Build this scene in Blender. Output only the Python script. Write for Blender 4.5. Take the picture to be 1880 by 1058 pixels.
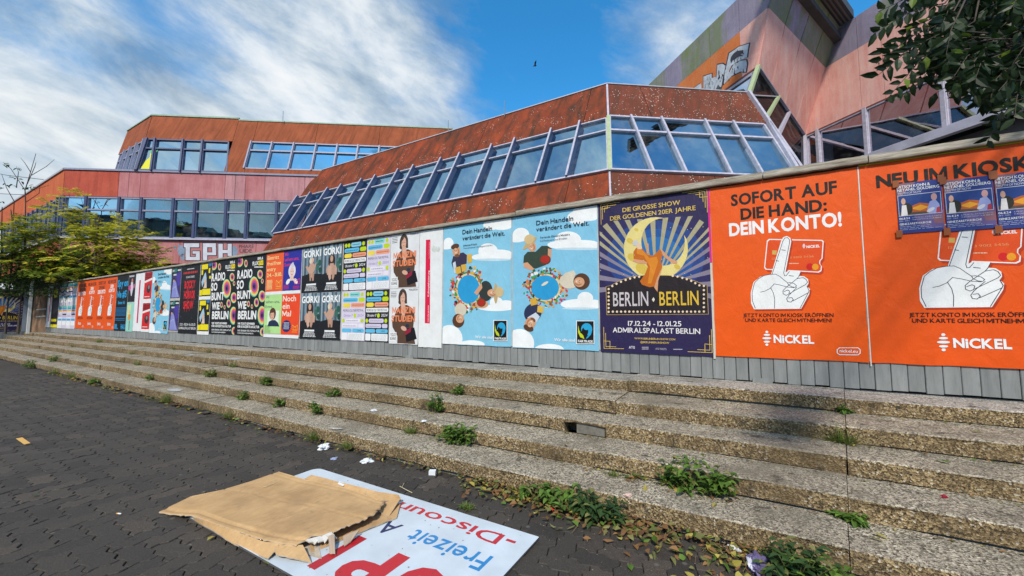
EXPOSURE = 0.13
SKY_BLOBS = [(600, 240, .55, .13), (200, 380, .7, .12), (1010, 100, .30, -.20), (900, 10, .25, -.12), (1250, 110, .28, .11), (430, 5, .22, -.12), (60, 110, .4, -.07), (230, 60, .3, -.05), (1620, 10, .3, -.15), (800, 110, .22, .06), (1300, -300, 1.0, -.06), (-1950, -620, 1.15, .14)]
import bpy, math, random
from math import sin, cos, tan, atan, radians as R_, pi, sqrt
from mathutils import Vector as V, Matrix, noise as mnoise

SC = bpy.context.scene
for o in list(bpy.data.objects): bpy.data.objects.remove(o)

# ---------------------------------------------------------------- camera (lens fixed from the fence's vanishing point)
TH, PT = atan(1238/720), atan(.075)
CAM = V((0, -4.43, 1.195))
RGT = V((sin(TH), cos(TH), 0))
FWH = V((-cos(TH), sin(TH), 0))
FWD = FWH*cos(PT)+V((0, 0, sin(PT)))
UPV = RGT.cross(FWD)
cam = bpy.data.cameras.new('camera'); camo = bpy.data.objects.new('camera', cam)
SC.collection.objects.link(camo)
m = Matrix((RGT, UPV, -FWD)).transposed().to_4x4(); m.translation = CAM
camo.matrix_world = m
cam.sensor_width = 36; cam.lens = 720/1880*36; cam.clip_start = .05; cam.clip_end = 3000
SC.camera = camo

# ---------------------------------------------------------------- light
SUN_EL, SUN_AZ = 45, 193          # azimuth clockwise from the viewing direction
az = R_(SUN_AZ)
sd = (FWH*cos(az)+RGT*sin(az))*cos(R_(SUN_EL))+V((0, 0, sin(R_(SUN_EL))))   # towards the sun
sl = bpy.data.lights.new('sun', 'SUN'); sl.energy = 3.9; sl.angle = R_(6); sl.color = (1, .91, .76)
so = bpy.data.objects.new('sun', sl); SC.collection.objects.link(so)
so.rotation_euler = sd.to_track_quat('Z', 'Y').to_euler(); so.location = sd*60
w = bpy.data.worlds.new('World'); SC.world = w; w.use_nodes = True
nt = w.node_tree; nt.nodes.clear()
def N_(t, typ, **kw):
    n = t.nodes.new(typ)
    for k, v in kw.items():
        if k in n.inputs: n.inputs[k].default_value = v
        else: setattr(n, k, v)
    return n
def math_(t, op, a, b=None, clamp=False):
    n = t.nodes.new('ShaderNodeMath'); n.operation = op; n.use_clamp = clamp
    for i, x in enumerate((a, b)):
        if x is None: continue
        if isinstance(x, (int, float)): n.inputs[i].default_value = x
        else: t.links.new(x, n.inputs[i])
    return n.outputs[0]
def vmath(t, op, a, b):
    n = t.nodes.new('ShaderNodeVectorMath'); n.operation = op
    for i, x in enumerate((a, b)):
        if isinstance(x, (tuple, list, V)): n.inputs[i].default_value = tuple(x)
        else: t.links.new(x, n.inputs[i])
    return n.outputs['Value'] if op in ('DOT_PRODUCT', 'LENGTH', 'DISTANCE') else n.outputs[0]
def ramp(t, fac, stops, interp='LINEAR'):
    n = t.nodes.new('ShaderNodeValToRGB'); n.color_ramp.interpolation = interp
    e = n.color_ramp.elements
    while len(e) < len(stops): e.new(.5)
    for q, (p, c) in zip(e, stops):
        q.position = p; q.color = (c, c, c, 1) if isinstance(c, (int, float)) else (*c[:3], 1)
    t.links.new(fac, n.inputs[0]); return n.outputs[0]
def mixc(t, fac, a, b, mode='MIX'):
    n = t.nodes.new('ShaderNodeMix'); n.data_type = 'RGBA'; n.blend_type = mode
    for i, x in ((0, fac), (6, a), (7, b)):
        if isinstance(x, (int, float)): n.inputs[i].default_value = x
        elif isinstance(x, (tuple, list)): n.inputs[i].default_value = (*x[:3], 1)
        else: t.links.new(x, n.inputs[i])
    return n.outputs[2]
sky = N_(nt, 'ShaderNodeTexSky'); sky.sky_type = 'NISHITA'; sky.sun_disc = False
sky.sun_elevation = R_(SUN_EL); sky.sun_rotation = math.atan2(sd.x, sd.y)
sky.air_density = 1.0; sky.dust_density = .4; sky.ozone_density = 2.5
hs = N_(nt, 'ShaderNodeHueSaturation', Hue=.485, Saturation=1.25, Value=1.3); nt.links.new(sky.outputs[0], hs.inputs['Color'])
tc = N_(nt, 'ShaderNodeTexCoord')
D = tc.outputs['Generated']
def ray_dir(px, py): return (FWD+RGT*((px-940)/720)+UPV*((529-py)/720)).normalized()
sep = N_(nt, 'ShaderNodeSeparateXYZ'); nt.links.new(D, sep.inputs[0])
# cloud layer: wisps drawn out along one direction of the sky
cw = R_(24); W1 = RGT*cos(cw)-UPV*sin(cw); W2 = RGT*sin(cw)+UPV*cos(cw)
cb = N_(nt, 'ShaderNodeCombineXYZ')
for i, (ax_, sc_) in enumerate(((W1, 1.5), (W2, 3.4), (FWD, 1.8))): nt.links.new(math_(nt, 'MULTIPLY', vmath(nt, 'DOT_PRODUCT', D, ax_), sc_), cb.inputs[i])
mp = cb
n1 = N_(nt, 'ShaderNodeTexNoise', Scale=.95, Detail=10, Roughness=.55, Distortion=.3); nt.links.new(mp.outputs[0], n1.inputs['Vector'])
n2 = N_(nt, 'ShaderNodeTexNoise', Scale=3.4, Detail=12, Roughness=.64, Distortion=.25); nt.links.new(mp.outputs[0], n2.inputs['Vector'])
cov = math_(nt, 'ADD', math_(nt, 'MULTIPLY', n1.outputs[0], .62), math_(nt, 'MULTIPLY', n2.outputs[0], .38))
def blob(px, py, r, amp):      # a wide bank of cloud (+) or a clear gap (-) in one part of the sky
    d = vmath(nt, 'DISTANCE', D, ray_dir(px, py))
    mr = N_(nt, 'ShaderNodeMapRange'); mr.interpolation_type = 'SMOOTHSTEP'
    nt.links.new(d, mr.inputs[0]); mr.inputs[1].default_value = 0; mr.inputs[2].default_value = r
    mr.inputs[3].default_value = amp; mr.inputs[4].default_value = 0
    return mr.outputs[0]
for b in SKY_BLOBS: cov = math_(nt, 'ADD', cov, blob(*b))
n3 = N_(nt, 'ShaderNodeTexNoise', Scale=2.4, Detail=12, Roughness=.62, Distortion=.3); nt.links.new(mp.outputs[0], n3.inputs['Vector'])
fac = ramp(nt, cov, [(.40, 0), (.50, .42), (.60, .86), (.70, 1)])
shade = math_(nt, 'ADD', math_(nt, 'MULTIPLY', cov, .55), math_(nt, 'MULTIPLY', n3.outputs[0], .5))
dens = ramp(nt, shade, [(.46, (.25, .34, .44)), (.55, (.50, .60, .69)), (.64, (.83, .88, .91)), (.74, (1, 1, 1))])
skc = mixc(nt, 1.0, hs.outputs[0], (.50, .95, 1.14), 'MULTIPLY')
skymul = N_(nt, 'ShaderNodeVectorMath'); skymul.operation = 'SCALE'; nt.links.new(skc, skymul.inputs[0]); skymul.inputs['Scale'].default_value = .15
cl = N_(nt, 'ShaderNodeVectorMath'); cl.operation = 'SCALE'; nt.links.new(dens, cl.inputs[0]); cl.inputs['Scale'].default_value = .92
hzr = ramp(nt, sep.outputs[2], [(.0, 1), (.10, .8), (.32, 0)])
lowsky = mixc(nt, hzr, skymul.outputs[0], (.62, .76, .86))
out = mixc(nt, fac, lowsky, cl.outputs[0])
bg = N_(nt, 'ShaderNodeBackground', Strength=1.0); nt.links.new(out, bg.inputs[0])
wo = N_(nt, 'ShaderNodeOutputWorld'); nt.links.new(bg.outputs[0], wo.inputs[0])
vs = SC.view_settings; vs.view_transform = 'Standard'; vs.look = 'None'; vs.gamma = 1; vs.exposure = EXPOSURE; vs.use_curve_mapping = False
SC.cycles.max_bounces = 6; SC.cycles.transparent_max_bounces = 8

# ---------------------------------------------------------------- pixel of the photograph -> point on a real plane
def ray(px, py): return FWD+RGT*((px-940)/720)+UPV*((529-py)/720)
def hit(px, py, p, n):
    d = ray(px, py); return CAM+d*((V(p)-CAM).dot(n)/d.dot(n))
def atz(px, py, z): return hit(px, py, (0, 0, z), V((0, 0, 1)))
def aty(px, py, y): return hit(px, py, (0, y, 0), V((0, 1, 0)))

# ---------------------------------------------------------------- mesh and object helpers
def S(h, k=1.0):
    h = h.lstrip('#'); r = []
    for i in (0, 2, 4):
        c = int(h[i:i+2], 16)/255
        r.append((c/12.92 if c <= .04045 else ((c+.055)/1.055)**2.4)*k)
    return tuple(r)
class MB:
    def __init__(s): s.v = []; s.f = []; s.m = []; s.mats = []
    def mi(s, m):
        if m not in s.mats: s.mats.append(m)
        return s.mats.index(m)
    def add(s, vs, fs, m):
        b = len(s.v); s.v += [V(p) for p in vs]; i = s.mi(m)
        for f in fs: s.f.append([b+k for k in f]); s.m.append(i)
        return s
    def poly(s, pts, m): return s.add(pts, [list(range(len(pts)))], m)
    def prism(s, pts, vec, m, m2=None):
        n = len(pts); vec = V(vec); a = [V(p) for p in pts]; b = [p+vec for p in a]
        s.add(a+b, [list(range(n))[::-1], list(range(n, 2*n))], m)
        s.add(a+b, [[i, (i+1) % n, n+(i+1) % n, n+i] for i in range(n)], m2 or m)
        return s
    def box(s, lo, hi, m):
        x0, y0, z0 = lo; x1, y1, z1 = hi
        return s.prism([(x0, y0, z0), (x1, y0, z0), (x1, y1, z0), (x0, y1, z0)], (0, 0, z1-z0), m)
    def bar(s, a, b, w, d, n, m, off=0.0):
        """bar a->b, w wide, d deep along n, its back at off along n"""
        a, b, n = V(a), V(b), V(n).normalized(); t = (b-a).normalized(); q = t.cross(n).normalized()*(w/2)
        o = n*off
        return s.prism([a-q+o, a+q+o, b+q+o, b-q+o], n*d, m)
    def tube(s, pts, rad, m, n=6):
        pts = [V(p) for p in pts]; b = len(s.v); k = s.mi(m)
        for i, p in enumerate(pts):
            t = (pts[min(i+1, len(pts)-1)]-pts[max(i-1, 0)]).normalized()
            a = t.cross(V((0, 0, 1))); a = a.normalized() if a.length > 1e-3 else V((1, 0, 0)); c = t.cross(a)
            r = rad[i] if isinstance(rad, (list, tuple)) else rad
            for j in range(n):
                an = 2*pi*j/n; s.v.append(p+a*cos(an)*r+c*sin(an)*r)
        for i in range(len(pts)-1):
            for j in range(n):
                s.f.append([b+i*n+j, b+i*n+(j+1) % n, b+(i+1)*n+(j+1) % n, b+(i+1)*n+j]); s.m.append(k)
        s.f.append([b+j for j in range(n)]); s.m.append(k)
        s.f.append([b+(len(pts)-1)*n+j for j in range(n)]); s.m.append(k)
        return s
    def build(s, name, parent=None, **props):
        o3 = V((0, 0, 0)); p = parent
        while p is not None: o3 += p.location; p = p.parent
        me = bpy.data.meshes.new(name); me.from_pydata([tuple(p-o3) for p in s.v], [], s.f)
        for m in s.mats: me.materials.append(m)
        me.polygons.foreach_set('material_index', s.m)
        if s.smooth: me.polygons.foreach_set('use_smooth', [True]*len(s.f))
        ob = bpy.data.objects.new(name, me); SC.collection.objects.link(ob)
        if parent: ob.parent = parent
        for k, v in props.items(): ob[k] = v
        return ob
    smooth = False
def thing(name, label, cat, loc=(0, 0, 0), group=None, kind=None):
    o = bpy.data.objects.new(name, None); SC.collection.objects.link(o); o.location = loc
    o.empty_display_size = .1; o['label'] = label; o['category'] = cat
    if group: o['group'] = group
    if kind: o['kind'] = kind
    return o

# ---------------------------------------------------------------- materials
_mats = {}
def mat(name, col=(.5, .5, .5), rough=.8, spec=.3, metal=0, var=0.0, vs=3.0, bump=0.0, bs=60.0, build=None):
    if name in _mats: return _mats[name]
    m = bpy.data.materials.new(name); m.use_nodes = True; t = m.node_tree; b = t.nodes['Principled BSDF']
    b.inputs['Roughness'].default_value = rough; b.inputs['Specular IOR Level'].default_value = spec; b.inputs['Metallic'].default_value = metal
    b.inputs['Base Color'].default_value = (*col, 1)
    if build: build(t, b)
    else:
        g = N_(t, 'ShaderNodeNewGeometry')
        if var:
            n = N_(t, 'ShaderNodeTexNoise', Scale=vs, Detail=6, Roughness=.6); t.links.new(g.outputs['Position'], n.inputs['Vector'])
            lo, hi = tuple(c*(1-var) for c in col), tuple(min(1, c*(1+var)) for c in col)
            t.links.new(ramp(t, n.outputs[0], [(.3, lo), (.7, hi)]), b.inputs['Base Color'])
        if bump:
            n = N_(t, 'ShaderNodeTexNoise', Scale=bs, Detail=4); t.links.new(g.outputs['Position'], n.inputs['Vector'])
            bp = N_(t, 'ShaderNodeBump', Strength=bump, Distance=.01); t.links.new(n.outputs[0], bp.inputs['Height']); t.links.new(bp.outputs[0], b.inputs['Normal'])
    _mats[name] = m; return m
def noise_(t, scale, detail=5, rough=.6, vec=None, sc=(1, 1, 1), rot=(0, 0, 0), dist=0.0):
    g = vec or N_(t, 'ShaderNodeNewGeometry').outputs['Position']
    mp = N_(t, 'ShaderNodeMapping'); mp.inputs['Scale'].default_value = sc; mp.inputs['Rotation'].default_value = rot; t.links.new(g, mp.inputs[0])
    n = N_(t, 'ShaderNodeTexNoise', Scale=scale, Detail=detail, Roughness=rough, Distortion=dist); t.links.new(mp.outputs[0], n.inputs['Vector'])
    return n.outputs[0]
def voro(t, scale, feature='F1', sc=(1, 1, 1)):
    g = N_(t, 'ShaderNodeNewGeometry').outputs['Position']
    mp = N_(t, 'ShaderNodeMapping'); mp.inputs['Scale'].default_value = sc; t.links.new(g, mp.inputs[0])
    n = N_(t, 'ShaderNodeTexVoronoi', Scale=scale); n.feature = feature; t.links.new(mp.outputs[0], n.inputs['Vector'])
    return n
def bumpn(t, b, h, s=.4, d=.01):
    bp = N_(t, 'ShaderNodeBump', Strength=s, Distance=d); t.links.new(h, bp.inputs['Height']); t.links.new(bp.outputs[0], b.inputs['Normal'])
# ================================================================ ground, steps, fence
rnd = random.Random(7)
def m_agg(name, a, b, c, dark):
    def f(t, bs):
        v = voro(t, 105); v2 = voro(t, 240)
        sep = N_(t, 'ShaderNodeSeparateColor'); t.links.new(v.outputs['Color'], sep.inputs[0])
        col = ramp(t, sep.outputs[0], [(0, dark), (.20, b), (.42, a), (.68, c), (.90, dark), (.96, (.72, .66, .55))], 'CONSTANT')
        s2 = N_(t, 'ShaderNodeSeparateColor'); t.links.new(v2.outputs['Color'], s2.inputs[0])
        col = mixc(t, .35, col, ramp(t, s2.outputs[1], [(0, dark), (.4, a), (.8, c)], 'CONSTANT'))
        grit = noise_(t, 300, 2)
        col = mixc(t, .8, col, ramp(t, grit, [(.35, .45), (.6, 1.15)]), 'MULTIPLY')
        dirt = noise_(t, 2.2, 7, .68)
        col = mixc(t, ramp(t, dirt, [(.43, 0), (.66, .8)]), col, tuple(q*.36 for q in a))
        blot = noise_(t, 9, 5, .7)
        col = mixc(t, ramp(t, blot, [(.57, 0), (.66, .75)]), col, (.035, .03, .022))
        t.links.new(col, bs.inputs['Base Color'])
        bumpn(t, bs, v.outputs['Distance'], .75, .006)
    return mat(name, rough=.92, spec=.2, build=f)
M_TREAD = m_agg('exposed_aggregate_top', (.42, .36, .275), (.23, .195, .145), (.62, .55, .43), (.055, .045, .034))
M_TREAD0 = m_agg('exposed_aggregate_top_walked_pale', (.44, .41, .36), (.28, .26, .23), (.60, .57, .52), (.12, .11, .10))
M_RISER = m_agg('exposed_aggregate_riser', (.30, .21, .115), (.13, .092, .05), (.52, .39, .21), (.035, .027, .016))  # yellowish dirty stone, darkened further to hold the shade on the risers
def f_gr(t, b):
    n = noise_(t, 1.1, 8, .65); n2 = noise_(t, 90, 3)
    c = ramp(t, n, [(.3, (.030, .027, .025)), (.7, (.055, .050, .046))])
    c = mixc(t, .6, c, ramp(t, n2, [(.35, .5), (.65, 1.4)]), 'MULTIPLY'); t.links.new(c, b.inputs['Base Color'])
M_JOINT = mat('sandy_joint_soil', rough=1, build=f_gr)
def f_pv(t, b):
    oi = N_(t, 'ShaderNodeObjectInfo'); g = N_(t, 'ShaderNodeNewGeometry')
    rp = N_(t, 'ShaderNodeMath'); rp.operation = 'MULTIPLY'; t.links.new(g.outputs['Random Per Island'], rp.inputs[0]); rp.inputs[1].default_value = 1
    r = math_(t, 'FRACT', math_(t, 'ADD', rp.outputs[0], oi.outputs['Random']))
    base = ramp(t, r, [(0, (.027, .023, .020)), (.3, (.040, .034, .029)), (.75, (.050, .042, .035)), (1, (.074, .058, .046))])
    n = noise_(t, .8, 8, .7); base = mixc(t, ramp(t, n, [(.35, 0), (.7, .55)]), base, (.066, .056, .047))
    sp = noise_(t, 160, 3, .7); base = mixc(t, .75, base, ramp(t, sp, [(.3, .45), (.55, 1.0), (.72, 2.1)]), 'MULTIPLY')
    st = noise_(t, 14, 5, .7); base = mixc(t, ramp(t, st, [(.60, 0), (.72, .6)]), base, (.022, .02, .016))
    gm = voro(t, 5.5); base = mixc(t, ramp(t, gm.outputs['Distance'], [(.05, .55), (.085, 0)]), base, (.15, .14, .125))
    ms = noise_(t, 2.6, 7, .75); base = mixc(t, ramp(t, ms, [(.62, 0), (.74, .6)]), base, (.055, .06, .02))
    t.links.new(base, b.inputs['Base Color'])
    t.links.new(ramp(t, n, [(.3, .62), (.7, .85)]), b.inputs['Roughness'])
    bumpn(t, b, sp, .5, .004)
M_PAVER = mat('worn_dark_paver', rough=.8, spec=.35, build=f_pv)
M_TERR = mat('terrace_concrete', (.22, .20, .18), .9, var=.3, bump=.3)

g = MB(); g.poly([(-700, -700, -.03), (700, -700, -.03), (700, 700, -.03), (-700, 700, -.03)], M_JOINT).build('ground', kind='structure')
MB().box((-26.2, -.35, -.02), (60, 60, .562), M_TERR).build('terrace_ground', kind='structure')

# zigzag interlocking pavers laid in a herringbone along the steps
PWD = .1125
ES = [(0, 0), (.20, .07), (.36, .095), (.64, -.095), (.80, -.07)]
def h_edge(x, y): return [(x+t, y+q) for t, q in ES]
def v_edge(x, y): return [(x-q, y+t) for t, q in ES]
def rev(pts, end): return [end]+pts[::-1][:-1]
def outline(vertical):
    if not vertical:
        o = h_edge(0, 0)+h_edge(1, 0)+v_edge(2, 0); o += rev(h_edge(1, 1), (2, 1))+rev(h_edge(0, 1), (1, 1))+rev(v_edge(0, 0), (0, 1)); c = (1, .5)
    else:
        o = h_edge(0, 0)+v_edge(1, 0)+v_edge(1, 1); o += rev(h_edge(0, 2), (1, 2))+rev(v_edge(0, 1), (0, 2))+rev(v_edge(0, 0), (0, 1)); c = (.5, 1)
    return [((x-c[0])*PWD, (y-c[1])*PWD) for x, y in o]
def shrink(p, d):
    n = len(p); r = []
    for i in range(n):
        a, b, c = V(p[i-1]), V(p[i]), V(p[(i+1) % n])
        t = (c-a).normalized(); r.append((b.x-t.y*d, b.y+t.x*d))
    return r
def paver_mesh(vert, far=False):
    ol = outline(vert); o1, o2 = shrink(ol, .0018), shrink(ol, .0048); n = len(ol)
    lay = [(o1, -.025), (o1, -.004), (o2, 0)] if not far else [(o1, -.005), (o2, 0)]
    vs = [(x, y, z) for o, z in lay for x, y in o]; fs = [[i+(len(lay)-1)*n for i in range(n)]]
    for k in range(len(lay)-1): fs += [[k*n+i, k*n+(i+1) % n, (k+1)*n+(i+1) % n, (k+1)*n+i] for i in range(n)]
    return vs, fs
Q5 = -4.43+2.44
cells = []
for j in range(-45, 24):
    for i in range(-125, 60):
        k = (i-j) % 4
        if k not in (0, 3): continue
        v_ = k == 3; c = V(((i+(.5 if v_ else 1))*PWD, -4.43+(j+(1 if v_ else .5))*PWD, 0))
        if c.y > Q5-.03: continue
        d = c-CAM; z = d.dot(FWD)
        if z < .3: continue
        x = 940+720*d.dot(RGT)/z; y = 529-720*d.dot(UPV)/z
        if -60 < x < 1950 and y < 1130 and d.length < 13.5: cells.append((d.length, c, v_))
cells.sort(key=lambda q: q[0])
pv = bpy.data.objects.new('pavement', None); SC.collection.objects.link(pv); pv['kind'] = 'structure'; pv['label'] = 'dark zigzag interlocking pavers of the open square'
pms = []
for v_ in (False, True):
    vs_, fs_ = paver_mesh(v_); pm = bpy.data.meshes.new('paver'); pm.from_pydata(vs_, [], fs_); pm.materials.append(M_PAVER); pms.append(pm)
for k, (dl, c, v_) in enumerate(cells[:300]):
    o = bpy.data.objects.new('paver', pms[v_]); SC.collection.objects.link(o); o.parent = pv
    o.location = (c.x+rnd.gauss(0, .0008), c.y+rnd.gauss(0, .0008), rnd.uniform(-.003, .002)+.006*mnoise.noise(c*1.5)); o.rotation_euler = (rnd.gauss(0, .009), rnd.gauss(0, .009), rnd.gauss(0, .007))
far = MB(); fm = [paver_mesh(False, True), paver_mesh(True, True)]
for dl, c, v_ in cells[300:]:
    vf, ff = fm[v_]
    a = rnd.gauss(0, .007); dz = rnd.uniform(-.003, .002)+.006*mnoise.noise(c*1.5); tx, ty = rnd.gauss(0, .010), rnd.gauss(0, .010); ca, sa = cos(a), sin(a)
    far.add([(c.x+x*ca-y*sa, c.y+x*sa+y*ca, z+dz+x*tx+y*ty) for x, y, z in vf], ff, M_PAVER)
far.build('pavers_beyond', pv, kind='stuff')
def f_pf(t, b):
    n = noise_(t, .8, 8, .7); v = voro(t, 7, sc=(1, 1, 0)); s = N_(t, 'ShaderNodeSeparateColor'); t.links.new(v.outputs['Color'], s.inputs[0])
    c = ramp(t, s.outputs[0], [(0, (.033, .028, .024)), (1, (.052, .044, .038))]); c = mixc(t, ramp(t, n, [(.35, 0), (.7, .55)]), c, (.066, .056, .047)); t.links.new(c, b.inputs['Base Color'])
M_PF = mat('worn_dark_paver_far', rough=.85, build=f_pf)
MB().poly([(-90, -60, -.026), (30, -60, -.026), (30, Q5+.05, -.026), (-90, Q5+.05, -.026)], M_PF).build('paved_square', kind='structure')

# ---- steps of long precast slabs
QS = [3.97, 3.50, 3.16, 2.80, 2.46]      # front edge distance from the camera's line
RIS = .115
st = thing('steps', 'broad flight of five shallow steps in exposed aggregate slabs below the poster fence', 'steps', (-12, -1.2, 0))
def slab(x0, x1, y0, y1, z1, mt, seed, h=RIS+.02, b0=0.0, b1=0.0):
    r = random.Random(seed); n = max(3, int((x1-x0)/.16)); m = MB()
    prof = ([(.03, -h), (.03, -.105), (.002, -.102), (0, -.018)] if h > .1 else [(.004, -h), (.003, -h), (.001, -h), (0, -.012)])+[ (.003, -.006), (.012, 0), ((y1-y0), .004), ((y1-y0), -h)]
    dz = r.uniform(-.005, .005); dy = r.uniform(-.008, .008); sl = r.uniform(-.003, .003)
    nv = len(prof); g0 = .002
    for i in range(n+1):
        f = i/n; x = x0+g0+(x1-x0-2*g0)*f; ch = r.random() < .16
        for k, (py, pz) in enumerate(prof):
            j = (r.gauss(0, .0022) if k in (2, 3, 4, 5) else 0)
            e = .014*ch*r.random() if k in (2, 3) else 0
            end = .008 if i in (0, n) and k in (2, 3) else 0
            fb = min(1, max(0, py/(y1-y0))); m.v.append(V((x+fb*(b0*(1-f)+b1*f), y0+dy+py+j+e, z1+dz+sl*(f-.5)*2+pz+j*.6-e*.7-end)))
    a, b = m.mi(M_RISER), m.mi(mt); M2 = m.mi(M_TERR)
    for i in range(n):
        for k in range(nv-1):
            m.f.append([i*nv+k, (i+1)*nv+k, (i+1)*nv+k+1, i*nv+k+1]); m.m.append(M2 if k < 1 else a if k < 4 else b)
    for e in (0, n): m.f.append([e*nv+k for k in range(nv)]); m.m.append(a)
    return m
XL = [(-25.8), (-25.6), (-25.2), (-23.9), (-22.4)]
for k in range(5):
    y0 = -4.43+QS[k]; y1 = -.01 if k == 0 else -4.43+QS[k-1]+.012
    z1 = .575-RIS*k
    lo_, hi_ = -2.0, 3.0            # right hand joint
    for _ in range(40):
        m_ = (lo_+hi_)/2; d = V((m_, y0, z1))-CAM
        if 940+720*d.dot(RGT)/d.dot(FWD) < 1551+2*k: lo_ = m_
        else: hi_ = m_
    rx_ = lo_; cr_ = (CAM.x-rx_)/(CAM.y-y0)*(y1-y0)   # the right hand cut is splayed
    jl = [lo_+1.745*2, lo_+1.745, lo_, -.99+.01*k]
    while jl[-1] > XL[k]: jl.append(max(jl[-1]-1.745, XL[k]))
    q = 0
    for x, xa in zip(jl, jl[1:]):
        mt = M_TREAD0 if k == 0 else M_TREAD
        if k == 2 and abs(x+.99-.02) < .05:   # slab with a broken-out pocket mended with grey mortar
            h0 = aty(1036, 790, y0).x; h1 = aty(1058, 797, y0).x
            slab(xa, h0, y0, y1, z1, mt, 501).build('slab', st)
            slab(h0-.008, h1+.02, y0+.14, y1, z1, mt, 502).build('slab', st)
            MB().box((h1, y0+.012, z1-.11), (x-.012, y1-.02, z1-.022), mat('grey_mortar', (.16, .15, .13), .95, var=.3, vs=20, bump=.4)).build('mortar_patch', st)
            slab(h0-.008, x, y0-.002, y1-.01, z1, mt, 503, h=.022).build('slab', st)
        elif x-xa > .05:
            slab(xa, x, y0, y1, z1, mt, k*100+q, b0=cr_ if xa == rx_ else 0, b1=cr_ if x == rx_ else 0).build('slab', st)
        q += 1

# ---- fence (hoarding) of grey vertical planks with a timber cap
def f_pl(t, b):
    n = noise_(t, 3, 6, .65, sc=(4, 4, .6)); n2 = noise_(t, 25, 4, .6, sc=(6, 6, .5)); r = N_(t, 'ShaderNodeObjectInfo').outputs['Random']
    rr = math_(t, 'FRACT', math_(t, 'ADD', r, N_(t, 'ShaderNodeNewGeometry').outputs['Random Per Island']))
    c = ramp(t, n, [(.3, (.17, .18, .18)), (.7, (.27, .28, .28))])
    c = mixc(t, .5, c, ramp(t, rr, [(0, .75), (1, 1.15)]), 'MULTIPLY')
    c = mixc(t, ramp(t, n2, [(.58, 0), (.75, .45)]), c, (.11, .105, .09)); t.links.new(c, b.inputs['Base Color']); bumpn(t, b, n2, .25, .004)
M_PLANK = mat('grey_painted_plank', rough=.75, spec=.25, build=f_pl)
def f_cap(t, b):
    n = noise_(t, 6, 7, .7, sc=(.5, 4, 6)); n2 = noise_(t, 40, 4, .7, sc=(.25, 3, 3))
    c = ramp(t, n, [(.3, (.17, .14, .11)), (.5, (.36, .32, .26)), (.7, (.48, .45, .39))]); c = mixc(t, .7, c, ramp(t, n2, [(.35, .45), (.6, 1.1)]), 'MULTIPLY')
    t.links.new(c, b.inputs['Base Color']); bumpn(t, b, n2, .5, .006)
M_CAP = mat('weathered_cap_board', rough=.9, build=f_cap)
M_DARK = mat('dark_gap', (.012, .011, .01), .95)
FX0, FX1 = -25.05, 3.6
fence = thing('poster_fence', 'long grey plank hoarding with weathered timber cap carrying the row of posters above the steps', 'fence', (-11, 0, .575))
ZB, ZPB, ZT = .588, .82, 2.525
PW = .1016
joint_x = [aty(p, 650, 0).x for p in (295, 465, 763, 1000, 1395)]
x = FX1; near = 0; farm = MB()
jx = sorted([aty(1395, 690, 0).x+2.27*k for k in range(-14, 3)])
while x > FX0:
    xa = x-PW
    gap = .004
    for q in jx:
        if xa < q <= x: gap = .013
    zb = ZB+rnd.uniform(-.004, .01); yy = rnd.uniform(-.003, .003)
    tgt = MB() if xa > -3.9 else farm
    lo, hi = (xa+gap/2, yy, zb), (x-.002, yy+.02, ZPB+.12)
    x0_, y0_, z0_ = lo; x1_, y1_, z1_ = hi
    c = .004
    tgt.prism([(x0_, y1_, z0_), (x0_, y0_+c, z0_), (x0_+c, y0_, z0_), (x1_-c, y0_, z0_), (x1_, y0_+c, z0_), (x1_, y1_, z0_)], (0, 0, z1_-z0_), M_PLANK)
    if tgt is not farm: tgt.build('plank', fence)
    x = xa
farm.build('planks_beyond', fence, kind='stuff')
MB().box((FX0, .024, ZB-.01), (FX1, .05, ZT), M_DARK).build('backing_board', fence)
MB().box((FX0, -.010, ZPB+.005), (FX1, .018, ZT-.02), mat('pasted_board', (.42, .40, .37), .9, var=.25, vs=5)).build('poster_board', fence)
for k, q in enumerate(jx):       # small foot block under each panel joint
    MB().box((q-.06, -.012, ZB-.012), (q+.10, .0, ZB+.035), M_PLANK).build('foot_block', fence)
xs = [FX1]
while xs[-1] > FX0+.5: xs.append(max(FX0, xs[-1]-rnd.uniform(2.6, 3.6)))
xs.insert(1, 1.0); xs = sorted(set(xs), reverse=True)
for a, b in zip(xs, xs[1:]):
    if a-b < .3: continue
    dz = rnd.uniform(-.004, .004); n = 14; m = MB(); r2 = random.Random(int(a*100)+5000)
    hgt = .062 if b > -3 else .045
    nv = 6
    for i in range(n+1):
        xx = a-.004-(a-b-.008)*i/n; j = r2.gauss(0, .0016)
        for (yy, zz_) in [(-.052, ZT+.0), (-.056, ZT+.01), (-.052, ZT+hgt), (.085, ZT+hgt+.004), (.09, ZT+hgt-.01), (.09, ZT)]:
            m.v.append(V((xx, yy, zz_+dz+j)))
    mi = m.mi(M_CAP)
    for i in range(n):
        for k in range(nv): m.f.append([i*nv+k, i*nv+(k+1) % nv, (i+1)*nv+(k+1) % nv, (i+1)*nv+k]); m.m.append(mi)
    for e in (0, n): m.f.append([e*nv+k for k in range(nv)]); m.m.append(mi)
    m.build('cap_board', fence)
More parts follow.
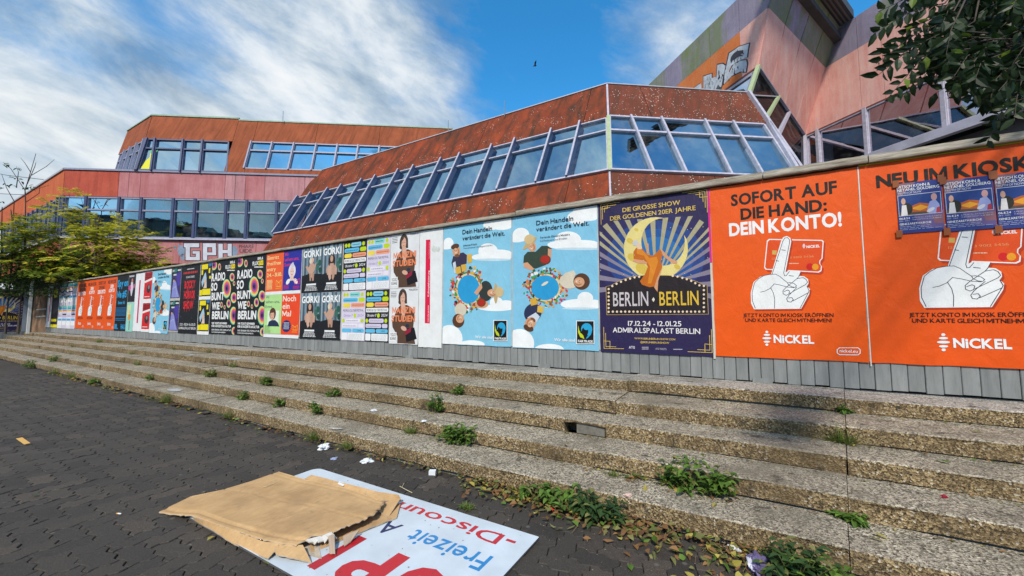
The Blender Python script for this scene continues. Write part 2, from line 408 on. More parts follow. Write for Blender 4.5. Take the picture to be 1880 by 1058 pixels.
# ================================================================ the buildings
def hazy(c): return c
def m_panel(name, c1, c2, streak, spots=0.0, spotc=(.75, .72, .66), rot=(0, 0, 0), moss=None, sc=(5, .35, .35), streakc=None):
    def f(t, b):
        n = noise_(t, 1.4, 7, .68); c = ramp(t, n, [(.32, c1), (.68, c2)])
        s = noise_(t, 1.6, 6, .65, sc=sc, rot=rot, dist=.6)
        c = mixc(t, ramp(t, s, [(.42, 0), (.68, streak)]), c, streakc or tuple(q*.33 for q in c1))
        if moss: c = mixc(t, ramp(t, noise_(t, .9, 5, .6, sc=(1.3, 1.3, .5)), [(.50, 0), (.62, .75)]), c, moss)
        gr = noise_(t, 45, 4, .7); c = mixc(t, .6, c, ramp(t, gr, [(.3, .6), (.7, 1.25)]), 'MULTIPLY')
        if spots:
            v = voro(t, 16); m1 = ramp(t, v.outputs['Distance'], [(.12, 1), (.22, 0)])
            m2 = ramp(t, noise_(t, 2.2, 4, .6), [(.62-spots*.2, 0), (.72-spots*.2, 1)])
            c = mixc(t, math_(t, 'MULTIPLY', m1, m2), c, spotc)
        t.links.new(c, b.inputs['Base Color']); bumpn(t, b, gr, .35, .01)
    return mat(name, rough=.85, spec=.2, build=f)
M_RUST = m_panel('orange_red_weathered_panel', (.14, .032, .016), (.32, .060, .020), .97, .45, streakc=(.05, .028, .018), sc=(2.0, .55, .55))
M_RUST2 = m_panel('brown_red_weathered_panel', (.13, .036, .022), (.21, .056, .032), .8, .95, streakc=(.08, .04, .025))
M_TERRA = m_panel('terracotta_panel', (.26, .070, .032), (.36, .10, .042), .5, 0)
M_RED = m_panel('faded_red_panel', (.42, .075, .05), (.52, .11, .07), .35, 0)
M_ORED = m_panel('orange_red_panel', (.52, .11, .045), (.58, .15, .06), .3, 0)
M_MAUVE = m_panel('mauve_pink_panel', (.42, .15, .16), (.53, .24, .25), .5, 0, streakc=(.34, .09, .09))
M_MAUVE2 = m_panel('pale_mauve_panel', (.48, .22, .24), (.56, .29, .31), .4, 0)
M_PINK = m_panel('salmon_pink_panel', (.72, .33, .29), (.84, .46, .40), .45, 0, streakc=(.88, .74, .66))
M_ORANGE = m_panel('orange_painted_panel', (.66, .16, .04), (.74, .24, .07), .25, 0, streakc=(.62, .30, .20))
M_LILAC = m_panel('grey_lilac_panel', (.28, .25, .35), (.37, .33, .44), .3, 0, moss=(.20, .25, .10))
M_MOSS = m_panel('grey_green_panel', (.22, .25, .15), (.30, .30, .30), .3, 0, moss=(.20, .26, .09))
M_LAV = mat('lavender_metal', (.25, .26, .36), .5, .4, var=.12, vs=8)
M_LAVL = mat('pale_lavender_metal', (.42, .41, .50), .5, .4, var=.2, vs=10)
M_BLU = mat('blue_metal', (.055, .07, .15), .45, .4, var=.12, vs=6)
M_GRN = mat('pale_green_metal', (.34, .42, .24), .5, .4, var=.15, vs=10)
M_COP = mat('coping_metal', (.42, .42, .46), .45, .5, metal=.3, var=.15, vs=6)
M_COPG = mat('greenish_coping', (.22, .32, .24), .6, .4, var=.2, vs=5)
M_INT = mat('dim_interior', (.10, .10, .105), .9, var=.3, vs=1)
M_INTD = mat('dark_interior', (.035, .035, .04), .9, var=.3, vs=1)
M_CUR = mat('white_curtain', (.72, .74, .74), .9)
M_BLIND = mat('grey_blind', (.45, .48, .50), .8)
M_ROOF = mat('bitumen_roof', (.07, .07, .07), .95, var=.2)
def glass(name, tint, refl, trans):
    if name in _mats: return _mats[name]
    m = bpy.data.materials.new(name); m.use_nodes = True; t = m.node_tree; t.nodes.clear()
    gl = N_(t, 'ShaderNodeBsdfGlossy', Roughness=.015); gl.inputs['Color'].default_value = (*tint, 1)
    tr = N_(t, 'ShaderNodeBsdfTransparent'); tr.inputs['Color'].default_value = (*trans, 1)
    wv = noise_(t, 1.7, 2, .5); bp = N_(t, 'ShaderNodeBump', Strength=.05, Distance=.02); t.links.new(wv, bp.inputs['Height']); t.links.new(bp.outputs[0], gl.inputs['Normal'])
    fr = N_(t, 'ShaderNodeFresnel', IOR=1.5)
    rv = N_(t, 'ShaderNodeObjectInfo').outputs['Random']; rk = ramp(t, rv, [(0, refl*.62), (1, min(1, refl*1.2))])
    fac = math_(t, 'ADD', math_(t, 'MULTIPLY', fr.outputs[0], 1-refl), rk, True)
    drt = ramp(t, noise_(t, 1.3, 6, .7), [(.5, 0), (.8, .16)]); df = N_(t, 'ShaderNodeBsdfDiffuse'); df.inputs['Color'].default_value = (.5, .5, .48, 1)
    mx = N_(t, 'ShaderNodeMixShader'); t.links.new(fac, mx.inputs[0]); t.links.new(tr.outputs[0], mx.inputs[1]); t.links.new(gl.outputs[0], mx.inputs[2])
    o = N_(t, 'ShaderNodeOutputMaterial'); my = N_(t, 'ShaderNodeMixShader'); t.links.new(drt, my.inputs[0]); t.links.new(mx.outputs[0], my.inputs[1]); t.links.new(df.outputs[0], my.inputs[2]); t.links.new(my.outputs[0], o.inputs[0]); _mats[name] = m; return m
G_A = glass('blue_tinted_glass', (.34, .54, .66), .32, (.68, .80, .86))
G_B = glass('teal_tinted_glass', (.52, .68, .74), .34, (.62, .72, .74))
G_B2 = glass('dark_teal_glass', (.36, .60, .72), .25, (.3, .45, .5))
G_C = glass('mauve_tinted_glass', (.78, .72, .80), .62, (.35, .35, .37))

class Plane:
    """facade plane: origin O, in-plane right u, in-plane up v, outward n"""
    def __init__(s, O, u, vdir, cam=CAM):
        s.O = V(O); s.u = V(u).normalized(); vd = V(vdir)
        s.v = (vd-s.u*vd.dot(s.u)).normalized(); s.n = s.u.cross(s.v)
        if s.n.dot(cam-s.O) < 0: s.n = -s.n
    def px(s, x, y): p = hit(x, y, s.O, s.n)-s.O; return p.dot(s.u), p.dot(s.v)
    def P(s, a, b, d=0.0): return s.O+s.u*a+s.v*b+s.n*d
def panel(pl, poly, m, parent, name='panel', d0=-.05, d1=.03, gap=.008):
    c = (sum(p[0] for p in poly)/len(poly), sum(p[1] for p in poly)/len(poly))
    q = []
    for a, b in poly:
        da, db = a-c[0], b-c[1]
        q.append((a-math.copysign(min(gap, abs(da)), da), b-math.copysign(min(gap*.3, abs(db)), db)))
    MB().prism([pl.P(a, b, d0) for a, b in q], pl.n*(d1-d0), m).build(name, parent)
prnd = random.Random(99)
def window(pl, q, parent, G, MF, trans=None, fw=.05, curtain=None, depth=.07, name='window', skip=False):
    """q: four (a,b) corners bottom-left, bottom-right, top-right, top-left. trans: height fraction of the transom"""
    BL, BR, TR, TL = [V((*p, 0)) for p in q]
    f = MB()
    def W(p, d): return pl.P(p.x, p.y, d)
    for A, B in ((BL, BR), (TL, TR), (BL, TL), (BR, TR)):
        f.bar(W(A, 0), W(B, 0), fw, depth, pl.n, MF, off=-depth*.4)
    rows = [(0, 1)]
    if trans:
        a, b = BL.lerp(TL, trans), BR.lerp(TR, trans)
        f.bar(W(a, 0), W(b, 0), fw*1.15, depth*1.02, pl.n, MF, off=-depth*.4); rows = [(0, trans), (trans, 1)]
    fo = f.build(name, parent)
    for lo, hi in rows:
        tilt_ = [prnd.uniform(-.007, .004) for _ in range(4)]
        c = [BL.lerp(TL, lo), BR.lerp(TR, lo), BR.lerp(TR, hi), BL.lerp(TL, hi)]
        MB().prism([W(p, -.02+q) for p, q in zip(c, tilt_)], pl.n*-.006, G).build('pane', fo)
    for (f0, f1, g0, g1) in (curtain or []):
        m = MB(); n = 14
        for i in range(n):
            s0, s1 = f0+(f1-f0)*i/n, f0+(f1-f0)*(i+1)/n
            z0, z1 = (-.16-.03*(i % 2)), (-.16-.03*((i+1) % 2))
            pts = []
            for s_, z_ in ((s0, z0), (s1, z1)):
                lo_ = BL.lerp(BR, s_); hi_ = TL.lerp(TR, s_)
                pts.append((W(lo_.lerp(hi_, g0), z_), W(lo_.lerp(hi_, g1), z_)))
            m.poly([pts[0][0], pts[1][0], pts[1][1], pts[0][1]], M_CUR)
        m.build('curtain', fo)
    return fo
def mullion(pl, a, b, parent, m=None, w=.06, d=.15, off=-.03):
    MB().bar(pl.P(*a), pl.P(*b), w, d, pl.n, m or M_LAV, off=off).build('mullion', parent)

# ---------------- A: low wing with slanted facades, rust red
YA = -4.43+9; ZA = 1.195+.3827*9
tl = R_(28.6)
P1 = Plane((0, YA, ZA), (1, 0, 0), (0, sin(tl), cos(tl)))
bA = thing('rust_red_pavilion', 'low pavilion with slanted rust red panels and a tilted blue window band behind the fence', 'building', (-5, 6, .56))
vs0 = 0.0; vw = P1.px(1115, 217)[1]; vt = P1.px(1115, 157)[1]
aL = (P1.px(583, 317)[0]+P1.px(506, 427)[0]+P1.px(555.6, 358)[0])/3
h0a, h0v = P1.px(1120, 312); hTa, hTv = P1.px(1114.5, 157)
def hipa(v): return h0a+(hTa-h0a)*(v-h0v)/(hTv-h0v)
vlow = -3.3
js = [P1.px(x, y)[0] for x, y in ((1072, 225), (736, 301))]
js = [js[0], js[0]-(js[0]-js[1])/2, js[1], js[1]-(js[0]-js[1])/2]
while js[-1]-2.3 > aL: js.append(js[-1]-(js[0]-js[2])/2)
ed = [None]+[j for j in js if j > aL+.4]+[aL]
for lo, hi in ((vw, vt), (vlow, -.02)):
    for k in range(len(ed)-1):
        r0, r1 = (hipa(lo), hipa(hi)) if k == 0 else (ed[k], ed[k])
        if k == 0: r0 -= .01; r1 -= .01
        panel(P1, [(ed[k+1], lo), (r0, lo), (r1, hi), (ed[k+1], hi)], M_RUST, bA)
def strip(pl, a0, a1, v0, v1, d0, d1, m, name, parent):
    MB().prism([pl.P(a0, v0, d0), pl.P(a1, v0, d0), pl.P(a1, v1, d0), pl.P(a0, v1, d0)], pl.n*(d1-d0), m).build(name, parent)
strip(P1, aL-.03, hTa+.01, vt+.004, vt+.05, -.30, .06, M_COP, 'coping', bA)
sx = [506, 530, 562, 587.5, 625, 651, 694, 723, 775, 811, 872.5, 917, 988, 1044]
sa = [P1.px(x, 583-.1925*(x+298))[0] for x in sx]
tr1 = (P1.px(1111, 241)[1])/vw
M_SL = M_LAV
cur = {2: [(.3, .95, 0, 1)], 3: [(.05, .75, 0, .95)], 4: [(.3, .9, 0, .9)], 6: [(.55, .95, 0, .72)], 9: [(.25, .55, 0, .72)], 13: [(.05, .42, .02, .98)], 1: [(.4, .6, 0, .9)]}
for k in range(len(sa)):
    a0 = sa[k]; last = k == len(sa)-1
    a1b, a1t = (h0a-.04, hipa(vw)-.04) if last else (sa[k+1], sa[k+1])
    window(P1, [(a0, .03), (a1b, .03), (a1t, vw-.03), (a0, vw-.03)], bA, G_A, M_LAVL, tr1, .04, cur.get(k))
    mullion(P1, (a0, 0), (a0, vw), bA, M_BLU, .045, .17)  # dark blue body holds the shade of the mullion's side faces
    MB().bar(P1.P(a0, 0), P1.P(a0, vw), .05, .02, P1.n, M_LAVL, off=.141).build('mullion_cap', bA)
strip(P1, aL, h0a, -.03, .02, -.05, .10, M_LAVL, 'sill', bA)
strip(P1, aL, hipa(vw), vw-.02, vw+.0, -.1, .0, M_DARK, 'painted_shadow_line', bA)  # dark strip standing in for the shadow under the parapet
# second facade
D2 = FWH*cos(R_(84))+RGT*sin(R_(84))
Hs, Ht = P1.P(h0a, 0), P1.P(hTa, vt)
P2 = Plane(Hs, D2, Ht-Hs)
Ht2 = P2.px(1114.5, 157); hip2 = lambda v: Ht2[0]*v/Ht2[1]
v2t = Ht2[1]; v2w = P2.px(1118, 213)[1]
eT, eW, eS = P2.px(1372, 176), P2.px(1399, 228), P2.px(1458, 303)
def end2(v): return eT[0]+(eS[0]-eT[0])*(eT[1]-v)/(eT[1]-eS[1])
j2 = P2.px(1153, 160)[0]
def quad2(a0, a1, v0, v1):   # a0/a1 None = hip / end
    return [(hip2(v0)+.01 if a0 is None else a0, v0), (end2(v0) if a1 is None else a1, v0), (end2(v1) if a1 is None else a1, v1), (hip2(v1)+.01 if a0 is None else a0, v1)]
for lo, hi in ((v2w, v2t), (vlow, -.02)):
    cuts = [None, 2.6 if hi < 0 else j2+.35, None]
    panel(P2, quad2(None, cuts[1], lo, hi), M_RUST2, bA); panel(P2, quad2(cuts[1], None, lo, hi), M_RUST2, bA)
MB().prism([P2.P(hip2(v2t)-.0, v2t+.004, -.3), P2.P(end2(v2t)+.02, v2t+.004, -.3), P2.P(end2(v2t)+.02, v2t+.05, -.3), P2.P(hip2(v2t), v2t+.05, -.3)], P2.n*.36, M_COP).build('coping', bA)
pairs = [((1157, 216), (1196, 313.6)), ((1213, 220), (1257, 316.6)), ((1293, 225), (1338, 317)), ((1345, 229), (1392, 312)), ((1401, 229), (1450, 303))]
L2 = [((hip2(0)+.03, .0), (hip2(v2w)+.03, v2w))]
for tp, bt in pairs:
    a, b = P2.px(*tp), P2.px(*bt)
    sl_ = (b[0]-a[0])/(a[1]-b[1]); L2.append(((a[0]+sl_*(a[1]), 0), (a[0]+sl_*(a[1]-v2w), v2w)))
cur2 = {2: [], 4: [(.1, .5, 0, .7)]}
for k in range(5):
    (b0, t0), (b1, t1) = L2[k], L2[k+1]
    window(P2, [(b0[0], .03), (b1[0], .03), (t1[0], v2w-.03), (t0[0], v2w-.03)], bA, G_A, M_LAVL, .72, .055, cur2.get(k))
    if k: mullion(P2, b0, t0, bA, M_LAVL, .055, .12)
mullion(P2, L2[5][0], (end2(v2w), v2w), bA, M_LAVL, .09, .16)
mullion(P2, (end2(0)+.02, 0), (end2(v2t)+.02, v2t), bA, M_LAVL, .08, .16)
strip(P2, 0, end2(0), -.03, .02, -.05, .10, M_LAVL, 'sill', bA)
MB().bar(Hs-P1.v*.02, P1.P(hipa(vw), vw), .09, .10, (P1.n+P2.n), M_GRN, off=-.02).build('corner_post', bA)
MB().bar(P1.P(hipa(vw), vw), Ht, .05, .05, (P1.n+P2.n), M_LAVL, off=-.0).build('corner_trim', bA)
MB().bar(P1.P(hipa(vlow), vlow), Hs-P1.v*.05, .04, .05, (P1.n+P2.n), M_LAVL, off=-.0).build('corner_trim', bA)
# roof, interior and closing walls
roofz = Ht.z-.25
aLt = P1.P(aL, vt, -.3); cT = V((Ht.x, Ht.y+.3, 0)); eTw = P2.P(end2(v2t), v2t, -.3)
rf = [(aLt.x, aLt.y, roofz), (cT.x, cT.y, roofz), (eTw.x, eTw.y, roofz), (eTw.x+.5, eTw.y+5, roofz), (aLt.x, aLt.y+7, roofz)]
MB().prism(rf, (0, 0, -.25), M_ROOF).build('roof', bA)
side = [P1.P(aL, vlow, -.06), P1.P(aL, vt, -.06), P1.P(aL, vt, -.06)+V((0, 6, 0)), V((P1.P(aL, vlow).x, P1.P(aL, vt).y+6, P1.P(aL, vlow).z))]
MB().prism(side, (.06, 0, 0), M_RUST).build('side_wall', bA)
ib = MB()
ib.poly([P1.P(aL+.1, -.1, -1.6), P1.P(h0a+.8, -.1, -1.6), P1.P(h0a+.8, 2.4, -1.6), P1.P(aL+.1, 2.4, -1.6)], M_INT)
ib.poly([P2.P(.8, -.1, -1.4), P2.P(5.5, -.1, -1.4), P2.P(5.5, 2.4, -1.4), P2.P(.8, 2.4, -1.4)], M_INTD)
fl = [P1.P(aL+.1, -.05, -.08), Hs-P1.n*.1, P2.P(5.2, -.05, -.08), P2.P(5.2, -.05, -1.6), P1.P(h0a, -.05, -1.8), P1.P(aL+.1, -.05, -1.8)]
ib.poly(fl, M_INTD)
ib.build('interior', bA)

# ---------------- B: two storey block at the back left
bB = thing('terraced_block', 'two storey block with red and mauve bands stepping back at the far left', 'building', (-14, 10, .56))
K = atz(110, 435, ZA)
D85 = FWH*cos(R_(85.3))+RGT*sin(R_(85.3))
BR_ = Plane(K, D85, (0, 0, 1)); BL_ = Plane(K, (-1, 0, 0), (0, 0, 1))
zb1 = BR_.px(110, 359.5)[1]; zb2 = BR_.px(110, 312)[1]; zbase = BR_.px(288, 484)[1]
bx = [110, 218.6, 237, 258.5, 414, 432.7, 451.3, 487, 560, 640]
bm = [M_RED, M_MAUVE, M_MAUVE, M_MAUVE, M_MAUVE2, M_MAUVE2, M_MAUVE, M_MAUVE2, M_MAUVE2]
ba = [BR_.px(x, 340)[0] for x in bx]; ba[0] = 0
for k in range(len(bm)): panel(BR_, [(ba[k], zb1), (ba[k+1], zb1), (ba[k+1], zb2), (ba[k], zb2)], bm[k], bB)
la = [0, 3.2, 6.4, 9.6, 12.8, 16, 19]
for k in range(6): panel(BL_, [(la[k], zb1), (la[k+1], zb1), (la[k+1], zb2), (la[k], zb2)], M_ORED, bB)
strip(BR_, -.0, ba[-1], zb2+.003, zb2+.08, -.3, .08, M_LAV, 'coping', bB); strip(BL_, 0, 19, zb2+.003, zb2+.08, -.3, .08, M_COP, 'coping', bB)
bb = [BR_.px(x, 470)[0] for x in (110, 215, 330, 470, 600)]; bb[0] = 0
for k in range(4): panel(BR_, [(bb[k], zbase), (bb[k+1], zbase), (bb[k+1], -.06), (bb[k], -.06)], M_MAUVE if k != 1 else M_MAUVE, bB)
for k in range(6): panel(BL_, [(la[k], zbase), (la[k+1], zbase), (la[k+1], -.06), (la[k], -.06)], M_TERRA, bB)
mx_ = [110, 157.5, 218.6, 259, 318, 358, 415, 453, 508, 575]
ma = [BR_.px(x, 400)[0] for x in mx_]; ma[0] = .05
trB = BR_.px(260, 386)[1]/zb1
cb_ = {0: [(.0, .3, 0, 1)], 1: [(.0, .2, 0, 1)], 2: [(.05, .75, 0, .98)], 3: [(.25, .8, 0, .98)], 7: [(.0, .35, 0, .5)]}
for k in range(len(ma)-1):
    window(BR_, [(ma[k]+.04, .03), (ma[k+1]-.04, .03), (ma[k+1]-.04, zb1-.05), (ma[k]+.04, zb1-.05)], bB, G_B, M_LAV, trB, .06, cb_.get(k))
    mullion(BR_, (ma[k], -.05), (ma[k], zb1), bB, M_BLU, .10, .12)
strip(BR_, 0, ma[-1], -.07, .0, -.05, .14, M_LAVL, 'sill', bB); strip(BL_, 0, 19, -.07, 0, -.05, .14, M_LAVL, 'sill', bB)
strip(BR_, 0, ma[-1], zb1-.06, zb1-.01, -.1, .02, M_BLU, 'head_rail', bB)
lx = [0]+[.55, 1.5, 2.1, 3.0, 3.9, 4.8, 5.7, 6.6, 7.5, 8.4, 9.3, 10.2, 11.1, 12]
for k in range(len(lx)-1):
    window(BL_, [(lx[k]+.04, .03), (lx[k+1]-.04, .03), (lx[k+1]-.04, zb1-.05), (lx[k]+.04, zb1-.05)], bB, G_B2, M_LAV, .72, .05, [(.1, .8, 0, 1)] if k == 0 else None)
    mullion(BL_, (lx[k], -.05), (lx[k], zb1), bB, M_BLU, .10, .14)
# upper storey
K2 = atz(251, 314, K.z+zb2+.03); zt2 = K2.z+2.95
T2 = atz(280, 214, zt2)
BR2 = Plane(K2, D85, T2-K2); BL2 = Plane(K2, (-1, 0, 0), T2-K2)
h2 = BR2.px(280, 214); w2 = BR2.px(271, 255); hr = lambda v: h2[0]*v/h2[1]
l2 = BL2.px(280, 214); hl = lambda v: l2[0]*v/l2[1]
vw2, vt2 = w2[1], h2[1]
vwl = BL2.px(271, 255)[1]; vtl = l2[1]
rx = [BR2.px(x, y)[0] for x, y in ((419, 290), (458, 285), (583, 240), (698, 240), (830, 260))]
q_ = [(hr(vw2)+.01, vw2), (rx[0], vw2), (rx[0], vt2), (hr(vt2)+.01, vt2)]; panel(BR2, q_, M_TERRA, bB)
panel(BR2, [(rx[0], 0), (rx[1], 0), (rx[1], vt2-.1), (rx[0], vt2-.1)], M_TERRA, bB)
vwb = BR2.px(500, 262)[1]
for a, b in ((1, 2), (2, 3), (3, 4)): panel(BR2, [(rx[a], vwb), (rx[b], vwb), (rx[b], vt2-.1), (rx[a], vt2-.1)], M_TERRA, bB)
vb0 = BR2.px(500, 311)[1]
panel(BR2, [(rx[1], 0), (rx[4], 0), (rx[4], vb0-.03), (rx[1], vb0-.03)], M_TERRA, bB)
aLe = BL2.px(232.7, 249)[0]
panel(BL2, [(hl(vwl), vwl), (aLe, vwl), (aLe, vtl), (hl(vtl), vtl)], M_TERRA, bB)
strip(BR2, h2[0], rx[0], vt2+.003, vt2+.09, -.3, .07, M_COPG, 'coping', bB); strip(BR2, rx[0], rx[4], vt2-.09, vt2-.02, -.3, .06, M_COPG, 'coping', bB)
strip(BR2, rx[0]+.05, rx[0]+2.4, vt2-.018, vt2+.05, -.6, -.1, M_COPG, 'coping', bB)
strip(BL2, l2[0], aLe, vtl+.003, vtl+.07, -.3, .07, M_COPG, 'coping', bB)
gx = [((253, 312), (271.5, 257)), ((279, 314), (286.5, 257)), ((332, 315), (338, 258)), ((368, 316), (373.5, 259)), ((417.5, 316.5), (422, 260))]
ga = []
for bt, tp in gx:
    a, b = BR2.px(*bt), BR2.px(*tp); s_ = (b[0]-a[0])/(b[1]-a[1]); ga.append((a[0]-s_*a[1], a[0]+s_*(vw2-a[1])))
for k in range(4):
    fo = window(BR2, [(ga[k][0]+.03, .06), (ga[k+1][0]-.03, .06), (ga[k+1][1]-.03, vw2-.04), (ga[k][1]+.03, vw2-.04)], bB, G_B, M_BLU, .70, .06)
    mullion(BR2, (ga[k][0], 0), (ga[k][1], vw2), bB, M_BLU, .07, .14)
    if k:
        bl = MB()
        for j in range(7):
            v0 = .08+j*.20; bl.poly([BR2.P(ga[k][0]+.1, v0, -.14), BR2.P(ga[k+1][0]-.1, v0, -.14), BR2.P(ga[k+1][0]-.07, v0+.19, -.11), BR2.P(ga[k][0]+.12, v0+.19, -.11)], M_BLIND)
        bl.build('blind', fo)
    else:      # spray paint on the corner pane
        gp = MB()
        def gq(*pts): return [BR2.P(ga[0][0]+(ga[1][0]-ga[0][0])*(u_+.0)+(ga[0][1]-ga[0][0])*v_, v_*vw2, -.016) for u_, v_ in pts]
        gp.poly(gq((.12, .05), (.9, .05), (.75, .2), (.95, .3), (.62, .42), (.7, .52), (.45, .58), (.5, .42), (.3, .32)), mat('yellow_spray', (.62, .60, .03), .6))
        gp.poly([p+BR2.n*.001 for p in gq((.5, .55), (.9, .6), (.95, .75), (.5, .72), (.35, .6))], mat('green_spray', (.12, .42, .22), .6))
        gp.build('spray_paint', fo)
g2 = [462, 501, 541, 582, 621, 659, 698, 740]
a2 = [BR2.px(x, 262)[0] for x in g2]
for k in range(7):
    window(BR2, [(a2[k]+.02, vb0), (a2[k+1]-.02, vb0), (a2[k+1]-.02, vwb-.03), (a2[k]+.02, vwb-.03)], bB, G_B2, M_LAV, .68, .06, [(.0, .25, 0, .9)] if k == 3 else None)
    mullion(BR2, (a2[k], vb0-.03), (a2[k], vwb), bB, M_LAV, .06, .12)
kx = [0, .8, 1.6, 2.35, 3.1, 3.7]
for k in range(5):
    s_ = hl(1.0)
    if kx[k+1] > aLe-.1: break
    window(BL2, [(kx[k]+.04, .06), (kx[k+1]-.04, .06), (kx[k+1]+hl(vwl)-.04, vwl-.04), (kx[k]+hl(vwl)+.04, vwl-.04)], bB, G_B2, M_LAV, .70, .05, [(.5, .8, 0, 1)] if k in (1, 2) else None)
    mullion(BL2, (kx[k], 0), (kx[k]+hl(vwl), vwl), bB, M_LAV, .07, .14)
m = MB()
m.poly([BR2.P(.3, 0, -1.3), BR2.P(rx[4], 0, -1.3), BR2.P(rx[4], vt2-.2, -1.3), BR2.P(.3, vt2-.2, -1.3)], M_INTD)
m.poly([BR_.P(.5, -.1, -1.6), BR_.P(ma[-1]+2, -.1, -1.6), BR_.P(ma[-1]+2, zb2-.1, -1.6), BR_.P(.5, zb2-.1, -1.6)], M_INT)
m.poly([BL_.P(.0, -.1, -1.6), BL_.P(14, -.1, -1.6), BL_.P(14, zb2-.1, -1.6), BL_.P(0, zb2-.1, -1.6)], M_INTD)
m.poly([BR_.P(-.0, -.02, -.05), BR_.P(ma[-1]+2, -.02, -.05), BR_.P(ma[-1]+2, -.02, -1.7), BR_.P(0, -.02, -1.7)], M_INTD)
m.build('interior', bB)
r1 = BR_.P(0, zb2-.1, -.1); r2 = BR_.P(ba[-1]+2, zb2-.1, -.1); r0 = BL_.P(19, zb2-.1, -.1)
MB().prism([r1, r2, r2+V((-3, 14, 0)), r0+V((0, 12, 0)), r0], (0, 0, -.2), M_ROOF).build('roof', bB)
u0, u1, u2 = BR2.P(h2[0], vt2-.25, -.1), BR2.P(rx[4], vt2-.25, -.1), BL2.P(aLe, vtl-.25, -.1)
MB().prism([u0, u1, u1+V((-3, 9, 0)), u2+V((0, 8, 0)), u2], (0, 0, -.2), M_ROOF).build('roof', bB)
e0, e1 = BL2.P(aLe, 0, -.05), BL2.P(aLe, vtl, -.05)
MB().prism([e0, e1, e1+V((0, 8, 0)), V((e0.x, e1.y+8, e0.z))], (.05, 0, 0), M_TERRA).build('side_wall', bB)
# recessed dark ground floor
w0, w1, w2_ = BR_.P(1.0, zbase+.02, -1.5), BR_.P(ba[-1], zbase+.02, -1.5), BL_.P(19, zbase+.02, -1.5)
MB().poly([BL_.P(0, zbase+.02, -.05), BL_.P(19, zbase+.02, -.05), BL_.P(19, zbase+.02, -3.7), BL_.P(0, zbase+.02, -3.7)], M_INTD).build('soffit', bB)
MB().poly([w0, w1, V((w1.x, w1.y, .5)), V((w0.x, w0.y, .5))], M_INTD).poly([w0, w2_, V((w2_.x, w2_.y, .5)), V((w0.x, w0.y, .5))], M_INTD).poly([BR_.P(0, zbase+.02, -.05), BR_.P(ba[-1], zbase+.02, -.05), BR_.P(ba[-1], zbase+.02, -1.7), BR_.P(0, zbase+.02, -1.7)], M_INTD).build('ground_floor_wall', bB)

# ---------------- C: folded salmon pink wing at the right
bC = thing('pink_folded_wing', 'salmon pink folded facade under a grey lilac band at the upper right', 'building', (6, 8, .56))
azc = R_(-14.8); DC = FWH*cos(azc)+RGT*sin(azc); NC = FWH*cos(R_(75.2))+RGT*sin(R_(75.2))
C0 = CAM+NC*15.4; C0 = V((C0.x, C0.y, 0))
PC = Plane(C0, -DC, (0, 0, 1))
zpb = PC.px(1583, 201)[1]; zpt = PC.px(1579.7, 86.8)[1]; zct = PC.px(1578, 27)[1]; zsl = PC.px(1700, 247)[1]
def pc(x, y): a, b = PC.px(x, y); return PC.P(a, b)
Ct = pc(1514.6, 124.8); Ct.z = zpt; Cb = pc(1476.7, 250); Cb.z = zpb; Et = pc(1541.8, 54); Et.z = zct
Dt = atz(1410, 15, zpt)
Gt = Dt+(Et-Ct)
Db = hit(1390, 123, Dt, NC); zpl = Db.z
aC = lambda p: (p-C0).dot(PC.u)
ends = 11.5
cxs = [None]+[PC.px(x, 150)[0] for x in (1580, 1624, 1721, 1800)]
cxs += [cxs[-1]+1.4*k for k in range(1, 6)]
# right wing panels: salmon row and lilac row
for row, (lo, hi, pa_, pb_) in enumerate(((zpb, zpt, Cb, Ct), (zpt, zct, Ct, Et))):
    xsn = cxs[1:] if row == 0 else [PC.px(1573, 50)[0]]+[PC.px(1573, 50)[0]+1.55*k for k in range(1, 7)]
    panel(PC, [(aC(pa_)+.01, lo), (xsn[0], lo), (xsn[0], hi), (aC(pb_)+.01, hi)], M_PINK if row == 0 else M_LILAC, bC)
    for k in range(len(xsn)-1): panel(PC, [(xsn[k], lo), (xsn[k+1], lo), (xsn[k+1], hi), (xsn[k], hi)], M_PINK if row == 0 else M_LILAC, bC)
# left wing plane
PL = Plane(V((Dt.x, Dt.y, 0)), -DC, (0, 0, 1))
aP = lambda p: (p-PL.O).dot(PL.u)
lw = [PL.px(x, y)[0] for x, y in ((1359, 60), (1305, 100), (1260, 140), (1222, 160))]; lw += [lw[-1]-1.9*k for k in range(1, 4)]
dta, dba, gta = aP(Dt), aP(Db), aP(Gt)
panel(PL, [(lw[0], zpl), (dba-.01, zpl), (dta-.01, zpt), (lw[0], zpt)], M_PINK, bC)
panel(PL, [(lw[0], zpt), (dta-.01, zpt), (gta-.01, zct), (lw[0], zct)], M_LILAC, bC)
for k in range(len(lw)-1):
    panel(PL, [(lw[k+1], zpl), (lw[k], zpl), (lw[k], zpt), (lw[k+1], zpt)], M_ORANGE, bC)
    panel(PL, [(lw[k+1], zpt), (lw[k], zpt), (lw[k], zct), (lw[k+1], zct)], M_LILAC if k % 2 == 0 else M_MOSS, bC)
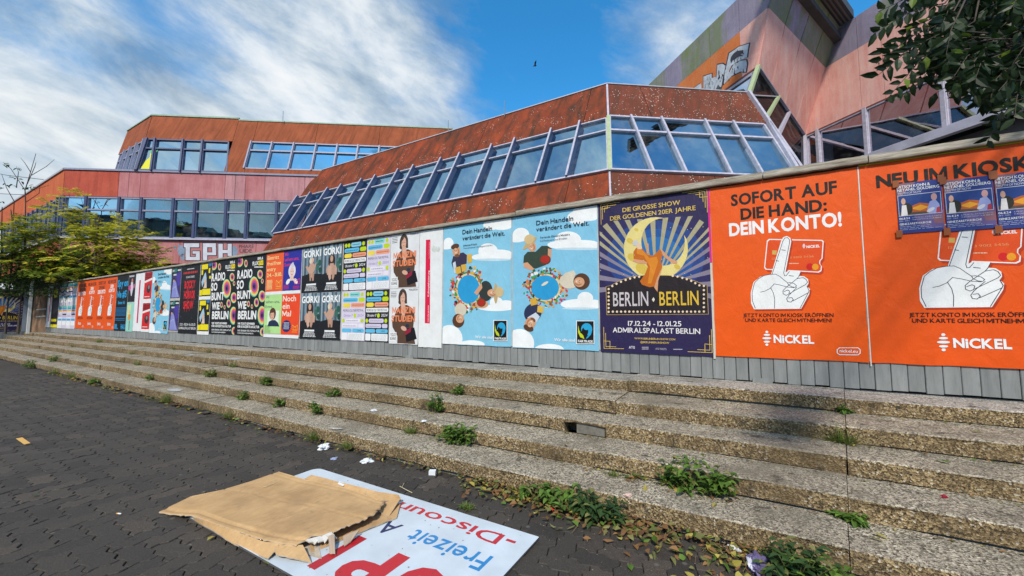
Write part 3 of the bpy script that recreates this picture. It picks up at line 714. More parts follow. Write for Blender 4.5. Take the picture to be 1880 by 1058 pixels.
# slanting connecting face
PX = Plane(Ct, (Ct-Dt), (Et-Ct))
def xp(p): q = p-PX.O; return (q.dot(PX.u), q.dot(PX.v))
nseg = 4
fr = [0, .24, .50, .76, 1.0]
for lo0, lo1, hi0, hi1, ms in ((Db, Cb, Dt, Ct, [M_PINK]*4), (Dt, Ct, Gt, Et, [M_MOSS, M_LILAC, M_MOSS, M_MOSS])):
    for k in range(4):
        # joints lean, so shift the upper end
        a_, b_ = fr[k], fr[k+1]
        pts = [lo0.lerp(lo1, a_+.004), lo0.lerp(lo1, b_-.004), hi0.lerp(hi1, b_-.004), hi0.lerp(hi1, a_+.004)]
        nn = (pts[1]-pts[0]).cross(pts[3]-pts[0]).normalized()
        if nn.dot(CAM-pts[0]) < 0: nn = -nn
        MB().prism([p-nn*.04 for p in pts], nn*.07, ms[k]).build('panel', bC)
# canopy over the fold
Bq = pc(1568, 33); Bq.z = zct; wv_ = (Gt-Et)*1.6
m = MB(); m.prism([Et+V((0, 0, .02)), Bq+V((0, 0, .02)), Bq+wv_+V((0, 0, .02)), Et+wv_+V((0, 0, .02))], (0, 0, .3), mat('dark_grey_metal', (.05, .05, .055), .6, .4)); m.build('roof_canopy', bC)
for f_ in (.25, .5, .75):
    p = Et.lerp(Bq, f_); MB().bar(p+V((0, 0, .018)), p+wv_+V((0, 0, .018)), .05, .04, (0, 0, -1), mat('grey_rib', (.14, .13, .12), .6)).build('canopy_rib', bC)
# windows of the right wing
wx = [PC.px(1480, 280)[0], PC.px(1503, 262)[0], PC.px(1591, 240)[0], PC.px(1733, 180)[0]]
wx += [wx[-1]+(wx[-1]-wx[-2])*1.15*k for k in (1, 2, 3)]
aS = aC(Cb)
for k in range(len(wx)-1):
    tl_ = aS+.05 if k == 0 else wx[k]
    window(PC, [(wx[k]+.03, zsl), (wx[k+1]-.05, zsl), (wx[k+1]-.05, zpb-.06), (tl_+.03, zpb-.06)], bC, G_C, M_LAVL, None, .08)
    mullion(PC, (wx[k], zsl-.02), (tl_, zpb), bC, M_LAVL, .11, .12)
strip(PC, wx[0], wx[-1], zsl-.28, zsl-.02, -.05, .16, mat('lilac_ledge', (.42, .42, .52), .6, .3, var=.2, vs=2), 'ledge', bC)
strip(PC, aS, wx[-1], zpb-.05, zpb-.005, -.1, .05, mat('red_brown_trim', (.22, .07, .05), .7), 'trim', bC)
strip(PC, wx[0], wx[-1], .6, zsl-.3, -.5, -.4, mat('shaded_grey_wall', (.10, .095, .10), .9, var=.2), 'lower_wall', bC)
# folded glazing between the pavilion and the pink face
q4, q3 = P2.P(end2(v2t)+.05, v2t), P2.P(end2(0)+.05, 0)
up_ = [Db, Db.lerp(Cb, .38), Db.lerp(Cb, .61), Cb]; lo_ = [q4, q4.lerp(q3, .33), q4.lerp(q3, .54), q3]
for k in range(3):
    w_ = MB(); pts = [up_[k], up_[k+1], lo_[k+1], lo_[k]]
    nn = (pts[1]-pts[0]).cross(pts[3]-pts[0]).normalized()
    if nn.dot(CAM-pts[0]) < 0: nn = -nn
    G_D = glass('dark_rooflight_glass', (.13, .13, .14), .14, (.22, .22, .24))
    for a, b, mm, ww in ((pts[0], pts[1], M_LAV, .05), (pts[2], pts[3], M_LAVL, .07), (pts[1], pts[2], (M_GRN, M_LAVL, M_LAVL)[k], .10)): w_.bar(a, b, ww, .09, nn, mm, off=-.02)
    if k == 0: w_.bar(pts[3], pts[0], .10, .12, nn, M_GRN, off=-.02); w_.bar(lo_[0].lerp(lo_[1], .05), up_[1], .03, .05, nn, M_LAVL)
    if k == 1: w_.bar(up_[1], lo_[1], .07, .1, nn, M_GRN, off=-.01)
    wo_ = w_.build('window', bC)
    m1 = MB(); m1.poly([pts[0]-nn*.01, pts[1]-nn*.01, pts[3]-nn*.01], G_D); m1.build('pane', wo_)
    m1 = MB(); m1.poly([pts[1]-nn*.01, pts[2]-nn*.01, pts[3]-nn*.01], G_D); m1.build('pane', wo_)
# glazing under the left wing
ld = dba-3.2
fo = window(PL, [(ld, zpl-1.7), (dba-1.0, zpl-1.7), (dba-.1, zpl-.12), (ld, zpl-.12)], bC, glass('pale_glass', (.9, .88, .92), .75, (.4, .4, .4)), M_LAVL, None, .09)
strip(PL, lw[-1], dba, zpl-.06, zpl-.005, -.1, .05, mat('red_brown_trim'), 'trim', bC)
strip(PL, lw[-1], ld, zpl-4, zpl-.07, -.3, -.2, M_LILAC, 'lower_wall', bC)
# bodies and roof
m = MB()
m.poly([PC.P(aS-.2, 3, -1.8), PC.P(wx[-1], 3, -1.8), PC.P(wx[-1], zpb, -1.8), PC.P(aS-.2, zpb, -1.8)], M_INTD)
m.poly([PC.P(aS-.2, zpb+.01, -.05), PC.P(wx[-1], zpb+.01, -.05), PC.P(wx[-1], zpb+.01, -2), PC.P(aS-.2, zpb+.01, -2)], M_INT)
nq = (up_[3]-up_[0]).cross(lo_[0]-up_[0]).normalized(); nq = nq if nq.dot(CAM-up_[0]) < 0 else -nq
m.poly([p+nq*1.2 for p in (up_[0], up_[3], lo_[3], lo_[0])], M_INT)
m.build('interior', bC)
rz = zct-.3
MB().prism([PC.P(aC(Et), rz, -.1), PC.P(12, rz, -.1), PC.P(12, rz, -9), PL.P(lw[-1], rz, -9), PL.P(lw[-1], rz, -.1), PL.P(gta, rz, -.1)], (0, 0, -.2), M_ROOF).build('roof', bC)

# lightning rods
def rod(px_, y0_, y1_, z, lab):
    p = atz(px_, y1_, z); d = (p-CAM).length; t = hit(px_, y0_, p, FWH)
    t = V((p.x, p.y, t.z)); o = MB(); o.tube([p, t], .012 if d < 16 else .018, mat('rod_metal', (.35, .36, .38), .4, metal=.7), 5); ob = o.build('lightning_rod')
    MB  # single mesh
    ob['label'] = lab; ob['category'] = 'lightning rod'; ob['group'] = 'lightning rods'
rod(519, 204, 224, zt2-.1, 'thin lightning rod on the upper roof of the terraced block')
rod(823, 221, 241, Ht.z-.1, 'shorter thin lightning rod rising behind the low end of the pavilion coping')
rod(926, 184, 214, Ht.z-.1, 'thin lightning rod behind the pavilion coping nearer its corner')

# buildings across the square, seen only as reflections in the windows
for k, (xx, yy, ww, dd, hh, lab) in enumerate(((-75, -75, 50, 12, 22, 'long grey apartment block far across the square'), (-18, -80, 50, 12, 19, 'taller grey block across the square'), (40, -72, 50, 12, 14, 'lower flat roofed block across the square at the right'))):
    t_ = thing('city_block', lab, 'building', (xx, yy, 0), 'blocks across the square'); m = MB()
    m.box((xx-ww/2, yy-dd/2, 0), (xx+ww/2, yy+dd/2, hh), mat('far_render_wall', (.13, .14, .13), .9, var=.3, vs=.15)); m.build('wall', t_)
    m = MB()
    for f_ in range(int(hh//3)):
        for c_ in range(int(ww//3)): m.box((xx-ww/2+.8+c_*3, yy+dd/2+.01, 1+f_*3), (xx-ww/2+2.2+c_*3, yy+dd/2+.04, 2.4+f_*3), M_INTD)
    m.build('windows_far', t_, kind='stuff')
    MB().box((xx-ww/2-.3, yy-dd/2-.3, hh), (xx+ww/2+.3, yy+dd/2+.3, hh+.4), M_ROOF).build('roof', t_)
# ================================================================ lettering and posters
GL = {}
CHARS = sorted(set('ABCDEFGHIJKLMNOPQRSTUVWXYZabcdefghijklmnopqrstuvwxyz0123456789ÄÖÜäöü.,:;!?&@#/-–+°%'))
_tmp = []
for bold, off in ((0, 0.0), (1, .011), (2, .036)):
    for ch in CHARS:
        if bold == 1 and ch in '°': continue
        cu = bpy.data.curves.new('g', 'FONT'); cu.body = ch; cu.size = 1; cu.offset = off; cu.resolution_u = 3; cu.fill_mode = 'FRONT'
        ob = bpy.data.objects.new('g', cu); SC.collection.objects.link(ob); _tmp.append((bold, ch, ob))
dg = bpy.context.evaluated_depsgraph_get()
for bold, ch, ob in _tmp:
    e = ob.evaluated_get(dg); me = e.to_mesh()
    vs_ = [(v.co.x, v.co.y) for v in me.vertices]; fs_ = [list(p.vertices) for p in me.polygons]
    if vs_:
        x0 = min(v[0] for v in vs_); x1 = max(v[0] for v in vs_)
        GL[bold, ch] = ([(x-x0, y) for x, y in vs_], fs_, x1-x0)
    e.to_mesh_clear()
for bold, ch, ob in _tmp:
    cu = ob.data; bpy.data.objects.remove(ob); bpy.data.curves.remove(cu)
CAPH = {b: max(v[1] for v in GL[b, 'H'][0])-min(v[1] for v in GL[b, 'H'][0]) for b in (0, 1, 2)}
YB = {b: min(v[1] for v in GL[b, 'H'][0]) for b in (0, 1, 2)}
for b_, t_ in ((1, .105), (2, .165)):      # the letter M drawn by hand in the heavier weights
    h_, w_, y_ = CAPH[b_], CAPH[b_]*1.0, YB[b_]; t_ *= CAPH[b_]
    GL[b_, 'M'] = ([(x, y_+y) for x, y in ((0, 0), (t_, 0), (t_, h_*.66), (w_/2-t_*.35, h_*.10), (w_/2+t_*.35, h_*.10), (w_-t_, h_*.66), (w_-t_, 0), (w_, 0), (w_, h_), (w_-t_*1.15, h_), (w_/2, h_*.42), (t_*1.15, h_), (0, h_))], [list(range(13))], w_)
def layout(s, bold, track=.0):
    """-> verts (cap height 1), faces, width"""
    vs, fs, x = [], [], 0.0; k = 1/CAPH[bold]; gap = (.10 if bold < 2 else .07)+track
    for i, ch in enumerate(s):
        if ch == ' ': x += .30; continue
        g = GL.get((bold, ch))
        if not g: continue
        b = len(vs); vs += [(x+a*k, (y-YB[bold])*k) for a, y in g[0]]; fs += [[b+q for q in f] for f in g[1]]
        x += g[2]*k+gap
    return vs, fs, max(x-gap, .01)
def f_ink(col):
    def f(t, b):
        n = noise_(t, 6, 5, .6); n2 = noise_(t, 120, 3, .6)
        c = mixc(t, .5, col, ramp(t, n, [(.3, .86), (.7, 1.1)]), 'MULTIPLY'); c = mixc(t, .5, c, ramp(t, n2, [(.3, .9), (.7, 1.06)]), 'MULTIPLY')
        t.links.new(c, b.inputs['Base Color'])
        wr = noise_(t, 7, 6, .62, sc=(1, 1, .5), dist=.8); bumpn(t, b, wr, .45, .02)
    return f
def ink(h):
    h = h.lower(); return mat('printed_paper_'+h.strip('#'), rough=.55, spec=.3, build=f_ink(S(h, .82)))
LAY = .00009
STUFFP = {'fine_print', 'stars', 'clouds', 'scribble', 'blocks', 'rays', 'discs', 'scene', 'bands', 'drips', 'bars', 'pills', 'ornament', 'artwork', 'sky_glow', 'people', 'logo', 'island', 'pointing_hand', 'bank_card', 'portrait', 'figure', 'marquee', 'dancer', 'trade_mark'}
class Poster:
    def __init__(s, label, O, A, n, W, H, col, name='poster', cat='poster', group=None, ragged=True):
        s.O, s.A, s.n, s.W, s.H = V(O), V(A), V(n), W, H
        s.root = thing(name, label, cat, s.O+s.A*(W/2), group or {'poster': 'posters pasted along the hoardings', 'flyer': 'concert flyers taped over the orange poster'}[cat]); s.parts = {}; s.k = 1; s.map = lambda x, y: (x, 1-y)
        m = MB(); r = random.Random(hash(label) % 1000 if False else len(label)*7+int(W*1000))
        nx, nz = 10, 14; e = .003 if ragged else 0
        for j in range(nz+1):
            for i in range(nx+1):
                a, b = W*i/nx, H*j/nz
                if i in (0, nx): a += r.uniform(-e, e)
                if j in (0, nz): b += r.uniform(-e*1.3, e*1.3)
                m.v.append(s.P(a, b, 0))
        mi = m.mi(ink(col))
        for j in range(nz):
            for i in range(nx): q = j*(nx+1)+i; m.f.append([q, q+1, q+nx+2, q+nx+1]); m.m.append(mi)
        # paper edge
        m.prism([s.P(.002, .002, -.003), s.P(W-.002, .002, -.003), s.P(W-.002, H-.002, -.003), s.P(.002, H-.002, -.003)], s.n*.0027, ink(col))
        m.build('paper', s.root)
    def P(s, a, b, d): return s.O+s.A*a+V((0, 0, b))+s.n*d
    def uv(s, x, y):
        u, v = s.map(x, y); return (min(max(u, .002), .998)*s.W, min(max(v, .002), .998)*s.H)
    def mb(s, part): return s.parts.setdefault(part, MB())
    def mbt(s, part): return s.parts.setdefault((part, len(s.parts)), MB()) if part == 'lettering' else s.mb(part)
    def poly(s, part, col, pts, up=True):
        if up: s.k += 1
        s.mb(part).poly([s.P(*s.uv(*p), s.k*LAY) for p in pts], ink(col))
    def ell(s, part, col, cx, cy, rx, ry, rot=0, n=22, a0=0, a1=360):
        ca, sa = cos(R_(rot)), sin(R_(rot)); pts = []
        for i in range(n):
            t = R_(a0+(a1-a0)*i/n); x, y = rx*cos(t), ry*sin(t); pts.append((cx+x*ca-y*sa, cy+x*sa+y*ca))
        s.poly(part, col, pts)
    def rr(s, part, col, x0, y0, x1, y1, r=.3):      # pill / rounded box
        h = abs(y1-y0)*r; wv = abs(x1-x0)*min(.45, r*abs(y1-y0)*s.H/max(1e-6, abs(x1-x0)*s.W)) if s.map(0, 0) == (0, 1) else h
        pts = []
        for cx_, cy_, a in ((x1-wv, y0+h, -90), (x1-wv, y1-h, 0), (x0+wv, y1-h, 90), (x0+wv, y0+h, 180)):
            for i in range(5): t = R_(a+90*i/4); pts.append((cx_+wv*cos(t), cy_+h*sin(t)))
        s.poly(part, col, pts)
    def line(s, part, col, pts, w, closed=False):
        s.k += 1; q = [s.uv(*p) for p in pts]
        if closed: q.append(q[0])
        m = s.mb(part)
        for i, ((a, b), (c, d)) in enumerate(zip(q, q[1:])):
            L = sqrt((c-a)**2+(d-b)**2)
            if L < 1e-6: continue
            ex_, ey_ = (c-a)/L*w*.4, (d-b)/L*w*.4; nx, ny = -(d-b)/L*w/2, (c-a)/L*w/2
            dd = s.k*LAY+(i % 2)*LAY*.3
            m.poly([s.P(a-ex_+nx, b-ey_+ny, dd), s.P(c+ex_+nx, d+ey_+ny, dd), s.P(c+ex_-nx, d+ey_-ny, dd), s.P(a-ex_-nx, b-ey_-ny, dd)], ink(col))
    def text(s, txt, p0, p1, cap, col, bold=1, part='lettering', rot=False, track=0.0, shear=0.0):
        """baseline from p0 to p1, cap height in the same units as the map; rot: runs upwards"""
        s.k += 1; vs, fs, wd = layout(txt, bold, track)
        if rot:
            a0, b0 = s.uv(*p0); _, b1 = s.uv(*p1); L = b1-b0; h = abs(s.uv(p0[0]+cap, p0[1])[0]-a0)
            pts = [s.P(a0-y*h, b0+x/wd*L, s.k*LAY) for x, y in vs]
        else:
            a0, b0 = s.uv(*p0); a1, b1 = s.uv(*p1); b = (b0+b1)/2
            h = s.map((p0[0]+p1[0])/2, (p0[1]+p1[1])/2-cap)[1]*s.H-b
            pts = [s.P(a0+(x+shear*y)/wd*(a1-a0), b+y*h, s.k*LAY) for x, y in vs]
        s.mbt(part).add(pts, fs, ink(col))
    def dashes(s, col, x0, y, x1, h, n=5, part='fine_print', seed=1):
        r = random.Random(seed); x = x0; s.k += 1
        tot = x1-x0
        while x < x1-tot*.03:
            wv = tot*r.uniform(.06, .2); e = min(x+wv, x1); s.mb(part).poly([s.P(*s.uv(*p), s.k*LAY) for p in ((x, y), (e, y), (e, y+h), (x, y+h))], ink(col)); x = e+tot*.03
    def done(s):
        for k, m in s.parts.items():
            nm = k if isinstance(k, str) else k[0]; o = m.build(nm, s.root)
            if nm in STUFFP: o['kind'] = 'stuff'
        return s.root
YF = -.0125
ZPO, ZPT = .815, 2.512
def fx(px_): return aty(px_, 560, YF).x
def cropmap(ox, oy, sc, rect):
    x0, x1, z0, z1 = rect
    def f(x, y):
        p = aty(ox+x/sc, oy+y/sc, YF); return ((p.x-x0)/(x1-x0), (p.z-z0)/(z1-z0))
    return f
def fposter(label, x0, x1, col, z0=ZPO, z1=ZPT, d=0, **kw):
    a, b = x0, x1
    return Poster(label, (a, YF-d, z0), (1, 0, 0), (0, -1, 0), b-a, z1-z0, col, **kw)

# ------------------------------------------------ orange bank poster
RN = (fx(1311), fx(1590), ZPO, ZPT)
m2 = cropmap(1340, 400, 4.069, RN); m8 = cropmap(1300, 240, 2.203, RN)
def nickel(P, variant=0, full=True, head=True):
    P.map = m8
    W_, K_ = '#f4f6f8', '#16120f'
    if head:
        if variant == 0:
            P.text('SOFORT AUF', (93, 303), (523, 258), 50, K_, 2); P.text('DIE HAND:', (132, 360), (482, 328), 49, K_, 2); P.text('DEIN KONTO!', (86, 427), (542, 388), 56, W_, 2)
        else:
            P.text('NEU IM KIOSK', (60, 305), (560, 255), 50, K_, 2); P.text('DEIN', (220, 350), (400, 330), 46, W_, 2); P.text('KONTO!', (150, 412), (480, 385), 50, W_, 2)
    P.map = m2
    card = [(292, 158), (690, 166), (701, 176), (692, 305), (676, 322), (674, 345), (688, 365), (684, 398), (664, 410), (268, 388), (256, 374), (276, 172)]
    P.poly('bank_card', '#c63c14', [(x+14, y+16) for x, y in card]); P.poly('bank_card', W_, card)
    cx_, cy_ = 475, 284; P.poly('bank_card', '#e85010', [(cx_+(x-cx_)*.966, cy_+(y-cy_)*.942) for x, y in card])
    P.poly('bank_card', '#d8b25a', [(318, 243), (350, 245), (348, 276), (315, 274)])
    P.text('NiCKEL', (572, 224), (672, 224), 20, W_, 2, 'bank_card')
    for dy_, w_ in ((-14, 5), (-7, 10), (0, 14), (7, 10), (14, 5)): P.ell('bank_card', W_, 553, 211+dy_, w_, 3, n=8)
    P.text('1234 5678 9012 3456', (313, 300), (628, 310), 15, '#f09a62', 0, 'bank_card')
    P.text('A. MUSTER', (418, 346), (520, 348), 9, '#f3b48c', 0, 'bank_card') if False else None
    P.dashes('#f3c4a4', 418, 338, 515, 7, part='bank_card')
    P.ell('bank_card', '#d5181c', 597, 365, 26, 25); P.ell('bank_card', '#f2a01e', 638, 367, 24, 24)
    hand = [(308, 424), (383, 172), (398, 146), (425, 136), (450, 150), (459, 176), (418, 395), (416, 408), (440, 394), (534, 400), (516, 434), (556, 438), (584, 460), (588, 490), (576, 510), (598, 534), (592, 572), (532, 680), (180, 684), (158, 640), (156, 560), (176, 482), (228, 440)]
    P.poly('pointing_hand', '#b73a12', [(x+12, y+12) for x, y in hand]); P.poly('pointing_hand', W_, hand)
    B_ = '#1c2b45'
    for pts in ([(316, 422), (396, 175), (410, 152), (430, 148), (446, 165), (446, 185), (402, 412), (408, 434), (422, 432), (444, 402)], [(532, 402), (514, 440), (500, 456), (546, 447)],
                [(250, 434), (290, 424), (340, 421), (370, 436), (400, 462), (430, 486)], [(430, 486), (452, 484), (480, 492), (498, 508), (488, 520), (462, 516), (438, 502), (430, 486)],
                [(480, 522), (430, 518), (380, 504), (332, 494), (300, 528), (262, 548), (228, 556)], [(306, 526), (326, 565), (335, 610), (333, 676)],
                [(546, 447), (568, 460), (580, 482), (566, 498), (446, 566)], [(500, 456), (420, 520), (396, 545), (398, 568), (420, 580), (440, 570), (446, 548), (432, 540), (404, 552)],
                [(500, 520), (440, 580), (424, 606), (432, 626), (456, 630), (474, 612), (462, 596), (436, 600)], [(576, 512), (592, 545), (586, 560), (470, 622)], [(586, 560), (524, 676)],
                [(190, 676), (168, 620), (166, 560), (184, 486), (214, 456), (250, 434)], [(386, 240), (414, 243)], [(346, 320), (366, 324)], [(442, 432), (476, 436)]):
        P.line('pointing_hand', B_, pts, .0045)
    P.text('JETZT KONTO IM KIOSK ERÖFFNEN', (100, 742), (775, 740), 27, K_, 1); P.text('UND KARTE GLEICH MITNEHMEN!', (115, 779), (762, 779), 27, K_, 1)
    for dy_, rx_, ry_ in ((-47, 11, 9), (-25, 24, 8), (0, 34, 9), (26, 24, 8), (48, 11, 9)): P.ell('logo', W_, 276, 900+dy_, rx_, ry_, n=14)
    P.text('NiCKEL', (328, 938), (630, 940), 62, W_, 2, 'logo')
    q = [(818, 972), (955, 972), (972, 985), (972, 1012), (955, 1025), (818, 1023), (801, 1010), (801, 985)]
    P.line('logo', W_, q, .006, True); P.text('nickel.eu', (820, 1008), (955, 1008), 24, W_, 1, 'logo')
P = fposter('large orange bank poster reading Sofort auf die Hand beside the show poster', RN[0], RN[1], '#f15c08'); nickel(P, 0); P.done()
x20 = RN[1]+.012
P = fposter('large orange bank poster half covered by taped concert flyers at the right end', x20, x20+1.17, '#ee5808'); nickel(P, 1, head=False)
r20 = (x20, x20+1.17, ZPO, ZPT); P.map = cropmap(1600, 260, 4.811, r20)
P.text('NEU IM KIOSK', (45, 415), (1425, 236), 118, '#16120f', 2); P.done()
MB().box((x20-.009, -.0145, ZPO-.03), (x20-.002, -.010, ZPT), ink('#e9e4dc')).build('paper_edge', fence)
MB().box((RN[0]-.022, -.0140, 1.75), (RN[0]-.003, -.010, ZPT), ink('#e0218a')).build('paper_edge', fence)
MB().box((RN[0]-.022, -.0140, ZPO-.03), (RN[0]-.003, -.010, 1.745), ink('#d9cfc0')).build('paper_edge', fence)
MB().box((x20, -.0140, ZPT+.001), (FX1, -.010, ZPT+.010), ink('#c9d02a')).build('paper_edge', fence)
# ------------------------------------------------ taped concert flyers
TP = [0]
def flyer(label, pxl, pxr, pyt, pyb):
    a = aty(pxl, (pyt+pyb)/2, YF-.009); b = aty(pxr, (pyt+pyb)/2, YF-.009); zt = aty(pxl, pyt, YF-.009).z; zb = aty(pxl, pyb, YF-.009).z
    P = fposter(label, a.x, b.x, '#2a3c86', zb, zt, d=.009, name='flyer', cat='flyer', ragged=False)
    P.poly('artwork', '#8a6678', [(0, 0), (.45, 0), (.1, .25), (0, .35)]); P.poly('artwork', '#6a5a92', [(.35, .66), (1, .6), (1, .95), (.5, .9)]); P.poly('artwork', '#8d5f6c', [(.75, .7), (1, .68), (1, .85), (.8, .85)])
    P.poly('picture', '#cfd2da', [(.02, .24), (.97, .24), (.97, .655), (.02, .655)]); P.poly('picture', '#1d3f86', [(.03, .25), (.96, .25), (.96, .645), (.03, .645)])
    P.poly('picture', '#c2622a', [(.2, .50), (.5, .42), (.8, .47), (.92, .645), (.2, .645)]); P.poly('picture', '#f0a62c', [(.3, .52), (.52, .46), (.7, .52), (.5, .575)]); P.poly('picture', '#5a4a44', [(.03, .58), (.6, .6), (.9, .645), (.03, .645)])
    P.ell('picture', '#2a261f', .2, .52, .14, .12); P.poly('picture', '#e6e2e4', [(.1, .44), (.2, .44), (.22, .645), (.07, .645)]); P.ell('picture', '#d6a894', .14, .365, .05, .065)
    P.poly('picture', '#9aa4d8', [(.72, .42), (.84, .38), (.92, .48), (.94, .645), (.68, .645), (.66, .56)]); P.ell('picture', '#c89a9c', .82, .335, .065, .07); P.ell('picture', '#d9d5e0', .73, .58, .09, .035, rot=-20); P.poly('picture', '#b23a4a', [(.86, .55), (.93, .53), (.94, .645), (.84, .645)])
    W_ = '#eef0f6'
    P.text('MITSCH KOHN &', (.02, .10), (.76, .10), .055, W_, 1); P.text('NETANEL GOLDBERG', (.02, .165), (.95, .165), .052, W_, 1); P.text('TRUTH OF NOW', (.02, .222), (.56, .222), .04, '#c9cfe6', 1)
    P.text('06.11.24', (.02, .722), (.26, .722), .036, W_, 1); P.text('A MUSICAL JOURNEY INTO', (.31, .715), (.95, .715), .022, '#b9bfdc', 0); P.text('THE DEPTH OF OUR BEING', (.31, .755), (.95, .755), .022, '#b9bfdc', 0); P.text('19H - 22H', (.02, .765), (.24, .765), .024, '#b9bfdc', 0)
    P.text('GENEZARETH KIRCHE', (.02, .835), (.72, .835), .038, W_, 1)
    for k in range(3): P.dashes('#9fa8d6', .02, .862+.03*k, .72+.2*(k == 2), .010, seed=k)
    r = P.done()
    TP[0] += .0007; t = MB()
    for cx_, cy_ in ((0, 0), (0, 1), (1, 0)): t.prism([P.P(P.W*cx_-.022, P.H*(1-cy_)-.03, .0055+TP[0]), P.P(P.W*cx_+.018, P.H*(1-cy_)-.028, .0055+TP[0]), P.P(P.W*cx_+.017, P.H*(1-cy_)+.03, .0055+TP[0]), P.P(P.W*cx_-.021, P.H*(1-cy_)+.03, .0055+TP[0])], P.n*.0005, mat('brown_tape', S('#8a4a1c'), .35, .5))
    t.build('tape', r)
flyer('blue concert flyer taped leftmost over the orange bank poster', 1648, 1732, 338, 430)
flyer('blue concert flyer taped between two alike over the orange bank poster', 1735, 1827, 332, 426)
flyer('blue concert flyer cut by the right edge of the photo', 1829, 1929, 322, 422)

# ------------------------------------------------ golden twenties show poster
RB = (fx(1101), fx(1307), ZPO-.01, ZPT)
m7 = cropmap(1080, 320, 2.94, RB)
def berlin(P):
    P.map = m7
    for k, (c, q) in enumerate((('#2c2a60', 1.0), ('#27458a', .8), ('#2259a0', .62), ('#2a72b4', .45))): P.ell('sky_glow', c, 365, 450, 330*q, 250*q, n=30)
    for i in range(44):
        a = R_(-8+196*i/43)
        if i % 2: continue
        da = R_(1.9); r0, r1 = 60, 420; c = '#8b8296' if abs(i-22) > 12 else '#b0a888'
        pts = []
        for rr_, aa in ((r0, a-da), (r1, a-da), (r1, a+da), (r0, a+da)):
            x, y = 365+rr_*cos(aa)*1.05, 600-rr_*sin(aa); x = min(max(x, 62), 684); y = max(y, 238+(x-365)*-.06); pts.append((x, y))
        P.poly('rays', c, pts, up=(i == 0))
    pts = []
    oc, ic = (365, 402, 173, 170), (404, 366, 118, 128)
    for i in range(31): t = R_(-68-(360-50)*i/30); pts.append((oc[0]+oc[2]*cos(t), oc[1]+oc[3]*sin(t)))
    for i in range(31): t = R_(-18+(360-62)*i/30); pts.append((ic[0]+ic[2]*cos(t), ic[1]+ic[3]*sin(t)))
    P.poly('moon', '#ead98c', pts)
    for x, y, r in ((240, 450, 30), (290, 510, 38), (225, 360, 20), (360, 540, 22), (480, 500, 18), (260, 300, 12)): P.ell('moon', '#dcbf55', x, y, r, r*.7, rot=30, n=12)
    mq = [(94, 606), (122, 600), (160, 578), (200, 562), (245, 551), (300, 545), (420, 545), (470, 548), (540, 562), (590, 580), (625, 598), (643, 598), (650, 757), (99, 760)]
    P.poly('marquee', '#b89a5a', mq); P.poly('marquee', '#241c22', [(370+(x-370)*.988, 655+(y-655)*.975) for x, y in mq])
    bulbs = [(110, 620+20.5*i) for i in range(7)]+[(624, 603+23*i) for i in range(7)]+[(133+22.2*i, 742) for i in range(22)]
    bulbs += [(130, 604), (153, 592), (177, 581), (202, 571), (226, 564), (250, 557), (275, 554), (456, 549), (482, 553), (508, 560), (532, 567), (556, 576), (578, 588), (600, 600)]
    for x, y in bulbs: P.ell('marquee', '#f6dcc0', x, y, 6, 6, n=10); P.k -= .88
    P.k += 2
    # reclining dancer in a long orange dress
    P.poly('dancer', '#d9a07a', [(384, 404), (400, 410), (440, 452), (482, 472), (480, 484), (452, 482), (430, 462), (392, 430)]); P.poly('dancer', '#d9a07a', [(384, 500), (400, 506), (378, 575), (374, 636), (356, 612), (364, 570)])
    P.poly('dancer', '#c86a14', [(258, 398), (292, 402), (318, 434), (352, 440), (388, 404), (402, 430), (392, 470), (400, 500), (372, 560), (358, 606), (330, 610), (290, 596), (279, 578), (306, 540), (322, 500), (300, 462), (262, 470), (246, 462), (244, 420)])
    P.poly('dancer', '#e08a24', [(262, 402), (290, 408), (330, 452), (368, 446), (378, 470), (340, 590), (322, 590), (334, 500), (300, 440), (262, 430)])
    P.poly('dancer', '#d9a07a', [(240, 470), (246, 458), (300, 466), (318, 476), (316, 486), (262, 480)]); P.poly('dancer', '#d9a07a', [(314, 432), (328, 424), (326, 376), (314, 372), (318, 412)])
    P.ell('dancer', '#c9ccd0', 256, 372, 17, 15); P.ell('dancer', '#e8c8ac', 272, 384, 12, 13); P.poly('dancer', '#e8c8ac', [(268, 392), (286, 392), (288, 406), (264, 404)])
    G_ = '#e0c060'
    P.text('BERLIN', (135, 712), (325, 712), 76, '#cfc8cc', 1, track=.05); P.text('BERLIN', (385, 708), (597, 708), 76, '#e2bc3c', 1, track=.05); P.poly('lettering', '#e8e0d0', [(352, 664), (360, 677), (352, 690), (344, 677)])
    P.text('DIE GROSSE SHOW', (185, 203), (497, 168), 24, G_, 1); P.text('DER GOLDENEN 20ER JAHRE', (118, 248), (580, 198), 24, G_, 1)
    P.text('17.12.24 - 12.01.25', (215, 818), (503, 822), 27, '#f0ecee', 1); P.text('ADMIRALSPALAST BERLIN', (133, 853), (605, 864), 28, '#f0ecee', 1)
    P.text('WWW.BERLINBERLIN-SHOW.COM', (250, 892), (470, 896), 10, G_, 1); P.text('@BERLINBERLINSHOW', (282, 912), (437, 915), 10, G_, 1)
    P.text('ATG', (220, 941), (252, 942), 14, '#d8d4e0', 2); P.text('ATG TICKETS', (364, 948), (422, 949), 10, '#b8b4c4', 1)
    P.dashes('#b8b4c4', 290, 932, 326, 5); P.dashes('#b8b4c4', 290, 941, 326, 5); P.dashes('#b8b4c4', 460, 943, 508, 5); P.dashes('#b8b4c4', 186, 152-20, 490, 3, seed=3) if False else None
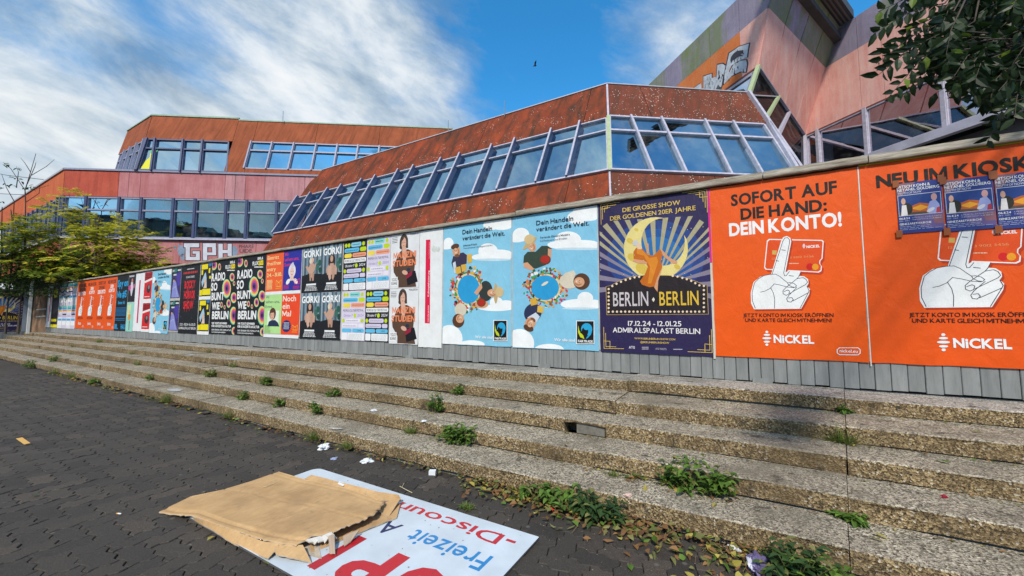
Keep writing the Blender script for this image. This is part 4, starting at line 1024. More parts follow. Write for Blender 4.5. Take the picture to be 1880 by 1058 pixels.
    for pts in ([(70, 272), (68, 164), (172, 151)], [(78, 244), (76, 176), (150, 166)], [(88, 206), (88, 184), (118, 180)], [(68, 190), (104, 186), (104, 164)], [(508, 101), (640, 84), (643, 206)], [(540, 106), (630, 95), (632, 180)], [(580, 112), (618, 107), (620, 150)], [(600, 92), (602, 126), (643, 122)]):
        P.line('ornament', G_, pts, .0055)
    for pts in ([(84, 826), (86, 940), (192, 942)], [(94, 858), (96, 930), (150, 932)], [(84, 900), (118, 902), (118, 941)], [(665, 838), (669, 963), (538, 958)], [(655, 870), (657, 950), (590, 947)], [(669, 920), (630, 916), (630, 961)]): P.line('ornament', G_, pts, .0055)
    rr_ = random.Random(5)
    for i in range(26): P.ell('stars', '#e6e0cc', rr_.uniform(66, 680), rr_.uniform(250, 560), 2.2, 2.2, n=5); P.k -= .88
P = fposter('dark purple show poster with a dancer on a gold moon, left of the orange posters', RB[0], RB[1], '#2b2350', RB[2], RB[3]); berlin(P); P.done()

# ------------------------------------------------ pale blue trade posters
RF2 = (fx(941), fx(1099), ZPO-.005, ZPT); RF1 = (fx(813), fx(939), ZPO, ZPT)
m6a, m6b = cropmap(760, 350, 3.306, RF1), cropmap(760, 350, 3.306, RF2)
SK, HR = '#d9a27e', '#5a3a26'
def confetti(P, cx_, cy_, rx, ry, n, seed):
    r = random.Random(seed)
    for i in range(n):
        t = r.uniform(0, 2*pi); k = r.uniform(.86, 1.34)
        P.ell('island', r.choice(['#d8452a', '#e9b23a', '#4f9a3a', '#f0efe6', '#8a5a2c', '#2f8f86', '#c23a6a', '#e07a2a', '#7a4a2a', '#3a2a20', '#c8a878', '#2f6a3a']), cx_+cos(t)*rx*k, cy_+sin(t)*ry*k, r.uniform(4, 13), r.uniform(4, 12), rot=r.uniform(0, 90), n=5)
        P.k -= .93
    P.k += 1
def face(P, x, y, q, rot=0):
    ca, sa = cos(R_(rot)), sin(R_(rot)); f = lambda a, b: (x+(a*ca-b*sa)*q, y+(a*sa+b*ca)*q)
    P.ell('people', '#b97f5e', *f(.35, .1), q*.5, q*.85, rot=rot, n=12); P.ell('people', '#e0b08c', *f(-.15, 0), q*.62, q*.92, rot=rot, n=12)
    for a in (-.42, .12): P.ell('people', '#3a2a22', *f(a, -.12), q*.11, q*.07, rot=rot, n=7); P.ell('people', '#5a3a26', *f(a, -.30), q*.2, q*.05, rot=rot, n=7)
    P.ell('people', '#b97f5e', *f(-.14, .15), q*.12, q*.14, rot=rot, n=7); P.ell('people', '#f4ece4', *f(-.14, .46), q*.28, q*.09, rot=rot, n=9)
def fair(P, v):
    W_, N_l = '#f6f9fb', '#16263c'
    if v == 1:
        P.map = m6b
        for e in ((1060, 130, 95, 55), (990, 165, 60, 40), (650, 268, 50, 42), (620, 290, 60, 25), (935, 300, 80, 52), (1020, 330, 120, 30), (870, 330, 60, 22), (1040, 655, 48, 40), (1010, 690, 120, 32), (1090, 690, 60, 28), (640, 930, 90, 90), (820, 965, 90, 34)): P.ell('clouds', W_, *e); P.k -= .88
        P.k += 1
        P.ell('clouds', '#c9e2f0', 1000, 354, 150, 8); P.ell('clouds', '#c9e2f0', 1010, 716, 110, 7)
        P.ell('island', '#4a8a4a', 800, 590, 104, 92); P.ell('island', '#e3cfa0', 800, 590, 96, 84); P.ell('island', '#2a9ed8', 795, 590, 86, 76); confetti(P, 800, 590, 102, 92, 150, 4); P.ell('island', '#e8dcc8', 795, 565, 24, 8, rot=-30)
        # farmer with straw hat at the top
        P.poly('people', '#36463a', [(664, 440), (668, 396), (690, 372), (738, 372), (776, 336), (812, 336), (836, 352), (828, 400), (800, 452), (740, 474), (690, 468)])
        P.poly('people', SK, [(664, 440), (690, 436), (730, 476), (716, 488), (668, 466)]); P.poly('people', SK, [(814, 352), (836, 356), (832, 410), (806, 452), (790, 444), (812, 408)])
        P.ell('people', '#6b3a1e', 797, 420, 34, 30); P.ell('people', '#b02a1e', 797, 418, 27, 23)
        P.ell('people', SK, 716, 338, 25, 34, rot=-15); P.ell('people', '#c8ab78', 704, 320, 56, 14, rot=-42); P.ell('people', '#d8bd8c', 700, 296, 32, 28, rot=-40)
        # woman with curls on the right
        P.ell('people', '#d9d0bc', 940, 552, 58, 44, rot=10); P.poly('people', '#d9d0bc', [(890, 530), (920, 500), (970, 485), (985, 510), (940, 545)]); P.ell('people', HR, 1018, 552, 50, 50); P.ell('people', SK, 1004, 556, 32, 30); P.ell('people', '#7a3a2a', 990, 558, 5, 8)
        # grocer upside down at the bottom
        P.ell('people', '#2c3354', 722, 742, 52, 58, rot=30); P.poly('people', '#cfd9e8', [(690, 770), (740, 740), (765, 765), (745, 800), (700, 800)]); P.ell('people', SK, 706, 806, 32, 40, rot=30); P.ell('people', HR, 696, 834, 32, 20, rot=25); P.ell('people', '#7a5236', 722, 786, 18, 12, rot=30)
        P.poly('people', '#d9a83a', [(704, 660), (740, 650), (752, 690), (712, 700)]); P.poly('people', '#e3b84c', [(752, 700), (786, 706), (784, 744), (748, 738)])
        face(P, 716, 342, 22, -10); face(P, 1000, 556, 24, 95); face(P, 706, 806, 26, 205)
        P.text('Dein Handeln', (743, 210), (968, 184), 28, N_l, 1); P.text('verändert die Welt.', (743, 248), (1065, 212), 27, N_l, 1)
        P.text('Fernanda Oliveira Madeira', (768, 291), (947, 272), 11, N_l, 1); P.text('Kaffeebauerin aus Brasilien', (768, 311), (930, 294), 10, '#3a5a7c', 0)
        P.text('Wir alle sind', (853, 914), (978, 918), 18, W_, 1)
        x0, y0, x1, y1 = 990, 793, 1092, 928
    else:
        P.map = m6a
        for e in ((530, 190, 90, 50), (470, 210, 50, 30), (210, 320, 30, 34), (190, 340, 50, 18), (450, 370, 60, 50), (520, 392, 90, 34), (410, 405, 60, 20), (500, 680, 40, 34), (500, 712, 110, 20), (560, 690, 50, 24), (215, 900, 80, 84), (350, 935, 80, 26)): P.ell('clouds', W_, *e); P.k -= .88
        P.k += 1
        P.ell('clouds', '#c9e2f0', 480, 420, 110, 8)
        P.ell('island', '#4a8a4a', 330, 600, 84, 108); P.ell('island', '#e3cfa0', 330, 600, 76, 98); P.ell('island', '#2a9ed8', 332, 600, 68, 88); confetti(P, 330, 600, 84, 104, 150, 8)
        P.poly('people', '#3a3450', [(228, 440), (238, 400), (262, 384), (300, 376), (322, 392), (320, 440), (290, 500), (246, 500)]); P.poly('people', '#cfd9e8', [(236, 440), (252, 430), (262, 500), (244, 502)])
        P.ell('people', SK, 258, 368, 24, 36); P.ell('people', HR, 250, 340, 26, 16, rot=-20); P.ell('people', '#7a5236', 262, 396, 14, 10)
        for q in ([(250, 468), (282, 460), (288, 500), (256, 508)], [(286, 452), (316, 446), (322, 486), (292, 494)], [(322, 388), (350, 384), (354, 436), (326, 442)]): P.poly('people', '#dcb24a', q)
        P.ell('people', '#333a38', 436, 610, 42, 62); P.poly('people', SK, [(366, 620), (410, 560), (416, 590), (384, 636)]); P.ell('people', SK, 476, 622, 30, 24); P.ell('people', '#c8ab78', 497, 624, 12, 62); P.ell('people', '#d8bd8c', 520, 616, 24, 32)
        P.ell('people', SK, 412, 690, 40, 24); P.ell('people', '#6b3a1e', 410, 680, 27, 26); P.ell('people', '#b02a1e', 410, 680, 21, 20)
        P.ell('people', '#d9d0bc', 284, 724, 36, 40); P.ell('people', HR, 270, 790, 36, 42); P.ell('people', SK, 280, 778, 24, 26)
        face(P, 258, 368, 21, -5); face(P, 480, 622, 21, 90); face(P, 280, 778, 20, 190)
        P.text('Dein Handeln', (295, 266), (475, 243), 27, N_l, 1); P.text('verändert die Welt.', (295, 303), (553, 273), 26, N_l, 1)
        P.text('Johannes Kösch', (300, 339), (382, 330), 10, N_l, 1); P.dashes('#4a6a8c', 300, 350, 470, 6) if False else P.text('Vorarbeiter im Supermarkt', (300, 357), (478, 334), 9, '#3a5a7c', 0)
        P.text('Wir alle sind', (373, 897), (478, 900), 17, W_, 1)
        x0, y0, x1, y1 = 487, 790, 564, 910
    w_, h_ = x1-x0, y1-y0; L = 'trade_mark'
    P.poly(L, W_, [(x0-4, y0-4), (x1+4, y0-3), (x1+4, y1+4), (x0-4, y1+4)]); P.poly(L, '#10110f', [(x0, y0), (x1, y0), (x1, y1), (x0, y1)])
    P.poly(L, '#c6d420', [(x0+w_*a, y0+h_*b) for a, b in ((.08, .18), (.14, .42), (.36, .58), (.44, .80), (.20, .72), (.07, .50))]); P.poly(L, '#10110f', [(x0+w_*a, y0+h_*b) for a, b in ((.11, .22), (.2, .44), (.42, .6), (.47, .76), (.38, .62), (.2, .52))])
    P.ell(L, '#27a8dc', x0+w_*.58, y0+h_*.36, w_*.33, h_*.27); P.ell(L, '#10110f', x0+w_*.48, y0+h_*.47, w_*.2, h_*.20); P.ell(L, '#27a8dc', x0+w_*.56, y0+h_*.30, w_*.15, h_*.10); P.poly(L, '#27a8dc', [(x0+w_*a, y0+h_*b) for a, b in ((.92, .38), (.84, .60), (.64, .76), (.52, .80), (.70, .60), (.76, .42))])
    P.text('FAIRTRADE', (x0+w_*.07, y0+h_*.955), (x0+w_*.94, y0+h_*.965), h_*.11, W_, 2, L)
P = fposter('pale blue poster with a straw hatted farmer on top, touching the show poster', RF2[0], RF2[1], '#86c8e8', RF2[2], RF2[3]); fair(P, 1); P.done()
P = fposter('pale blue poster with a man in a vest on top, beside the crimson strip', RF1[0], RF1[1], '#8acbe8', RF1[2], RF1[3]); fair(P, 0); P.done()
P = fposter('distant pale blue poster between red flyers and purple flyers', fx(277), fx(311), '#8acbe8', ZPO-.05, ZPT-.02); fair(P, 0); P.done()

# ------------------------------------------------ agency sheet with the red strip
RK = (fx(769), fx(811.5), ZPO-.06, ZPT)
P = fposter('white sheet with a narrow crimson strip, left of the large blue posters', RK[0], RK[1], '#eceef0', RK[2], RK[3]); P.map = cropmap(700, 410, 4.6, RK)
P.poly('strip', '#e01848', [(377, 140), (415, 138), (410, 847), (367, 845)])
P.text('Kulturplakatierung', (404, 618), (404, 400), 13, '#f6f0f2', 1, rot=True); P.text('FON 030 616 91 00', (400, 835), (400, 695), 8, '#f6f0f2', 1, rot=True); P.text('www.kulturplakatierung.de', (407, 300), (407, 160), 7, '#f6c8d2', 0, rot=True)
rr_ = random.Random(3)
for i in range(9): P.line('scribble', '#9fb49c', [(425+i*8, 205+rr_.uniform(-12, 12)), (430+i*8, 240+rr_.uniform(-14, 10)), (436+i*8, 200+rr_.uniform(-12, 16))], .003)
P.done()
def agency(x0, x1, lab, u0, u1, zb=ZPO-.02):
    P = fposter(lab, fx(x0), fx(x1), '#eceef2', zb, ZPT-.02); P.poly('strip', '#c8285c', [(u0, .12), (u1, .12), (u1, .86), (u0, .86)]); P.done()
agency(87, 95, 'narrow white sheet with a thin crimson strip at the far left end of the fence', .5, .68)
agency(246.5, 262, 'white sheet with a thin crimson strip beside two small red posters', .42, .58)

# ------------------------------------------------ theatre posters with a woman in a brown suit
xm0, xm1 = fx(715.5), fx(768); zmid = (ZPO-.03+ZPT)/2
def manzini(lab, z0, z1):
    P = fposter(lab, xm0, xm1, '#e6e8ec', z0, z1); B, O_ = '#5c4234', '#f08a5c'
    P.poly('woman', B, [(.28, .36), (.40, .30), (.62, .30), (.80, .36), (.88, .45), (.84, .74), (.92, .99), (.30, .99), (.30, .86), (.12, .70), (.10, .60)])
    P.ell('woman', '#4a3a32', .46, .16, .15, .155); P.ell('woman', '#dcae98', .46, .175, .085, .105); P.poly('woman', '#dcae98', [(.40, .25), (.54, .25), (.58, .40), (.50, .60), (.42, .42)]); P.poly('woman', '#4a3a32', [(.33, .1), (.44, .02), (.46, .09), (.39, .14), (.36, .29), (.31, .26)]); P.poly('woman', '#4a3a32', [(.46, .02), (.60, .1), (.62, .27), (.57, .28), (.54, .12)])
    for x_ in (.43, .50): P.ell('woman', '#2c2420', x_, .165, .012, .008, n=8)
    P.ell('woman', '#a8504a', .465, .225, .022, .008, n=10)
    P.poly('handbag', '#17161c', [(.55, .72), (.88, .70), (.97, .90), (.62, .96)]); P.poly('handbag', '#96203a', [(.55, .76), (.78, .70), (.76, .78), (.58, .84)]); P.ell('handbag', '#dcae98', .52, .72, .10, .04, rot=10); P.ell('handbag', '#23304a', .64, .67, .06, .03)
    P.text('MANZINI', (.10, .45), (.90, .45), .115, O_, 2); P.text('STUDIEN', (.08, .60), (.90, .60), .115, O_, 2)
    P.text('POLLESCH', (.68, .045), (.97, .045), .03, '#2a2a2e', 1)
    for k in range(4): P.dashes('#55555c', .04, .05+.03*k, .24, .010, seed=k)
    P.poly('theatre_box', '#f4f5f7', [(.03, .79), (.27, .79), (.27, .96), (.03, .96)]); P.text('VOLKS', (.05, .865), (.25, .865), .06, '#1a1a1e', 1, 'theatre_box'); P.text('BÜHNE', (.05, .935), (.25, .935), .055, '#1a1a1e', 1, 'theatre_box'); P.done()
manzini('upper theatre poster of a woman in a brown suit with orange lettering', zmid+.004, ZPT)
manzini('lower theatre poster of a woman in a brown suit with orange lettering', ZPO-.03, zmid-.004)

# ------------------------------------------------ festival posters of coloured pills
xf = [fx(628), fx(671), fx(714.5)]
def festival(lab, i, top, dark):
    z0, z1 = (zmid+.003, ZPT) if top else (ZPO-.01, zmid-.003)
    bg_ = '#26262c' if dark else '#dcd4ea'
    P = fposter(lab, xf[i], xf[i+1], bg_, z0, z1); W_ = '#f2f3f6'; LV = '#d8cfe8' if dark else '#ece8f4'; Y, T, Bl, Or = '#c3dc14', '#86dcd2' if not dark else '#8fd0e8', '#62bfe8', '#f5a17c'
    pc_ = 'pills'
    P.ell(pc_, Y, .10, .075, .06, .042, n=12); P.ell(pc_, Y, .23, .075, .06, .042, n=12); P.rr(pc_, T, .32, .03, .76, .12, .45); P.ell(pc_, Y, .85, .075, .06, .042, n=12)
    P.rr(pc_, Bl, .04, .14, .68, .225, .45); P.rr(pc_, Y, .71, .14, .97, .225, .45)
    P.rr(pc_, '#f5dc4a', .04, .245, .36, .33, .45); P.rr(pc_, Or, .39, .245, .97, .33, .45)
    P.rr(pc_, W_ if dark else bg_, .03, .35, .97, .435, .3); P.text('PEOPLE & CULTURE FESTIVAL', (.06, .418), (.93, .418), .045, '#1c1c20', 1)
    P.text('Oktober 17', (.08, .52), (.48, .52), .05, '#f0f0f4' if dark else '#b4a6cc', 1, shear=.2); P.ell(pc_, Y, .57, .50, .06, .042, n=12); P.text('2024', (.68, .52), (.93, .52), .05, '#f0f0f4' if dark else '#b4a6cc', 1, shear=.2)
    P.ell(pc_, Y, .08, .60, .06, .042, n=12); P.rr(pc_, LV, .16, .56, .80, .64, .45); P.ell(pc_, Y, .88, .60, .06, .042, n=12)
    P.rr(pc_, LV, .03, .66, .70, .74, .4); P.rr(pc_, LV, .73, .66, .95, .74, .3)
    P.rr(pc_, Bl, .03, .76, .45, .835, .45); P.rr(pc_, Bl, .48, .76, .97, .835, .45); P.text('LIVE', (.70, .815), (.85, .815), .03, '#1c4a68', 1)
    P.rr(pc_, '#f2f3f6', .03, .85, .26, .985, .15); P.rr(pc_, '#f6f7f9', .29, .85, .97, .985, .12)
    for k in range(6): P.dashes('#aab0bc', .33, .87+.018*k, .92, .006, seed=k+i)
    for k, (a, b, yy) in enumerate(((.38, .70, .068), (.10, .62, .18), (.45, .92, .28), (.22, .74, .595), (.08, .64, .70))): P.dashes('#4f7f9c' if k < 2 else '#b07c74' if k == 2 else '#b0a4c4', a, yy, b, .014, seed=k)
    P.done()
festival('black festival poster of coloured pills, upper left of its block of four', 0, True, True)
festival('lavender festival poster of coloured pills, upper right of its block of four', 1, True, False)
festival('lavender festival poster of coloured pills, lower left of its block of four', 0, False, False)
festival('black festival poster of coloured pills, lower right of its block of four', 1, False, True)

# ------------------------------------------------ theatre posters with a crouching figure
xg = [fx(552), fx(588.5), fx(626)]
def gorki(lab, i, top, face):
    z0, z1 = (zmid+.003, ZPT-.005) if top else (ZPO-.015, zmid-.003)
    P = fposter(lab, xg[i], xg[i+1], '#4a5a66', z0, z1); s_ = '#c8a08c'
    for k, (x_, w_, c) in enumerate(((.02, .10, '#8fa4b2'), (.2, .12, '#7c93a4'), (.38, .16, '#a9bcc8'), (.6, .12, '#6f8796'), (.8, .15, '#8299a6'))): P.poly('scene', c, [(x_, 0), (x_+w_, 0), (x_+w_*.9, .62), (x_+.02, .62)])
    for k, (x_, y_, r) in enumerate(((.88, .36, .09), (.80, .46, .08), (.92, .52, .08), (.78, .34, .05))): P.ell('scene', ('#2c5a50', '#3a6e60', '#24483f', '#4a8070')[k], x_, y_, r, r*.8, n=12)
    P.poly('scene', '#1a1b20', [(0, .62), (.35, .58), (1, .60), (1, 1), (0, 1)])
    if face == 0:   # head thrown back, arms hugging the knees
        P.poly('figure', s_, [(.30, .46), (.42, .36), (.60, .36), (.66, .44), (.62, .54), (.42, .54)]); P.poly('figure', s_, [(.18, .42), (.26, .40), (.52, .56), (.62, .66), (.56, .70), (.42, .62)]); P.poly('figure', s_, [(.66, .38), (.74, .34), (.66, .50), (.46, .66), (.40, .62)])
        P.poly('figure', '#b88f7c', [(.38, .56), (.50, .58), (.48, .74), (.42, .74)]); P.poly('figure', '#b88f7c', [(.52, .58), (.64, .56), (.62, .74), (.54, .74)]); P.ell('figure', '#d8b4a0', .50, .30, .10, .065, rot=-20); P.ell('figure', '#e0d2bc', .43, .30, .06, .06)
    else:           # long dark hair, knees drawn up
        P.ell('figure', '#3c2c26', .50, .32, .15, .12); P.ell('figure', s_, .48, .30, .07, .07); P.poly('figure', s_, [(.22, .52), (.36, .40), (.64, .40), (.76, .52), (.74, .64), (.28, .64)])
        P.poly('figure', '#d0aa96', [(.32, .46), (.46, .44), (.48, .72), (.40, .76), (.34, .68)]); P.poly('figure', '#bf9886', [(.52, .44), (.66, .46), (.64, .68), (.58, .76), (.52, .72)])
        P.ell('figure', '#30221e', .37, .36, .035, .09); P.ell('figure', '#30221e', .62, .36, .035, .09)
    P.text('GORKI', (.06, .215), (.94, .215), .15, '#f4f6f8', 2)
    P.text('LIEBE, TANZ', (.24, .84), (.74, .84), .045, '#f4f6f8', 2) if False else P.poly('fine_print', '#f0f2f4', [(.25, .80), (.74, .80), (.74, .838), (.25, .838)])
    for k in range(4): P.dashes('#e8eaee', .24-.02*k, .855+.028*k, .76+.02*k, .014, seed=k+3)
    P.done()
gorki('dark theatre poster of a figure with arms crossed, upper left of four', 0, True, 0)
gorki('dark theatre poster of a long-haired figure hugging the knees, upper right of four', 1, True, 1)
gorki('dark theatre poster of a long-haired figure hugging the knees, lower left of four', 0, False, 1)
gorki('dark theatre poster of a figure with arms crossed, lower right of four', 1, False, 0)

# ------------------------------------------------ block of four bright posters
xb = [fx(486), fx(517.3), fx(550.5)]; mX = lambda i, z0, z1: cropmap(380, 450, 5.878, (xb[i], xb[i+1], z0, z1))
zq = 1.71
def crown(P, col, x, y, w_, h_): P.line('crown_mark', col, [(x, y+h_), (x, y), (x+w_/2, y+h_*.4), (x+w_, y), (x+w_, y+h_), (x, y+h_)], .010); P.line('crown_mark', col, [(x+w_*.25, y+h_), (x+w_*.25, y+h_*.55), (x+w_*.5, y+h_*.4), (x+w_*.75, y+h_*.55), (x+w_*.75, y+h_)], .008)
P = fposter('small orange poster reading Eintritt frei above the green one', xb[0], xb[1], '#f4622c', zq+.01, ZPT); Yw = '#f6e8a0'
for k, t_ in enumerate(('Eintritt', 'frei/free', 'entry', '24.–31.10.')): P.text(t_, (.05, .17+.15*k), ((.72, .84, .56, .94)[k], .17+.15*k), .095, Yw, 1)
for k in range(8): P.dashes(Yw, .07, .70+.032*k, .40, .016, seed=k)
crown(P, '#f6c85a', .62, .72, .30, .16); P.dashes('#f6c85a', .6, .92, .92, .012); P.done()
P = fposter('small royal blue poster with a platinum-haired woman, above the red one', xb[1], xb[2], '#2a2f9c', zq+.01, ZPT); Rd = '#e4346a'
for k, t_ in enumerate(('Wir', 'sehen uns,', 'Sunny')): P.text(t_, (.05, .13+.13*k), ((.27, .86, .52)[k], .13+.13*k), .085, Rd, 1)
P.ell('portrait', '#e6e4ea', .50, .52, .20, .17); P.ell('portrait', '#e9c9c0', .50, .55, .11, .135); P.poly('portrait', '#e9c9c0', [(.42, .62), (.58, .62), (.62, .76), (.38, .76)]); P.ell('portrait', '#f2efe9', .30, .78, .12, .06, rot=-20); P.ell('portrait', '#f2efe9', .72, .78, .12, .06, rot=20); P.poly('portrait', '#d9d6e2', [(.40, .36), (.55, .30), (.62, .40), (.50, .44)])
for x_ in (.45, .56): P.ell('portrait', '#33303c', x_, .53, .022, .010, n=8)
P.ell('portrait', '#a8323e', .505, .61, .028, .012, n=8); crown(P, Rd, .66, .72, .28, .13)
for k in range(4): P.dashes(Rd, .06, .86+.03*k, .36, .012, seed=k); P.dashes(Rd, .6, .90+.02*k, .94, .010, seed=k)
P.done()
P = fposter('small pale green poster with a brown-haired woman, below the orange one', xb[0], xb[1], '#b6e394', ZPO+.06, zq-.05); Nv = '#2b3766'
for k, t_ in enumerate(('Wir', 'sehen uns,', 'Emmi,')): P.text(t_, (.05, .10+.125*k), ((.27, .88, .47)[k], .10+.125*k), .075, Nv, 0)
P.poly('portrait', '#e4f0e0', [(.20, .42), (.86, .42), (.86, .80), (.20, .80)]); P.poly('portrait', '#22304e', [(.22, .82), (.30, .70), (.46, .66), (.66, .66), (.82, .72), (.92, .82)]); P.ell('portrait', '#5a3426', .50, .50, .19, .155); P.ell('portrait', '#dfae94', .48, .54, .12, .11); P.poly('portrait', '#5a3426', [(.34, .40), (.62, .38), (.66, .46), (.36, .48)])
for x_ in (.43, .54): P.ell('portrait', '#2c2420', x_, .53, .018, .008, n=8)
P.ell('portrait', '#b0483e', .485, .59, .03, .010, n=8)
for k in range(7): P.dashes('#4a6a3c', .06, .80+.028*k, .36+.06*(k > 3), .010, seed=k)
P.done()
P = fposter('small vermilion poster reading Noch ein Mal, below the royal blue one', xb[1], xb[2], '#f04a20', ZPO+.045, zq-.06)
for k, t_ in enumerate(('Noch', 'ein', 'Mal')): P.text(t_, (.05, .18+.185*k), ((.78, .44, .54)[k], .18+.185*k), .14, '#f8efe2', 1)
pts = []
for i in range(36): a = 2*pi*i/36; r_ = 1 if i % 2 else .86; pts.append((.31+.27*r_*cos(a), .79+.16*r_*sin(a)))
P.poly('starburst', '#202a66', pts)
for k in range(6): P.dashes('#dfe2f0', .16, .70+.03*k, .47, .012, part='starburst', seed=k)
crown(P, '#f6b84a', .64, .76, .28, .12); P.dashes('#f6b84a', .62, .92, .92, .014); P.done()
for z0, z1 in ((zq-.055, zq+.005), (ZPO-.02, ZPO+.04)):
    MB().box((xb[0]+.005, -.0140, z0), (xb[1]+.6*(1 if 0 else 0)+(xb[2]-xb[1])-.005, -.0105, z1), ink('#eceef0')).build('paper_edge', fence)

# ------------------------------------------------ radio posters
xr = [fx(386), fx(433), fx(485.5)]
def radio(lab, i):
    rect = (xr[1], xr[2], ZPO, ZPT); P = fposter(lab, xr[i], xr[i+1], '#17171b', ZPO, ZPT); P.map = cropmap(380, 450, 5.878, rect)
    for x_, y_, rx, ry in ((347, 178, 44, 62), (420, 200, 18, 42), (572, 318, 30, 50), (597, 390, 14, 28), (506, 450, 54, 112), (594, 555, 38, 64), (533, 622, 26, 50), (447, 637, 16, 35), (485, 665, 12, 25), (592, 762, 48, 106), (602, 940, 32, 50)):
        for c, q, dx in (('#54b8a8', 1, 0), ('#e2e08a', .92, .03), ('#f0b050', .80, .05), ('#e0607a', .66, .06), ('#a8489a', .50, .05), ('#5a3a7c', .34, .04), ('#1c1420', .18, .02)): P.ell('discs', c, x_+rx*dx*2, y_-ry*dx, rx*q, ry*q, n=18)
        P.k -= 6.5
    P.k += 7; W_ = '#f4f5f6'
    for t_, a, b, h_ in (('RADIO', (318, 368), (488, 352), 92), ('SO', (320, 478), (395, 472), 92), ('BUNT', (325, 586), (476, 580), 90), ('WIE', (330, 693), (424, 690), 84), ('BERLIN', (333, 803), (530, 800), 92)): P.text(t_, a, b, h_, W_, 2)
    P.text('100,6', (548, 162), (605, 156), 30, W_, 2); P.text('FLUX', (492, 224), (557, 214), 42, W_, 2); P.poly('station_mark', '#f2dc1e', [(560, 172), (608, 164), (608, 214), (560, 220)]); P.text('FM', (564, 212), (603, 208), 34, '#b89a10', 2, 'station_mark'); P.dashes(W_, 512, 232, 605, 12)
    P.text('WIR TICKETS GEWINNEN', (331, 860), (515, 862), 24, W_, 2); P.text('FÜR KONZERTE & KULTUR', (331, 893), (565, 898), 26, W_, 2); P.text('DER SENDER FÜR POPKULTUR', (332, 930), (565, 940), 17, W_, 1); P.text('IN GANZ BERLIN & BRANDENBURG', (332, 958), (500, 962), 14, W_, 1); P.done()
radio('black radio poster with iridescent discs, left of the pair', 0); radio('black radio poster with iridescent discs, right of the pair', 1)

# ------------------------------------------------ small far posters
def yellow(lab, z0, z1):
    P = fposter(lab, fx(365), fx(385.5), '#1a1a1c', z0, z1); Yl = '#f2e010'
    for x_, y_, w_, h_ in ((.08, .03, .55, .15), (.08, .20, .14, .14), (.72, .16, .13, .15), (.80, .40, .15, .08), (.02, .80, .2, .17), (.24, .78, .72, .18)): P.poly('blocks', Yl, [(x_, y_), (x_+w_, y_), (x_+w_, y_+h_), (x_, y_+h_)])
    P.poly('figure', '#2a78b8', [(.66, .02), (.96, .02), (.92, .10), (.76, .12)]); P.poly('figure', '#a9c8dc', [(.12, .56), (.34, .34), (.46, .27), (.56, .44), (.62, .76), (.5, .76), (.4, .5), (.22, .72)]); P.ell('figure', '#d8b8a0', .46, .56, .10, .10); P.poly('figure', '#e0c8b4', [(.32, .76), (.42, .62), (.56, .62), (.62, .76)])
    P.done()
yellow('small black and yellow poster with a veiled figure, upper of two', 1.70, ZPT-.01); yellow('small black and yellow poster with a veiled figure, lower of two', ZPO+.05, 1.62)
MB().box((fx(364.6), -.0120, ZPO-.03), (fx(385.8), -.0105, ZPT), ink('#eceef0')).build('paper_edge', fence)
P = fposter('black poster with dripping red lettering left of the yellow ones', fx(329.5), fx(364), '#17181c', ZPO-.02, ZPT-.01)
P.text('RICHARD O BRIENS', (.28, .185), (.72, .185), .03, '#dcdce0', 1); P.dashes('#c23034', .12, .09, .86, .03); P.dashes('#dcdce0', .3, .045, .68, .012)
for k, t_ in enumerate(('ROCKY', 'HORROR', 'SHOW')): P.text(t_, (.22, .34+.15*k), ((.78, .80, .74)[k], .34+.15*k), .115, '#e8202c', 2)
r_ = random.Random(4)
for i in range(12): x_ = r_.uniform(.25, .75); y_ = r_.choice((.34, .49, .64)); P.line('drips', '#e8202c', [(x_, y_-.01), (x_, y_+r_.uniform(.02, .045))], .012)
for i in range(40): P.ell('stars', r_.choice(['#6a6c9c', '#8a8ca8', '#4a3a6a']), r_.uniform(.05, .95), r_.uniform(.2, .8), .008, .006, n=5)
P.text('22.10. - 03.11.24 · 16.-20.1.25'.replace('·', '-'), (.10, .885), (.92, .885), .035, '#e8e8ec', 1); P.text('ADMIRALSPALAST BERLIN', (.05, .94), (.95, .94), .035, '#e8e8ec', 1); P.done()
def purple(lab, z0, z1):
    P = fposter(lab, fx(311.8), fx(329), '#3c3470', z0, z1); P.poly('artwork', '#16302e', [(0, 0), (1, 0), (1, .12), (.4, .2), (0, .3)]); P.text('MY', (.08, .13), (.32, .13), .08, '#e8eef0', 2); P.poly('artwork', '#1f8f8c', [(.35, .02), (.5, .02), (.5, .14), (.35, .14)]); P.dashes('#e8eef0', .62, .06, .96, .05); P.dashes('#e8eef0', .2, .2, .6, .05)
    P.poly('artwork', '#8a8fd0', [(.2, .5), (.4, .4), (.55, .5), (.7, .72), (.95, .98), (.1, .98)]); P.poly('artwork', '#4a3aa0', [(.5, .2), (.98, .16), (.98, .6), (.7, .6)]); P.ell('artwork', '#20242e', .26, .40, .14, .08); P.ell('artwork', '#cfa890', .28, .43, .08, .05); P.line('artwork', '#c8cfe8', [(.15, .7), (.5, .62), (.75, .95)], .01); P.done()
purple('small purple poster with a seated figure, upper of two', 1.70, ZPT-.02); purple('small purple poster with a seated figure, lower of two', ZPO+.04, 1.63)
def redp(lab, z0, z1):
    P = fposter(lab, fx(262.5), fx(276.3), '#d81c24', z0, z1); P.poly('artwork', '#a81820', [(0, 0), (1, 0), (1, .22), (0, .32)]); P.dashes('#6a1014', .1, .08, .9, .05); P.dashes('#6a1014', .1, .17, .8, .05); P.poly('artwork', '#f0e8e8', [(0, .32), (1, .22), (1, .30), (0, .40)]); P.ell('artwork', '#3a2c30', .6, .62, .26, .17); P.ell('artwork', '#8a7c80', .62, .56, .12, .08); P.dashes('#f0e8e8', .1, .9, .8, .03); P.done()
